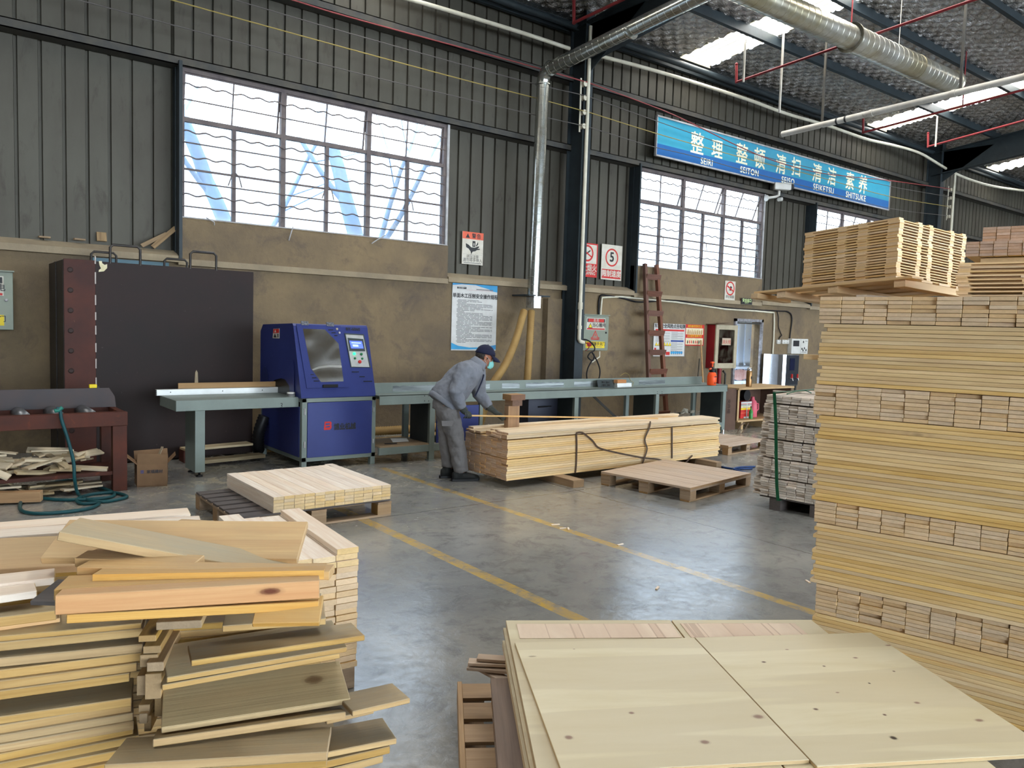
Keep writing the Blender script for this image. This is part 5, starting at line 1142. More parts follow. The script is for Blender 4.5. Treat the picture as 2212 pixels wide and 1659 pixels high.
for k, (z0, z1, n, s0) in enumerate(longs):
    t = (z1-z0)/n
    for r in range(n):
        for c in range(1, 12): b.obox(PP(s0+1.05+j(.01), .0465+c*.096, z1-(r+.5)*t), PS*1.05, PD*.0455, ZU*(t/2-.0006))
for k, (z0, z1, n, s0) in enumerate(cross):
    t = (z1-z0)/n
    for r in range(n):
        for c in range(NC, 21): b.obox(PP(s0+(c+.5)*.0945, .58, z1-(r+.5)*t), PS*.046, PD*.575, ZU*(t/2-.0006))
b.build('inner_boards', M_pine, label='remaining boards deeper inside the tall right-hand pile', cat='boards', kind='stuff')
for d in (.15, .6, 1.05):
    b = MB(); b.obox(PP(.95, d, .05), PS*1.0, PD*.05, ZU*.049); b.build('bearer', M_pallet, label='timber bearer under the tall right-hand pile', cat='bearer', group='bearers under the tall pile')
brd('sticker', PP(-.10, .05, 1.552), PS, PD, .075, .03, .024, M_slat, 'short stick end poking out of the far edge of the tall pile', 'stick')
# ---------------- slatted panels stacked on top of it
yw = math.radians(6); A_ = Vector((_s(yw), _c(yw), 0)); B_ = Vector((_c(yw), -_s(yw), 0))
tl = math.radians(3.2)
A_ = (A_*_c(tl)+Vector((0,0,-_s(tl)))).normalized(); B_ = (B_*_c(tl*.9)+Vector((0,0,-_s(tl*.9)))).normalized(); N_ = B_.cross(A_).normalized(); A_ = N_.cross(B_)
def copy_kids(src, dst):
    for ch in list(src.children):
        q = ch.copy(); COL.objects.link(q); q.parent = dst
NEAR = Vector((3.92, 1.938, 1.955)); LA, LB, NP, PT = .56, .62, 22, .0139
def panel_thing(o_, ax, bx, la, lb, t, ends, mids, m, name, label, group, stf=.64, sw=.06):
    """boards run along ax on top of cross bars that run along bx"""
    r = thing(name, o_, label, 'panel', group)
    st = t*stf
    for f in ends: brd('slat', o_+bx*(lb*f)+ax*(la/2)+Vector((0,0,t-st/2)), ax, bx, la, lb*sw, st, m, parent=r, ch=0)
    for f, w in mids: brd('cross_bar', o_+ax*(la*f)+bx*(lb/2)+Vector((0,0,(t-st)/2)), bx, ax, lb, la*w, t-st, m, parent=r, ch=0)
    return r
first = None
for i in range(NP):
    off = A_*j(.004)+B_*j(.004)+ (A_+B_)*(.0009*(NP-i)) ; o_ = NEAR+N_*(PT*i)+off
    lab = 'slatted panel, %s from the bottom of the tall leaning stack' % ORD[i+1]
    if first is None:
        first = panel_thing(o_, A_, B_, LA, LB, PT*.96, (.03,.30,.46,.78,.97), ((.055,.11),(.36,.10),(.58,.09),(.95,.10)), M_slat, 'slatted_panel', lab, 'slatted panels in the tall leaning stack')
    else:
        q = first.copy(); COL.objects.link(q); q.location = o_; q['label'] = lab; ORG[q.name] = o_; copy_kids(first, q)
# the pallet under it
o_ = NEAR-N_*.05
pl = thing('pallet', o_, 'low pallet carrying the leaning slatted panel stack, its boards overhanging the pile', 'pallet')
brd('deck_board', o_+A_*.40+B_*.03+N_*.043, A_, B_, .98, .10, .012, M_slat, parent=pl)
for f in (.18, .34, .5, .62): brd('deck_board', o_+A_*.33+B_*f+N_*.043, A_, B_, .76, .10, .012, M_slat, parent=pl)
for f in (-.02, .36, .7): brd('skid', o_+A_*f+B_*.34+N_*.018, B_, A_, .70, .06, .036, M_slat, parent=pl)
brd('skid', o_+A_*.86+B_*.10+N_*.018, B_, A_, .30, .05, .03, M_slat, parent=pl)
brd('loose_slat', PP(.02, .62, 1.838)+Vector((0,0,0)), (B_.x,B_.y,0), (A_.x,A_.y,0), .42, .07, .012, M_weath, 'dark thin slat lying under the leaning panel stack on the tall pile', 'slat')
brd('loose_slat', PP(.06, .56, 1.852), (B_.x,B_.y,0), (A_.x,A_.y,0), .30, .06, .012, M_weath, 'upper dark thin slat under the leaning panel stack', 'slat')
first = None
for i in range(9):
    o_ = PP(.43, .24, 1.832)+ZU*(.0172*i)+PS*j(.006)+PD*j(.004)+PS*(.004*abs(i-4))
    lab = 'slatted panel, %s from the bottom of the lower stack at the right edge' % ORD[i+1]
    if first is None: first = panel_thing(o_, PS, PD, .62, .5, .0165, (.06,.3,.5,.7,.94), ((.04,.07),(.44,.09),(.86,.08)), M_slat, 'slatted_panel', lab, 'slatted panels in the lower stack at the right edge', .44, .11)
    else:
        q = first.copy(); COL.objects.link(q); q.location = o_; q['label'] = lab; ORG[q.name] = o_; copy_kids(first, q)
# ---------------- farther stack of board ends behind
FO = Vector(CAM+ray(2085, 549)*6.4); FD = PD; FS = PS
M_pinkend = wood('pinkish_board', S(222,180,106), S(200,156,92), S(178,146,122), var=.22, knots=.3)
for (s0, z0, rows, cols, tag_, d0) in ((.0, FO.z-.02, 5, 9, 'lower', 0.), (.10, FO.z+.105, 5, 5, 'upper', .1)):
    for r in range(rows):
        for c in range(cols):
            brd('far_board', Vector((FO.x,FO.y,0))+FS*(s0+(c+.5)*.098)+FD*(d0+.5+abs(j(.012)))+ZU*(z0+(r+.5)*.024), FD, FS, 1.0, .094, .0225, M_pinkend, 'far board end, %s column, %s row up, %s bundle behind slatted panels' % (ORD[c+1], ORD[r+1], tag_), 'board', '%s bundle of boards behind the slatted panels' % tag_)
b = MB(); zb = FO.z-.025
for r in range(14): b.obox(Vector((FO.x,FO.y,0))+FS*.6+FD*.55+ZU*(zb/14*(r+.5)), FS*.5, FD*.45, ZU*(zb/28-.003))
b.build('board_stack', M_pine, label='hidden stack of boards that carries the far bundles', cat='boards', kind='stuff')
# ---------------- grey weathered stack with green strap
g0 = G(1660, 1100); GE = Vector((.14,-.99,0)).normalized(); GN = Vector((.99,.14,0)).normalized()
def GP(s, d, z): return Vector((g0.x, g0.y, 0))+GE*s+GN*d+ZU*z
lay = [(.125,.30,-.185),(.312,.487,-.165),(.499,.665,-.15),(.677,.823,-.135),(.835,1.005,-.12),(1.017,1.09,-.10)]
NMS = ['lowest', 'second lowest', 'third lowest', 'third highest', 'second highest', 'topmost']
for k, (z0, z1, s0) in enumerate(lay):
    n = max(3, round((z1-z0)/.0215)); t = (z1-z0)/n
    for c in range(6):
        col = R_.gauss(0, .006)+(.03 if c == 0 else 0)
        for r in range(n):
            brd('weathered_lath', GP(s0+(c+.5)*.088+j(.004), .5+col+R_.gauss(0,.007)+.02*(c == 0)*(r % 3 == 0), z1-(r+.5)*t), GN, GE, 1.0, .084+j(.003), t-.0025, M_weath, 'grey lath end, %s column, %s row down, %s layer of strapped stack' % (ORD[c+1], ORD[r+1], NMS[k].replace(' ', '-')), 'lath', 'weathered laths in the %s layer of the strapped stack' % NMS[k])
b = MB()
for k, (z0, z1, s0) in enumerate(lay):
    n = max(3, round((z1-z0)/.0215)); t = (z1-z0)/n
    for c in range(6, 11):
        for r in range(n): b.obox(GP(s0+(c+.5)*.088, .5+j(.01), z1-(r+.5)*t), GN*.5, GE*.042, ZU*(t/2-.001))
    b.obox(GP(.25, .5, z1+.006), GE*.5, GN*.02, ZU*.006)
b.build('inner_laths', M_weath, label='remaining weathered laths hidden deeper in the strapped stack', cat='laths', kind='stuff')
b = MB(); q = []
for (px, z) in ((-.015,1.12),(.0,1.0),(.02,.8),(.04,.5),(.06,.25),(.08,.11)): q.append(GP(px+.03, -.045, z))
for a, c in zip(q, q[1:]): b.bar(a, c, .004, .03, GE)
b.bar(q[0], q[0]+GN*1.1, .03, .004, ZU); b.bar(q[-1]+Vector((0,0,0)), q[-1]+GN*1.1, .03, .004, ZU)
M_strapg = surf('green_strap', S(24,74,48), S(30,90,58), .35, scale=12)
b.build('strap', M_strapg, label='dark green plastic strap around the weathered grey stack', cat='strap')
b = MB(); b.tube(smooth_path([G(1700,851,1.12), G(1720,845,1.135), G(1740,844,1.13), G(1752,849,1.12)]), .006, 5); b.build('strap_tail', M_strapg, label='loose green strap tail lying on top of the weathered stack', cat='strap')
gp = thing('pallet', GP(.3,.5,0), 'dark pallet under the weathered grey lath stack', 'pallet')
M_paldark = wood('dark_pallet', S(96,88,84), S(70,64,62), S(88,80,76), var=.15, knots=.2)
for s in (.06, .45, .8): brd('skid', GP(s,.5,.055), GN, GE, 1.0, .11, .11, M_paldark, parent=gp)
brd('deck_board', GP(.40,.06,.116), GE, GN, 1.0, .1, .012, M_paldark, parent=gp)
for d in (.5,.94): brd('deck_board', GP(.40,d,.116), GE, GN, 1.0, .1, .012, M_paldark, parent=gp)
# ---------------- long bundle the worker sorts
BY, BX0, BX1, bw = 6.25, 4.80, 8.26, .0975
bl = [(.305,.499,9,'middle'),(.08,.298,9,'bottom')]
M_bund = wood('bundle_pine', S(246,216,162), S(226,186,128), S(206,170,138), var=.16, knots=.4)
M_bundt = wood('bundle_pine_top', S(236,214,178), S(214,184,142), S(196,158,126), var=.1, knots=.35)
for z0, z1, n, nm in bl:
    t = (z1-z0)/n
    for c in range(8):
        for r in range(n):
            x0 = BX0+abs(R_.gauss(0,.008))+(.006 if c else 0); x1 = BX1+R_.gauss(0,.01)
            brd('batten_board', ((x0+x1)/2, BY+(c+.5)*bw+j(.001)+ (.003*abs(j(1)) if c == 0 else 0), z1-(r+.5)*t), (1,0,0), (0,1,0), round(x1-x0, 2), .0955, t-.0014, M_bund, 'long batten, %s from the front, %s row down, %s layer of bundle' % (ORD[c+1], ORD[r+1], nm), 'batten', '%s layer of the long batten bundle' % nm)
tp = [(0, 4.80, 3), (1, 4.80, 3), (2, 4.86, 3), (3, 4.80, 2), (4, 4.96, 3), (5, 4.80, 1), (6, 4.84, 2), (7, 4.81, 2)]
tp = {0: (4.80,3), 1: (4.795,3), 2: (4.81,3), 3: (4.80,2), 4: (4.92,2), 5: (4.80,1), 6: (4.80,1), 7: (4.82,2)}
for c, (x0, n) in tp.items():
    for r in range(n):
        xa = x0+j(.012)+(0 if c < 2 else .02*r); x1 = BX1+R_.gauss(-.02,.015)-(.0 if c < 3 else .6*(r == n-1 and c in (4,6)))
        brd('batten_board', ((xa+x1)/2, BY+(c+.5)*bw, .510+.0228*(r+.5)), (1,0,0), (0,1,0), round(x1-xa, 2), .0955, .0216, M_bundt, 'long batten, %s from the front, %s row up, top layer of bundle' % (ORD[c+1], ORD[r+1]), 'batten', 'top layer of the long batten bundle')
for x in (5.3, 6.5, 7.7):
    for z in (.3015, .5045): brd('spacer_lath', (x, BY+.40, z), (0,1,0), (1,0,0), .80, .05, .0055 if z < .4 else .0085, M_pallet, 'thin spacer lath between two layers of the long bundle', 'spacer', 'spacer laths in the long bundle', ch=0)
for x, lab in ((5.52,'timber bearer under the long bundle near the worker'),(6.95,'middle timber bearer under the long bundle'),(7.86,'timber bearer poking out under the right end of the long bundle')):
    brd('bearer', (x, BY+.26, .0395), (0,1,0), (1,0,0), 1.15, .15 if x < 6 else .10, .079, M_pallet, lab, 'bearer')
M_strapb = surf('brown_strap', S(92,72,56), S(72,56,44), .5, scale=10)
def strapfront(px_pts, lab, w=.022):
    q = [PY(x, y, BY-.008) for x, y in px_pts]; b = MB()
    for a, c in zip(q, q[1:]): b.bar(a, c+(c-a).normalized()*.004, .004, w, (1,0,.2))
    b.build('strap', M_strapb, label=lab, cat='strap')
def flat(pts, Y, w, lab, m=M_strapb):
    q = smooth_path([PY(x, y, Y) for x, y in pts], 5); b = MB(); vs = []; fs = []
    for i, p in enumerate(q):
        t = (q[min(i+1, len(q)-1)]-q[max(i-1,0)]).normalized(); n = Vector((-t.z, 0, t.x))*w/2; vs += [p+n, p-n, p+n+Vector((0,.003,0)), p-n+Vector((0,.003,0))]
    for i in range(len(q)-1): a = 4*i; c = a+4; fs += [(a,a+1,c+1,c),(a+2,c+2,c+3,a+3),(a,c,c+2,a+2),(a+1,a+3,c+3,c+1)]
    b.add(vs, fs, False); b.build('strap', m, label=lab, cat='strap')
flat([(1245,936),(1246,960),(1245,1000),(1243,1022)], BY-.008, .022, 'brown strap hanging straight down near the left of the long bundle')
flat([(1245,936),(1252,934),(1262,937),(1280,952),(1293,967),(1320,975),(1352,982),(1390,989),(1420,992),(1440,999)], BY-.012, .02, 'brown strap drooping diagonally across the front of the long bundle')
flat([(1405,910),(1403,924),(1394,945),(1394,956),(1398,970),(1392,990),(1387,1004)], BY-.016, .022, 'brown strap hanging loosely in the middle of the long bundle')
flat([(1452,921),(1452,950),(1452,990)], BY-.008, .022, 'brown strap running down the right part of the long bundle')
flat([(1440,999),(1452,1004),(1478,1001),(1490,990),(1496,984)], BY-.012, .02, 'brown strap tail curling on the floor under the long bundle')
# post of offcut blocks standing on the bundle
pb = G(1107, 919, .556)
M_post = wood('dark_edge_block', S(176,140,98), S(150,112,76), S(128,98,80), var=.16, knots=.2)
py0 = BY+.60
pX = PY(1107, 900, py0).x; zt = PY(1107, 876, py0).z; zt2 = PY(1107, 851, py0).z; zb = .534
for i, dx in enumerate((-.055, .0, .045)): brd('post_board', (pX+dx, py0, (zb+zt)/2), (0,0,1), (1,0,0), round(zt-zb,3), .05 if i else .065, .075, M_post, ['left','middle','right'][i]+' upright block of the little post standing on the bundle', 'block')
hh = (zt2-zt)/2
brd('post_board', (pX+.01, py0, zt+hh*.5), (0,1,0), (1,0,0), .14, .14, hh-.002, M_post, 'lower flat block lying across the little post on the bundle', 'block')
brd('post_board', (pX+.005, py0-.01, zt+hh*1.5), (0,1,0), (1,0,0), .16, .20, hh-.001, M_post, 'top flat block lying across the little post on the bundle', 'block')
# ---------------- pallets on the floor
def pallet(o_, ux, uy, la, lb, label, deck, nd=6, dz=.022, blk=.075, bs=.10, m=M_pallet, gapf=.0, skid_along='x'):
    """la along ux (deck boards run this way), lb along uy"""
    ux = Vector(ux).normalized(); uy = Vector(uy).normalized(); r = thing('pallet', Vector(o_)+ux*la/2+uy*lb/2, label, 'pallet'); o_ = Vector(o_)
    h = blk+.02; w = lb/nd
    for i in range(nd): brd('deck_board', o_+ux*la/2+uy*(w*(i+.5))+ZU*(h+dz/2+.018), ux, uy, la, w*(1-gapf)-.008, dz, deck, parent=r)
    for f in (bs/2, la/2, la-bs/2):
        brd('stringer', o_+ux*f+uy*lb/2+ZU*(h+.009), uy, ux, lb, bs, .018, m, parent=r)
        for g in (bs/2, lb/2, lb-bs/2): brd('block', o_+ux*f+uy*g+ZU*(.018+(h-.018)/2), ux, uy, bs, bs*.9, h-.018, m, parent=r)
    if skid_along == 'x':
        for g in (bs/2, lb/2, lb-bs/2): brd('bottom_board', o_+ux*la/2+uy*g+ZU*.009, ux, uy, la, bs*.85, .017, m, parent=r)
    else:
        for f in (bs/2, la/2, la-bs/2): brd('bottom_board', o_+ux*f+uy*lb/2+ZU*.009, uy, ux, lb, bs*.85, .017, m, parent=r)
    return r
pa, pf, pr = G(1297,1047), G(1490,1086), G(1621,1050)
pallet(pf, (pa-pf), (pr-pf), (pa-pf).length, (pr-pf).length, 'empty wooden pallet on the floor in front of the long bundle', M_palletp, nd=6, blk=.085, bs=.12, skid_along='y')
q0 = G(1573,984)
pallet(q0, (1,.12,0), (-.12,1,0), 1.1, .9, 'pale pallet on the floor behind the grey stack, left end showing', M_palletp, nd=6)
# ---------------- white boards on a pallet
wx0, wx1, wy0, wy1 = 2.205, 3.235, 5.83, 6.97
pallet((1.93, 5.84, 0), (1,0,0), (0,1,0), 1.32, 1.1, 'dark pallet under the low stack of white boards', M_paldark, nd=7, gapf=.25, blk=.09, bs=.13, m=M_pallet, dz=.018)
nw = 12; w = (wx1-wx0)/nw; zb0 = .149; tt = (.276-zb0)/5
for c in range(nw):
    for r in range(5):
        Lh = 1.12+j(.012)+(.06 if c == nw-1 else 0)
        brd('white_board', (wx0+(c+.5)*w+j(.001), wy0+Lh/2+abs(j(.006)), zb0+(r+.5)*tt), (0,1,0), (1,0,0), round(Lh,2), w-.0025, tt-.0014, M_pinew, 'white board, %s from the left, %s row up, low stack near machine' % (ORD[c+1], ORD[r+1]), 'board', 'low stack of white boards on the dark pallet')
# ---------------- neat white stack behind the foreground heap
zt = .67; nr_ = G(775, 1181, zt); fr_ = G(646, 1097, zt); dy = (fr_-nr_); Ls = dy.length; dy.normalize(); dx = Vector((dy.y, -dy.x, 0)); wn = (nr_-G(721,1186,zt)).length
wn = .098; th = .0268; nrow = 20
for c in range(4):
    for r in range(nrow-(1 if c in (1, 2) else 0)):
        z = zt-(nrow-r-.5)*th; e = j(.010); 
        brd('stacked_board', nr_-dx*((c+.5)*(wn+.003))+dy*(Ls/2+e)+ZU*(z-zt)+dx*j(.003), dy, dx, round(Ls,2), wn, th-.0015, M_pinew if r > nrow-4 else M_pine, 'pale board, %s from the right, %s row up, neat stack behind heap' % (ORD[c+1], ORD[r+1]), 'board', 'neat stack behind the messy heap')
for f in (.15, .85):
    brd('bearer', nr_-dx*.2+dy*(Ls*f)+ZU*(.066-zt), dx, dy, .44, .1, .13, M_pallet, 'bearer under the neat stack behind the messy heap', 'bearer', 'bearers under the neat stack')
# ---------------- messy heap in the left foreground: each board from its visible front top edge
def FB(a, b_, dep, w, t, back=None, m=M_pinedust, lab=None, cat='board', name='heap_board', dz=0.0, z=None, tilt=0, group=None, notch=None, ch=.0015):
    A = CAM+ray(*a)*dep if z is None else G(a[0], a[1], z)
    Bp = G(b_[0], b_[1], A.z+dz); x = (Bp-A); Lh = x.length; x.normalize()
    n = Vector((-x.y, x.x, 0)); n = n if n.dot(FW) > 0 else -n; n.normalize()
    if back is not None:
        d = ray(*back).normalized(); oc = CAM-A; bb = oc.dot(d); cc = oc.dot(oc)-w*w; ds = bb*bb-cc
        tq = -bb+(math.sqrt(ds) if ds > 0 else 0); C = CAM+d*tq; y = (C-A); y = (y-y.dot(x)*x).normalized()
    else: y = (n*_c(tilt)+ZU*_s(tilt))
    zz = x.cross(y); zz = zz if zz.z > 0 else -zz
    c = A+x*Lh/2+y*w/2-zz*t/2
    if notch:      # (distance along from the left end, half width, depth) cut from the far edge
        f, hw, dp = notch; q = [(-Lh/2, -w/2), (Lh/2, -w/2), (Lh/2, w/2)]
        q += [(-Lh/2+f+hw*_c(math.pi*k/8), w/2-dp*_s(math.pi*k/8)) for k in range(9)]+[(-Lh/2, w/2)]
        y2 = zz.cross(x); sg = 1 if y2.dot(y) > 0 else -1
        b = MB(); b.prism([(p, r_, -t/2) for p, r_ in q], (0, 0, t)); o = b.build(name, m, None, org=(0, 0, 0))
        M = Matrix((x, y2*sg, zz if sg > 0 else -zz)).transposed().to_4x4(); M.translation = c; o.matrix_local = M; ORG[o.name] = c.copy()
        return tag(o, lab, cat, group)
    return brd(name, c, x, y, Lh, w, t, m, lab, cat, group, ch=ch)
# lower-left stack, seen along its front edges
rows = [((0,1371),(306,1346),.14),((-2,1385),(309,1357),.16),((-2,1419),(308,1391),.17),((0,1446),(310,1409),.15),((0,1470),(296,1432),.13),((0,1492),(280,1454),.14),((-2,1548),(284,1507),.15),((0,1568),(284,1520),.14),((0,1590),(288,1540),.15),((0,1611),(289,1558),.15),((0,1632),(288,1571),.14),((0,1652),(300,1588),.15),((0,1674),(300,1612),.16),((0,1698),(300,1636),.16)]
for i, (a, b_, w) in enumerate(rows):
    FB((a[0]-60, a[1]+9), b_, 1.54-.006*i, w, .0185, m=M_pinedust, lab='long dusty board, %s from the top of the neat stack at the lower left corner' % ORD[i+1], group='neat lower left stack')
for i, (a, b_, w) in enumerate(rows[:12]):
    FB((a[0]-60, a[1]+9-14), (b_[0]-14, b_[1]-14), 1.70-.006*i, .13, .0185, m=M_pinedust, lab='board behind the front row of the lower left stack, %s from the top' % ORD[i+1], group='second row of the lower left stack')
# right-hand part of the heap
FB((360,1464),(750,1398),1.56,.13,.012, back=(352,1394), lab='dusty board just under the grey-topped board at the right of the heap')
FB((413,1427),(788,1372),1.53,.115,.0115, back=(404,1394), lab='grey-topped split board lying on the right part of the heap')
FB((350,1480),(735,1411),1.57,.12,.012, lab='thin board third down at the right of the heap')
FB((348,1572),(757,1509),1.50,.135,.014, back=(350,1478), m=wood('knotty_dusty_pine', S(190,160,106), S(160,130,82), S(170,142,104), dust=S(150,136,102), dustamt=.75, var=.04, knots=0, spots=[(.118,.012,.02,.014,S(104,82,56))]), lab='wide dusty board with one big round knot at the right of the heap')
FB((330,1597),(747,1537),1.47,.12,.014, back=(335,1575), lab='narrow dusty board right under the wide knotty board')
FB((225,1652),(707,1624),1.40,.125,.016, back=(226,1598), lab='dusty bottom board with a sawn step in the lower middle of the heap')
FB((240,1672),(706,1642),1.42,.12,.014, lab='board under the stepped bottom board of the heap')
FB((761,1537),(886,1508),1.58,.10,.011, back=(752,1497), lab='short split board sticking out furthest right of the heap')
FB((705,1556),(808,1532),1.60,.09,.010, lab='thin board below the furthest sticking-out board')
FB((600,1646),(857,1595),1.52,.11,.012, back=(640,1590), lab='grey-topped board sticking out at the lower right of the heap')
FB((600,1668),(843,1612),1.52,.11,.016, lab='tan board below the lower right sticking-out board')
FB((600,1690),(828,1632),1.52,.11,.016, lab='lowest tan board at the lower right of the heap')
for i, (a, w) in enumerate(((296,1372,18),(318,1399,22),(296,1407,20),(314,1452,20),(298,1456,17),(293,1508,22),(322,1515,16),(300,1532,18),(306,1557,18)) and []): pass
for i, (x0, y0, x1, y1) in enumerate(((300,1372,336,1386),(310,1395,346,1411),(296,1458,318,1502),(314,1454,347,1510),(300,1522,323,1538),(334,1507,349,1548),(301,1541,318,1563),(312,1545,326,1580),(303,1413,340,1440),(318,1430,352,1450))):
    a = CAM+ray(x0, y1)*(1.58+.01*(i % 3)); w_ = (x1-x0)*1.58/F_PX; h_ = (y1-y0)*1.58/F_PX
    dpx = Vector((.42,.90,-.02)).normalized(); rx_ = RT.copy(); rx_.z = 0; rx_.normalize()
    brd('short_block', a+rx_*w_/2+ZU*h_/2+dpx*.15, dpx, rx_, .3, w_, h_, M_pinedust, 'short board end in the dark gap of the heap, %s from the top' % ORD[i+1], 'board', 'short ends in the dark gap of the heap')
a = CAM+ray(343,1356)*1.50; brd('short_block', a+RT*.04+ZU*.007+Vector((.42,.9,0))*.12, (.42,.9,0), (.9,-.42,0), .25, .082, .0155, M_pinedust, 'board end jutting out alone below the crossed heap', 'board')
FB((544,1346),(690,1344),1.50,.07,.012, back=(640,1330), lab='thin curved slat end under the right of the crossed boards', m=M_pinefresh)
FB((480,1352),(704,1336),1.64,.13,.014, lab='dark-topped board in the shade under the crossed boards')
# filler rows carry the crossed boards; lower ones added to darken the gap
for i in range(21):
    FB((255+j(10),1358+16*i),(690+j(12),1330+13*i),1.72-.004*i,.16,.02, lab='shaded board inside the heap under the crossed boards, %s down' % ORD[i+1], group='boards inside the heap')
# crossed boards on top
FB((143,1328),(689,1299),1.44,.06,.0165, m=M_pinefresh, lab='pale bottom board of the crossed boards with a ragged edge', back=(150,1312))
T1 = FB((118,1287),(691,1254),1.43,.045,.036, m=wood('orange_pine', S(206,158,106), S(186,130,80), S(170,138,100), dust=S(176,158,124), dustamt=.6, var=.04, knots=0, spots=[(.142,.002,.021,.007,S(96,50,28))], saxes='XZ'), lab='thick orange-brown board on edge with a dark knot in front of the heap', back=(116,1274))
FB((116,1273),(690,1241),1.47,.10,.022, m=M_pinefresh, lab='board behind the thick knotty board, left end squared', back=(114,1246))
FB((200,1241),(700,1232),1.53,.07,.018, m=M_pinefresh, lab='board with a half-round notch in its top edge', back=(203,1225), notch=(.155,.019,.012))
FB((165,1225),(712,1235),1.58,.055,.018, m=M_pinefresh, lab='thin board running the full width behind the notched board', back=(167,1210))
FB((160,1206),(420,1217),1.64,.05,.02, m=M_pinefresh, lab='bark-edged board end on the left behind the notched board', back=(166,1189))
FB((183,1195),(380,1214),1.70,.05,.018, m=M_pinefresh, lab='short slim board tucked under the long diagonal board', back=(184,1182))
FB((86,1205),(642,1207),1.74,.15,.017, m=M_pinefresh, lab='wide leaning board under the long diagonal board', back=(107,1125))
FB((127,1148),(637,1244),1.62,.125,.020, dz=-.11, m=M_pinedust, lab='long grey-topped board lying diagonally across the top of the heap', back=(153,1114))
FB((330,1150),(616,1166),1.92,.14,.017, m=M_pinefresh, lab='leaning board with a bite cut out of its top corner', back=(325,1122), notch=(.265,.03,.03))
# boards behind and left of them
FB((-50,1163),(435,1128),2.05,.10,.016, m=M_pinew, lab='front one of two long white boards at the back of the heap', back=(-52,1147))
FB((-50,1147),(412,1110),2.17,.09,.016, m=M_pinew, lab='rear one of two long white boards at the back of the heap')
FB((-50,1232),(330,1212),1.86,.16,.02, m=M_pinefresh, lab='big tan board standing at a slant behind the left of the heap', back=(-50,1167))
FB((-60,1268),(118,1248),1.66,.08,.016, m=M_pinew, lab='pale board end at the left edge, upper of two', back=(-58,1246))
FB((-60,1296),(80,1276),1.60,.09,.016, m=M_pinew, lab='pale board end at the left edge, lower of two', back=(-58,1270))
FB((64,1298),(150,1300),1.55,.10,.01, m=M_paldark, lab='grey-brown triangular offcut leaning at the left of the crossed boards', back=(104,1251))
FB((-60,1340),(122,1318),1.56,.13,.02, m=M_pinedust, lab='grey-topped board at the left edge below the pale board ends', back=(-60,1318))
FB((-60,1362),(130,1335),1.56,.13,.016, m=M_pinefresh, lab='tan board with a small knot at the left edge below the grey-topped board')
for i in range(12):
    FB((-60,1250+14*i),(330,1215+13*i),1.90,.20,.02, lab='board inside the left part of the heap, %s down' % ORD[i+1], group='boards inside the left part of the heap')
# boards lower down, out of the photograph, that carry the heap
b = MB(); xh = Vector((.96,-.26,0)).normalized(); yh = Vector((.26,.96,0)).normalized()
for (px, py, dep, Lx, Ly, off) in ((-60,1712,1.45,.62,.72,0),(330,1700,1.46,.36,.46,0)):
    a = CAM+ray(px, py)*dep; zt_ = a.z-.01; n = int(zt_/.024)
    for i in range(n): b.obox(Vector((a.x,a.y,0))+xh*(Lx/2+.01*_s(i*2.1))+yh*(Ly/2+.012+.008*_s(i*1.3))+ZU*(.012+i*.024), xh*Lx/2, yh*Ly/2, ZU*.0115)
b.build('heap_base', M_pinedust, label='boards at the bottom of the messy heap carrying all the others', cat='boards', kind='stuff')
# ---------------- plywood on pallets in the right foreground
PZ = .44
o_ = G(1093,1331,PZ); ea = (G(1448,1330.5,PZ)-o_); Wl = ea.length; ea.normalize(); eb = Vector((ea.y,-ea.x,0)); eb = eb if eb.dot(FW) < 0 else -eb
def ply_mat(name='spruce_plywood', spots=None):
    m, nt, b = nodes_of(name); b.inputs['Roughness'].default_value = .5; b.inputs['Specular IOR Level'].default_value = .3
    v = _coord(nt, (1.2, 7, 1), True); g = _noise(nt, v, 1.5, 5, .6, .5); big = _noise(nt, _coord(nt, (.3, 4.2, 1), True), 1.4, 2, .5)
    col = _mix(nt, _ramp(nt, g, [(.3, 0.0), (.75, 1.0)]), S(216,205,176), S(202,188,152))
    col = _mix(nt, _ramp(nt, big, [(.47, 0.0), (.50, .55)]), col, S(196,182,152))
    vo = nt.nodes.new('ShaderNodeTexVoronoi'); vo.inputs['Scale'].default_value = 1; L(nt, _coord(nt, (5.2, 8.5, 1), True), vo.inputs['Vector'])
    sel = nt.nodes.new('ShaderNodeSeparateColor'); L(nt, vo.outputs['Color'], sel.inputs[0])
    kf = _math(nt, 'MULTIPLY', _ramp(nt, vo.outputs['Distance'], [(.03, 1.0), (.10, 0.0)]), _math(nt, 'LESS_THAN', sel.outputs[0], .12))
    col = _mix(nt, _math(nt, 'MULTIPLY', kf, .7), col, S(128,96,76))
    if spots: col = spots_on(nt, col, spots)
    t = nt.nodes.new('ShaderNodeTexCoord'); s_ = nt.nodes.new('ShaderNodeSeparateXYZ'); L(nt, t.outputs['Normal'], s_.inputs[0])
    side = _math(nt, 'LESS_THAN', _math(nt, 'ABSOLUTE', s_.outputs[2], 0), .5)
    s2 = nt.nodes.new('ShaderNodeSeparateXYZ'); L(nt, t.outputs['Object'], s2.inputs[0])
    ply = _math(nt, 'GREATER_THAN', _math(nt, 'FRACT', _math(nt, 'MULTIPLY', s2.outputs[2], 330), 0), .5)
    ec = _mix(nt, ply, S(206,182,138), S(168,140,104)); col = _mix(nt, side, col, ec)
    oi = nt.nodes.new('ShaderNodeObjectInfo'); hs = nt.nodes.new('ShaderNodeHueSaturation'); L(nt, _math(nt, 'MULTIPLY_ADD', oi.outputs['Random'], .1, .94), hs.inputs['Value']); L(nt, col, hs.inputs['Color'])
    L(nt, hs.outputs[0], b.inputs['Base Color']); return m
M_ply = ply_mat()
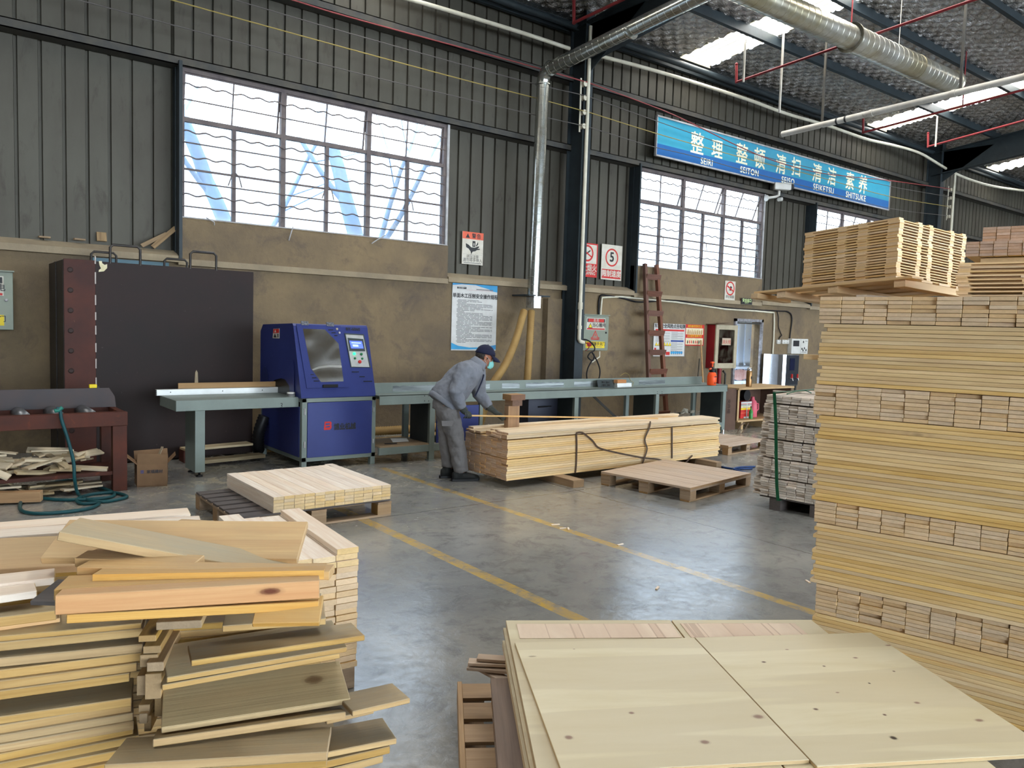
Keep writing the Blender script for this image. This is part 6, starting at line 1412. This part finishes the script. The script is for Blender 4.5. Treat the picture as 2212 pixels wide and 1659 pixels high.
def ply_mat2():
    m, nt, b = nodes_of('patched_core_plywood'); b.inputs['Roughness'].default_value = .55
    v = _coord(nt, (7, 1.2, 1), True); g = _noise(nt, v, 1.2, 5, .65, .6); vo = nt.nodes.new('ShaderNodeTexVoronoi'); L(nt, _coord(nt, (9, .05, .05), True), vo.inputs['Vector']); vo.inputs['Scale'].default_value = 1
    sc = nt.nodes.new('ShaderNodeSeparateColor'); L(nt, vo.outputs['Color'], sc.inputs[0])
    ve = nt.nodes.new('ShaderNodeTexVoronoi'); ve.feature = 'DISTANCE_TO_EDGE'; L(nt, _coord(nt, (9, .05, .05), True), ve.inputs['Vector']); ve.inputs['Scale'].default_value = 1
    base = _mix(nt, sc.outputs[0], S(222,202,178), S(206,180,156)); base = _mix(nt, _math(nt, 'MULTIPLY', _math(nt, 'LESS_THAN', ve.outputs['Distance'], .02), .5), base, S(150,118,96))
    L(nt, _mix(nt, _ramp(nt, g, [(.35, 0.0), (.75, .6)]), base, S(194,166,142)), b.inputs['Base Color']); return m
M_plyc = ply_mat2()
Wr = .62; Lh_ = 1.22; nS = 9; tS = .0172
for side, (off, W_, nm) in enumerate(((0, Wl, 'left'), (Wl+.006, Wr, 'right'))):
    for i in range(nS):
        top = i == nS-1; z = PZ-(nS-1-i)*tS-(.0 if top else 0)
        if top: continue
        s = off+j(.012)*(i < nS-2); d = j(.014)*(i < nS-2)
        brd('plywood_sheet', o_+ea*(s+W_/2)+eb*(Lh_/2+d)+ZU*(z-PZ-tS/2+(.0)), ea, eb, W_, Lh_, tS-.001, M_ply if i < nS-2 else M_ply, 'plywood sheet, %s from the bottom of the %s plywood stack' % (ORD[i+1], nm), 'plywood sheet', 'sheets of the %s plywood stack' % nm)
# inlaid pink core showing on the upper lower sheets
for off, W_, px0, lab in ((.04, Wl-.05, 0, 'strip of pinkish patched veneer on the far edge of the left plywood stack'), (Wl+.03, Wr-.12, 1, 'strip of pinkish patched veneer on the far edge of the right plywood stack')):
    brd('veneer_strip', o_+ea*(off+W_/2)+eb*.12+ZU*(-tS+.0008+.0005), ea, eb, W_, .15, .0012, M_plyc, lab, 'veneer')
tz = .012
tl0 = G(1112,1388,PZ+tz-tS); 
q = [G(1112,1388,PZ-tS+tz), G(1499,1377,PZ-tS+tz), G(1748,1641,PZ-tS+tz)]
x_ = (q[1]-q[0]); wL = x_.length; x_.normalize(); y_ = Vector((x_.y,-x_.x,0)); y_ = y_ if y_.dot(FW) < 0 else -y_; lL = (q[2]-q[1]).length
def loc_spots(cen, lst):
    o = []
    for px, py, ra, rb, c in lst: p = G(px, py, cen.z+tz/2)-cen; o.append((p.dot(x_), p.dot(x_.cross(y_).cross(x_)), ra, rb, c))
    return o
cL = q[0]+x_*wL/2+y_*lL/2-ZU*tz/2; KC = S(140,112,96); KD = S(96,70,56)
spL = loc_spots(cL, [(1229,1593,.012,.011,KC),(1364,1540,.009,.007,KC),(1522,1603,.014,.011,KC),(1638,1548,.017,.013,KC),(1150,1418,.014,.006,S(160,146,120)),(1240,1402,.005,.003,KC)])
brd('plywood_sheet', cL, x_, y_, wL, lL, tz, ply_mat('left_top_plywood', spL), 'topmost plywood sheet of the left stack with four large pale knots', 'plywood sheet', 'sheets of the left plywood stack')
qr = [G(1500,1377,PZ-tS+tz), G(1912,1386,PZ-tS+tz), G(1766,1655,PZ-tS+tz)]
c0_ = q[1]+x_*.004; wR = (qr[1]-c0_).dot(x_); lR = (qr[2]-c0_).dot(y_)
cR = c0_+x_*wR/2+y_*lR/2-ZU*(tz/2)
spR = loc_spots(cR, [(1878,1476,.004,.005,S(40,30,26)),(1931,1450,.005,.005,KD),(1762,1532,.008,.007,KD),(1911,1544,.006,.006,KD),(1981,1518,.010,.007,KC),(2115,1556,.014,.009,KC),(1930,1594,.010,.010,S(58,46,40)),(1650,1430,.008,.006,KD),(1780,1439,.006,.005,KD),(1848,1421,.009,.006,KC),(1809,1496,.007,.004,KC),(1700,1403,.007,.004,KC),(1920,1394,.014,.006,KC)])
brd('plywood_sheet', cR, x_, y_, wR, lR, tz, ply_mat('right_top_plywood', spR), 'topmost plywood sheet of the right stack with scattered small knots and one hole', 'plywood sheet', 'sheets of the right plywood stack')
# torn strips and the two pallets below
zs = PZ-nS*tS
for i, (a, b_, z) in enumerate((((1079,1433),(1140,1436),.30),((1077,1446),(1140,1452),.282),((1085,1466),(1150,1500),.262),((1098,1425),(1140,1428),.315))):
    p0, p1 = G(a[0], a[1], z), G(b_[0], b_[1], z); brd('torn_strip', (p0+p1)/2, (p1-p0), ZU.cross(p1-p0), (p1-p0).length+.25, .05, .012, M_palletp, 'torn veneer strip poking out left of the plywood, %s from the top' % ORD[[2,3,4,1][i]], 'strip')
c0 = G(988,1479,.125); v1 = (G(1012,1659,.125)-c0); v1.z = 0; u1 = ea
pa_ = thing('pallet', c0+ea*.5+eb*.5-ZU*.125, 'lower worn pallet sticking out left of the plywood stack', 'pallet')
base = c0-ZU*.125
brd('edge_board', base+eb*.6+ea*.010+ZU*.085, eb, ea, 1.25, .02, .085, M_pallet, parent=pa_)
for i in range(7): brd('deck_board', base+ea*.62+eb*(.055+.17*i)+ZU*.118, ea, eb, 1.2, .13, .014, M_pallet, parent=pa_)
for g in (.06,.6,1.16):
    for f in (.06,.6,1.16): brd('block', base+ea*f+eb*g+ZU*.062, ea, eb, .1, .09, .09, M_pallet, parent=pa_)
for f in (.06,.6,1.16): brd('bottom_board', base+eb*.61+ea*f+ZU*.009, eb, ea, 1.25, .1, .016, M_pallet, parent=pa_)
c1 = G(1060,1471,.27); pb_ = thing('pallet', c1+ea*.4+eb*.5-ZU*.27, 'upper brown pallet directly under the plywood stack', 'pallet'); b1 = Vector((c1.x, c1.y, 0))
M_palb = wood('brown_pallet_board', S(138,116,100), S(112,92,78), S(130,98,64), var=.1, knots=.15)
ez = (eb+ea*-.02).normalized()
brd('deck_board', b1+ez*.62+ea*.075+ZU*.262, ez, ea, 1.28, .15, .02, M_palb, parent=pb_)
for k in range(1, 5): brd('deck_board', b1+ez*.62+ea*(.075+.27*k)+ZU*.262, ez, ea, 1.25, .14, .02, M_palb, parent=pb_)
for g in (.16,.62,1.1):
    brd('cross_board', b1+ez*g+ea*.6+ZU*.242, ea, ez, 1.2, .10, .018, M_palb, parent=pb_)
    for f in (.06,.6,1.1): brd('block', b1+ez*g+ea*f+ZU*.186, ea, ez, .1, .1, .094, M_palb, parent=pb_)
for f in (.06,.6,1.1): brd('bottom_board', b1+ez*.62+ea*f+ZU*.132, ez, ea, 1.25, .1, .014, M_palb, parent=pb_)
# blue air line on the floor, steel frame and belts by the far pallet, chips on the floor
M_bluehose = surf('blue_hose', S(28,60,112), S(24,50,96), .4, scale=4)
MB().tube(smooth_path([G(1520,992,.02), G(1540,1003,.012), G(1580,1012,.012), G(1625,1012,.012)]), .012, 6).build('air_line', M_bluehose, label='blue air line on the floor running behind the grey stack, rear run', cat='hose')
MB().tube(smooth_path([G(1620,1024,.012), G(1600,1018,.012), G(1584,1013,.03), G(1600,1009,.03), G(1630,1008,.012)]), .012, 6).build('air_line', M_bluehose, label='blue air line looping in front of the other on the floor', cat='hose')
st_ = thing('steel_trestle', G(1575,965), 'shiny steel trolley frame behind the right end of the long bundle', 'trolley')
for a, c in (((1553,965),(1600,958)),((1552,975),(1584,950)),((1560,956),(1562,928)),((1555,960),(1557,940))):
    p0 = PY(*a, 7.35); p1 = PY(*c, 7.35); p0.z = max(p0.z, .03); p1.z = max(p1.z, .03); b = MB(); b.tube([p0, p1], .018, 8); b.build('frame_tube', M_inox, st_)
for (pts, lab) in (([(1587,955),(1593,935),(1601,918),(1610,914)],'left brown belt hanging in front of the open locker'),([(1580,958),(1592,948),(1608,930),(1617,914)],'right brown belt hanging in front of the open locker')):
    flat(pts, 7.9, .02, lab)
for i, (px, py) in enumerate(((1200,1133),(1228,1142),(1216,1141),(1745,1256),(1340,1176),(640,1560 if False else 1150),(1420,1270))):
    p = G(px, py, .004); a = R_.uniform(0, 3.1)
    brd('wood_chip', p, (_c(a),_s(a),0), (-_s(a),_c(a),0), .05+.03*R_.random(), .014, .006, M_pinew, 'small pale wood chip lying on the open floor', 'wood chip', 'chips on the open floor', ch=0)
# ================================================================== the worker
MF = Vector((.95, -.31, 0)).normalized(); ML = Vector((-MF.y, MF.x, 0))
rf_ = G(1015, 1038); MBp = rf_+ML*.10
def M_(px, py, lat):
    d = ray(px, py); t = (MBp+ML*lat-CAM).dot(ML)/d.dot(ML); return CAM+d*t
def q7(x, y, lat): return M_(900+x/4.88, 720+y/4.88, lat)
M_skin = surf('skin', S(170,116,92), S(156,102,80), .55, scale=14)
M_cloth = surf('grey_workwear', S(122,126,136), S(110,114,122), .85, scale=6, bump=.35, bscale=38)
M_trous = surf('grey_work_trousers', S(114,112,112), S(102,100,100), .9, scale=6, bump=.35, bscale=38)
M_capm = surf('navy_cap', S(32,34,60), S(26,28,48), .8, scale=8)
M_mask = surf('mint_face_mask', S(120,196,192), S(150,208,204), .8, scale=10)
M_glove = surf('grey_knit_glove', S(70,74,72), S(56,60,58), .95, scale=30, bump=.4, bscale=300)
M_shoe = surf('black_work_shoe', S(38,40,40), S(28,30,30), .6, scale=10)
M_collar = surf('navy_collar', S(40,44,66), None, .85)
per = thing('person', (MBp.x, MBp.y, 0), 'worker in grey workwear, navy cap and mint face mask bending over the long bundle', 'person')
def fused(name, mb, mat, parent, vox, smooth_it=6, label=None):
    o = mb.build(name, mat, parent, label=label)
    r = o.modifiers.new('fuse', 'REMESH'); r.mode = 'VOXEL'; r.voxel_size = vox; r.use_smooth_shade = True
    s = o.modifiers.new('soften', 'SMOOTH'); s.factor = .5; s.iterations = smooth_it
    return o
def ball(b, c, ax, ay, az, nu=20, nv=12):
    c, ax, ay, az = Vector(c), Vector(ax), Vector(ay), Vector(az)
    vs = [c+ax*(_s(math.pi*i/nv)*_c(2*math.pi*k/nu))+ay*(_s(math.pi*i/nv)*_s(2*math.pi*k/nu))+az*_c(math.pi*i/nv) for i in range(1, nv) for k in range(nu)]
    vs += [c+az, c-az]; n = len(vs); fs = [((i)*nu+k, (i+1)*nu+k, (i+1)*nu+(k+1) % nu, i*nu+(k+1) % nu) for i in range(nv-2) for k in range(nu)]
    fs += [(n-2, k, (k+1) % nu) for k in range(nu)]+[(n-1, (nv-2)*nu+(k+1) % nu, (nv-2)*nu+k) for k in range(nu)]
    if ax.cross(ay).dot(az) < 0: fs = [tuple(reversed(f)) for f in fs]
    b.add(vs, fs, True)
def loft(b, secs, n=20):
    """secs: (centre, half-width vector, half-depth vector); closed tube of elliptical sections"""
    vs = []
    for c, u, w in secs: vs += [Vector(c)+Vector(u)*_c(2*math.pi*k/n)+Vector(w)*_s(2*math.pi*k/n) for k in range(n)]
    m = len(secs); fs = [(i*n+k, i*n+(k+1) % n, (i+1)*n+(k+1) % n, (i+1)*n+k) for i in range(m-1) for k in range(n)]
    fs += [tuple(reversed(range(n))), tuple(range((m-1)*n, m*n))]
    a = Vector(secs[-1][0])-Vector(secs[0][0])
    if Vector(secs[0][1]).cross(Vector(secs[0][2])).dot(a) < 0: fs = [tuple(reversed(f)) for f in fs]
    b.add(vs, fs, True)
# joints
hip = q7(320,745,0); mid = q7(395,565,0); chest = q7(505,430,0); nb = q7(640,330,0)
hc = q7(722,245,.02)                                # head centre
rs, re_, rw = q7(500,385,-.17), q7(412,625,-.25), q7(478,800,-.20)
ls, le, lw = q7(640,400,.15), q7(660,640,.18), q7(778,790,.12)
rhp, rk, ra = q7(320,760,-.09), q7(408,1080,-.10), q7(470,1450,-.10)
lhp, lk, la = q7(310,760,.09), q7(318,1085,.09), q7(345,1395,.10)
# -- body under the clothes, head and neck showing
hf = (MF*_c(.30)+Vector((0,0,-_s(.30)))).normalized(); hf = (hf+ML*-.06).normalized(); hl = ML.copy(); hu = hf.cross(hl).normalized(); hl = hu.cross(hf)
def H_(f, l, u): return hc+hf*f+hl*l+hu*u
b = MB()
ball(b, H_(-.01,0,.035), hf*.098, hl*.076, hu*.088)          # skull
ball(b, H_(.028,0,-.045), hf*.062, hl*.058, hu*.078)         # face
ball(b, H_(.042,0,-.098), hf*.036, hl*.036, hu*.028)         # chin
b.tube([H_(.082,0,.0), H_(.098,0,-.03), H_(.094,0,-.045)], [.010,.014,.011], 10)   # nose
for sg in (-1, 1):
    ball(b, H_(-.012,sg*.078,-.018), hf*.02, hl*.008, hu*.032)   # ear
    ball(b, H_(.055,sg*.04,-.035), hf*.026, hl*.022, hu*.024)    # cheek
b.tube([H_(.076,-.03,-.075), H_(.082,0,-.076), H_(.076,.03,-.075)], .008, 8)   # mouth
b.tube([H_(-.03,0,-.05), (H_(-.03,0,-.05)+nb)/2, nb, chest, mid, hip], [.056,.058,.075,.12,.105,.11], 16)
for s_, e_, w_ in ((rs,re_,rw),(ls,le,lw)): b.tube([chest+(s_-chest)*.3, s_, e_, w_], [.06,.055,.045,.03], 12)
for h_, k_, a_ in ((rhp,rk,ra),(lhp,lk,la)): b.tube([hip, h_, k_, a_, a_+Vector((0,0,-.04))], [.09,.085,.058,.042,.04], 12)
fused('body', b, M_skin, per, .007, 5)
for sg in (-1, 1):
    b = MB(); ball(b, H_(.083,sg*.030,-.012), hf*.010, hl*.012, hu*.010, 12, 8); e_ = b.build('eye', M_white, per)
    b = MB(); ball(b, H_(.0915,sg*.030,-.012), hf*.003, hl*.005, hu*.005, 10, 6); b.build('iris', M_blk, e_)
    b = MB(); b.tube([H_(.088,sg*.014,.010), H_(.088,sg*.03,.014), H_(.078,sg*.047,.010)], .0035, 6); b.build('eyebrow', M_blk, per)
# hair at the nape and temples
b = MB(); ball(b, H_(-.028,0,.0), hf*.083, hl*.0785, hu*.062); fused('hair', b, surf('greying_hair', S(44,40,38), S(80,74,70), .9, scale=60), per, .007, 2)
# cap
b = MB(); vs = []; n, m = 28, 9
for i in range(m+1):
    a = math.pi/2*i/m
    vs += [H_(-.008+.111*_c(a)*_c(2*math.pi*k/n), .088*_c(a)*_s(2*math.pi*k/n), .022+.108*_s(a)+(.010*_c(2*math.pi*k/n) if i < 3 else 0)) for k in range(n)]
fs = [(i*n+k, i*n+(k+1) % n, (i+1)*n+(k+1) % n, (i+1)*n+k) for i in range(m) for k in range(n)]
b.add(vs, fs, True); cp_ = b.build('cap', M_capm, per); sm_ = cp_.modifiers.new('t', 'SOLIDIFY'); sm_.thickness = .004
b = MB(); n = 14; vs = []
for i in range(n+1):
    t = -1.15+2.3*i/n
    for k in range(5):
        r = k/4; vs.append(H_(-.008+.109*_c(t)*1.0+.082*r*(_c(t*.75)), .088*_s(t)*(1-.12*r), .030-.028*r*r*1.2-.02*abs(_s(t))*r))
b.add(vs, [(i*5+k, i*5+k+1, (i+1)*5+k+1, (i+1)*5+k) for i in range(n) for k in range(4)], True); bl_ = b.build('brim', M_capm, cp_); sm_ = bl_.modifiers.new('t', 'SOLIDIFY'); sm_.thickness = .005
b = MB(); ball(b, H_(-.008,0,.131), hf*.008, hl*.008, hu*.005, 10, 6); b.build('button', M_capm, cp_)
# face mask
b = MB(); vs = []; n, m = 16, 8
for i in range(n+1):
    t = -1.3+2.6*i/n
    for k in range(m+1):
        u = -.022-.092*k/m; bul = .018*_s(math.pi*k/m)+.006
        vs.append(H_(.026+(.072+bul)*_c(t)*(1 if k < m-1 else .93), (.062+.004*_s(math.pi*k/m))*_s(t), u))
b.add(vs, [(i*(m+1)+k, i*(m+1)+k+1, (i+1)*(m+1)+k+1, (i+1)*(m+1)+k) for i in range(n) for k in range(m)], True); mk_ = b.build('face_mask', M_mask, per); sm_ = mk_.modifiers.new('t', 'SOLIDIFY'); sm_.thickness = .003
for sg in (-1, 1):
    b = MB(); b.tube([H_(.045,sg*.062,-.03), H_(.01,sg*.08,-.005), H_(-.02,sg*.088,.006)], .0022, 6); b.tube([H_(.045,sg*.06,-.105), H_(.01,sg*.076,-.06), H_(-.022,sg*.086,-.035)], .0022, 6); b.build('ear_loop', M_paper, mk_)
# -- jacket
ax_ = (nb-hip); ax_.normalize(); fr = (MF-MF.dot(ax_)*ax_).normalized()
b = MB()
def sec(c, wl, wd, dirf=None): return (c, ML*wl, (dirf or fr)*wd)
hem = q7(300,715,0); t0 = (mid-hem).normalized(); f0 = (MF-MF.dot(t0)*t0).normalized(); f0 = (f0+Vector((0,0,-.1))).normalized()
loft(b, [sec(hem+t0*-.035, .185, .168, f0), sec(hem+t0*.02, .205, .19, f0), sec(q7(352,625,0), .20, .178, f0), sec(mid+fr*.012, .205, .172), sec(q7(455,490,0)+fr*.008, .215, .165), sec(q7(530,420,0), .215, .148), sec(q7(585,370,0), .175, .12), sec(q7(622,335,0), .115, .092), sec(q7(645,312,0), .08, .078)])
for s_, e_, w_, c_ in ((rs,re_,rw,q7(560,385,-.08)),(ls,le,lw,q7(590,385,.08))):
    m1 = s_+(e_-s_)*.5; m2 = e_+(w_-e_)*.5
    b.tube([c_, s_, m1, e_, m2, w_+(e_-w_)*.08], [.10,.097,.086,.078,.068,.054], 18)
jk = fused('jacket', b, M_cloth, per, .011, 4)
tx = bpy.data.textures.new('folds', 'CLOUDS'); tx.noise_scale = .075; tx.noise_depth = 2
def fold(o, s): d = o.modifiers.new('folds', 'DISPLACE'); d.texture = tx; d.strength = s; d.mid_level = .5; d.texture_coords = 'LOCAL'
fold(jk, .028)
b = MB(); n = 20; cc_ = q7(640,322,0); un = (q7(690,262,0)-q7(640,330,0)).normalized(); fn_ = (MF-MF.dot(un)*un).normalized(); vs = []
for i in range(n+1):
    t = -2.6+5.2*i/n
    for k in range(4):
        r = (.0,.35,.75,1.0)[k]; rad = .074+.022*r
        vs.append(cc_+fn_*(-_c(t)*rad+.008)+ML*(_s(t)*rad)+un*(.05-.062*r*(1+.3*abs(t)/2.6)))
b.add(vs, [(i*4+k, i*4+k+1, (i+1)*4+k+1, (i+1)*4+k) for i in range(n) for k in range(3)], True); cl = b.build('collar', M_cloth, jk); sm_ = cl.modifiers.new('t', 'SOLIDIFY'); sm_.thickness = .006
b = MB(); a = q7(690,440,-.03); c = q7(620,650,-.03); d_ = fr
zp = [q7(668,400,-.02)+fr*.055, q7(668,470,-.02)+fr*.035, q7(645,560,-.02)+fr*.02, q7(600,655,-.02)+fr*.02]
b.tube(smooth_path(zp), .008, 6); b.build('zip_placket', M_collar, jk)
for (pts, nm) in (([(262,920),(400,918),(372,975),(266,978)], 'thigh_pocket'),): pass
b = MB(); ring = []
for e, w in ((.205,.188),(.212,.196),(.205,.188)): pass
loft(b, [sec(hem+t0*-.05, .192, .175, f0), sec(hem+t0*-.042, .207, .19, f0), sec(hem+t0*.0, .209, .194, f0), sec(hem+t0*.008, .2, .185, f0)]); b.build('hem_band', M_cloth, jk)
# chest pocket flap
b = MB(); pp = [q7(575,500,-.2), q7(632,470,-.2), q7(628,500,-.2), q7(578,540,-.2)]
def onj(p, off=.0): return p
# -- trousers
b = MB()
loft(b, [(hip+Vector((0,0,-.05)), ML*.175, MF*.155), (hip+Vector((0,0,.02)), ML*.178, MF*.15), (hem+t0*.03, ML*.17, f0*.15)])
for h_, k_, a_, fl in ((rhp,rk,ra,-1),(lhp,lk,la,1)):
    up = h_+(k_-h_)*.45; lo = k_+(a_-k_)*.55
    b.tube([hip+ML*(.06*fl)+Vector((0,0,-.02)), h_+Vector((0,0,-.05)), up, k_, lo, a_+(k_-a_)*.04, a_+Vector((0,0,-.01))], [.12,.118,.105,.094,.086,.082,.080], 20)
tr = fused('trousers', b, M_trous, per, .011, 4); fold(tr, .03)
b = MB(); tx_ = [q7(262,925,-.205), q7(400,918,-.205), q7(370,978,-.212), q7(268,978,-.212)]
b.prism(tx_, ML*.05); pk = b.build('cargo_pocket_flap', M_trous, tr, .004)
# -- shoes
for a_, toe, heel, lat, nm in ((ra,(716,1535),(408,1545),-.10,'shoe'),(la,(600,1510),(274,1505),.10,'shoe')):
    base = a_.copy(); base.z = 0; pr_ = MF if lat < 0 else MF
    h0 = base-pr_*.085; b = MB()
    loft(b, [(h0+pr_*-.01+ZU*.05, ML*.03, ZU*.045), (h0+pr_*.02+ZU*.058, ML*.042, ZU*.056), (h0+pr_*.10+ZU*.058, ML*.045, ZU*.056), (h0+pr_*.17+ZU*.045, ML*.05, ZU*.043), (h0+pr_*.235+ZU*.036, ML*.05, ZU*.034), (h0+pr_*.275+ZU*.03, ML*.036, ZU*.026), (h0+pr_*.29+ZU*.026, ML*.015, ZU*.015)], 16)
    b.tube([h0+pr_*.065+ZU*.06, h0+pr_*.06+ZU*.125], [.052,.05], 16)
    sh_ = fused('shoe', b, M_shoe, per, .008, 2)
    b = MB(); so = [h0+pr_*f+ML*w for f, w in ((-.03,.0),(-.02,-.03),(.05,-.042),(.15,-.048),(.22,-.052),(.27,-.038),(.295,0),(.27,.038),(.22,.052),(.15,.048),(.05,.042),(-.02,.03))]
    b.prism([p+ZU*.002 for p in so], ZU*.024); b.build('sole', M_blk, sh_, .004)
    b = MB()
    for k in range(4): p = h0+pr_*(.12+.022*k)+ZU*(.105-.012*k); b.tube([p-ML*.03, p+ZU*.004, p+ML*.03], .004, 6)
    b.build('laces', M_girt, sh_)
# -- lath and gloved hands
La = q7(590,868,-.21); Lb = G(1420, 904, .600)
lx_ = (Lb-La).normalized(); La0 = La-lx_*.02
M_lath = wood('fresh_lath', S(228,190,132), S(206,160,100), S(220,180,130), var=.1, knots=.2)
brd('held_lath', (La0+Lb)/2, lx_, ML, (Lb-La0).length, .03, .014, M_lath, 'long thin lath held in the worker right hand above the bundle', 'lath')
def fist(wr, axis_pt, axis, name, outward):
    """glove closed round a bar: axis_pt on the bar, axis along it"""
    a = Vector(axis).normalized(); o = (wr-axis_pt); o = (o-o.dot(a)*a).normalized(); s = a.cross(o)
    b = MB(); pc = axis_pt+o*.030-a*.012
    ball(b, pc, a*.046, o*.020, s*.034, 16, 10)
    b.tube([wr-(wr-pc)*-.0, wr+(pc-wr)*.5, pc], [.034,.030,.026], 14)
    for k, (off, r, sweep) in enumerate(((-.042,.0085,3.9),(-.018,.0098,4.2),(.004,.0102,4.2),(.025,.0096,4.0))):
        R0 = .024; pts = []
        for i in range(9):
            t = .5+(sweep-.5)*i/8; pts.append(axis_pt+a*(off-.004*i/8)+(o*_c(t)+s*_s(t)*outward)*(R0+.004*(i == 4)))
        b.tube([pc+a*(off+.01)*.8+s*outward*.016]+pts, [r*1.1]+[r*(1-.012*i) for i in range(9)], 10)
    pts = [pc-s*outward*.02+a*.025]
    for i in range(6): t = .4+1.9*i/5; pts.append(axis_pt+a*(.038+.006*_s(i))+(o*_c(t)-s*_s(t)*outward)*.024)
    b.tube(pts, [.013,.012,.011,.0105,.010,.0095,.009], 10)
    g = fused(name, b, M_glove, per, .0042, 3); c_ = MB(); d = (pc-wr).normalized(); c_.lathe([(.040,-.04),(.042,-.03),(.040,.0),(.036,.014)], wr, d, 18); c_.build('glove_cuff', M_glove, g); return g
fist(rw+(La-rw)*.25, La-lx_*.055+ZU*-.0, lx_, 'glove', 1)
# left hand reaching out, fingers loosely bent round a dark rod
rodA = M_(1084,901,.10); rodB = G(1109,921,.535)
rx2 = (rodB-rodA).normalized()
MB().tube([rodA-rx2*.05, rodB], .007, 8).build('rod', M_blk, label='thin dark rod held in the worker left hand touching the bundle', cat='rod')
fist(lw, rodA, rx2, 'glove', -1)
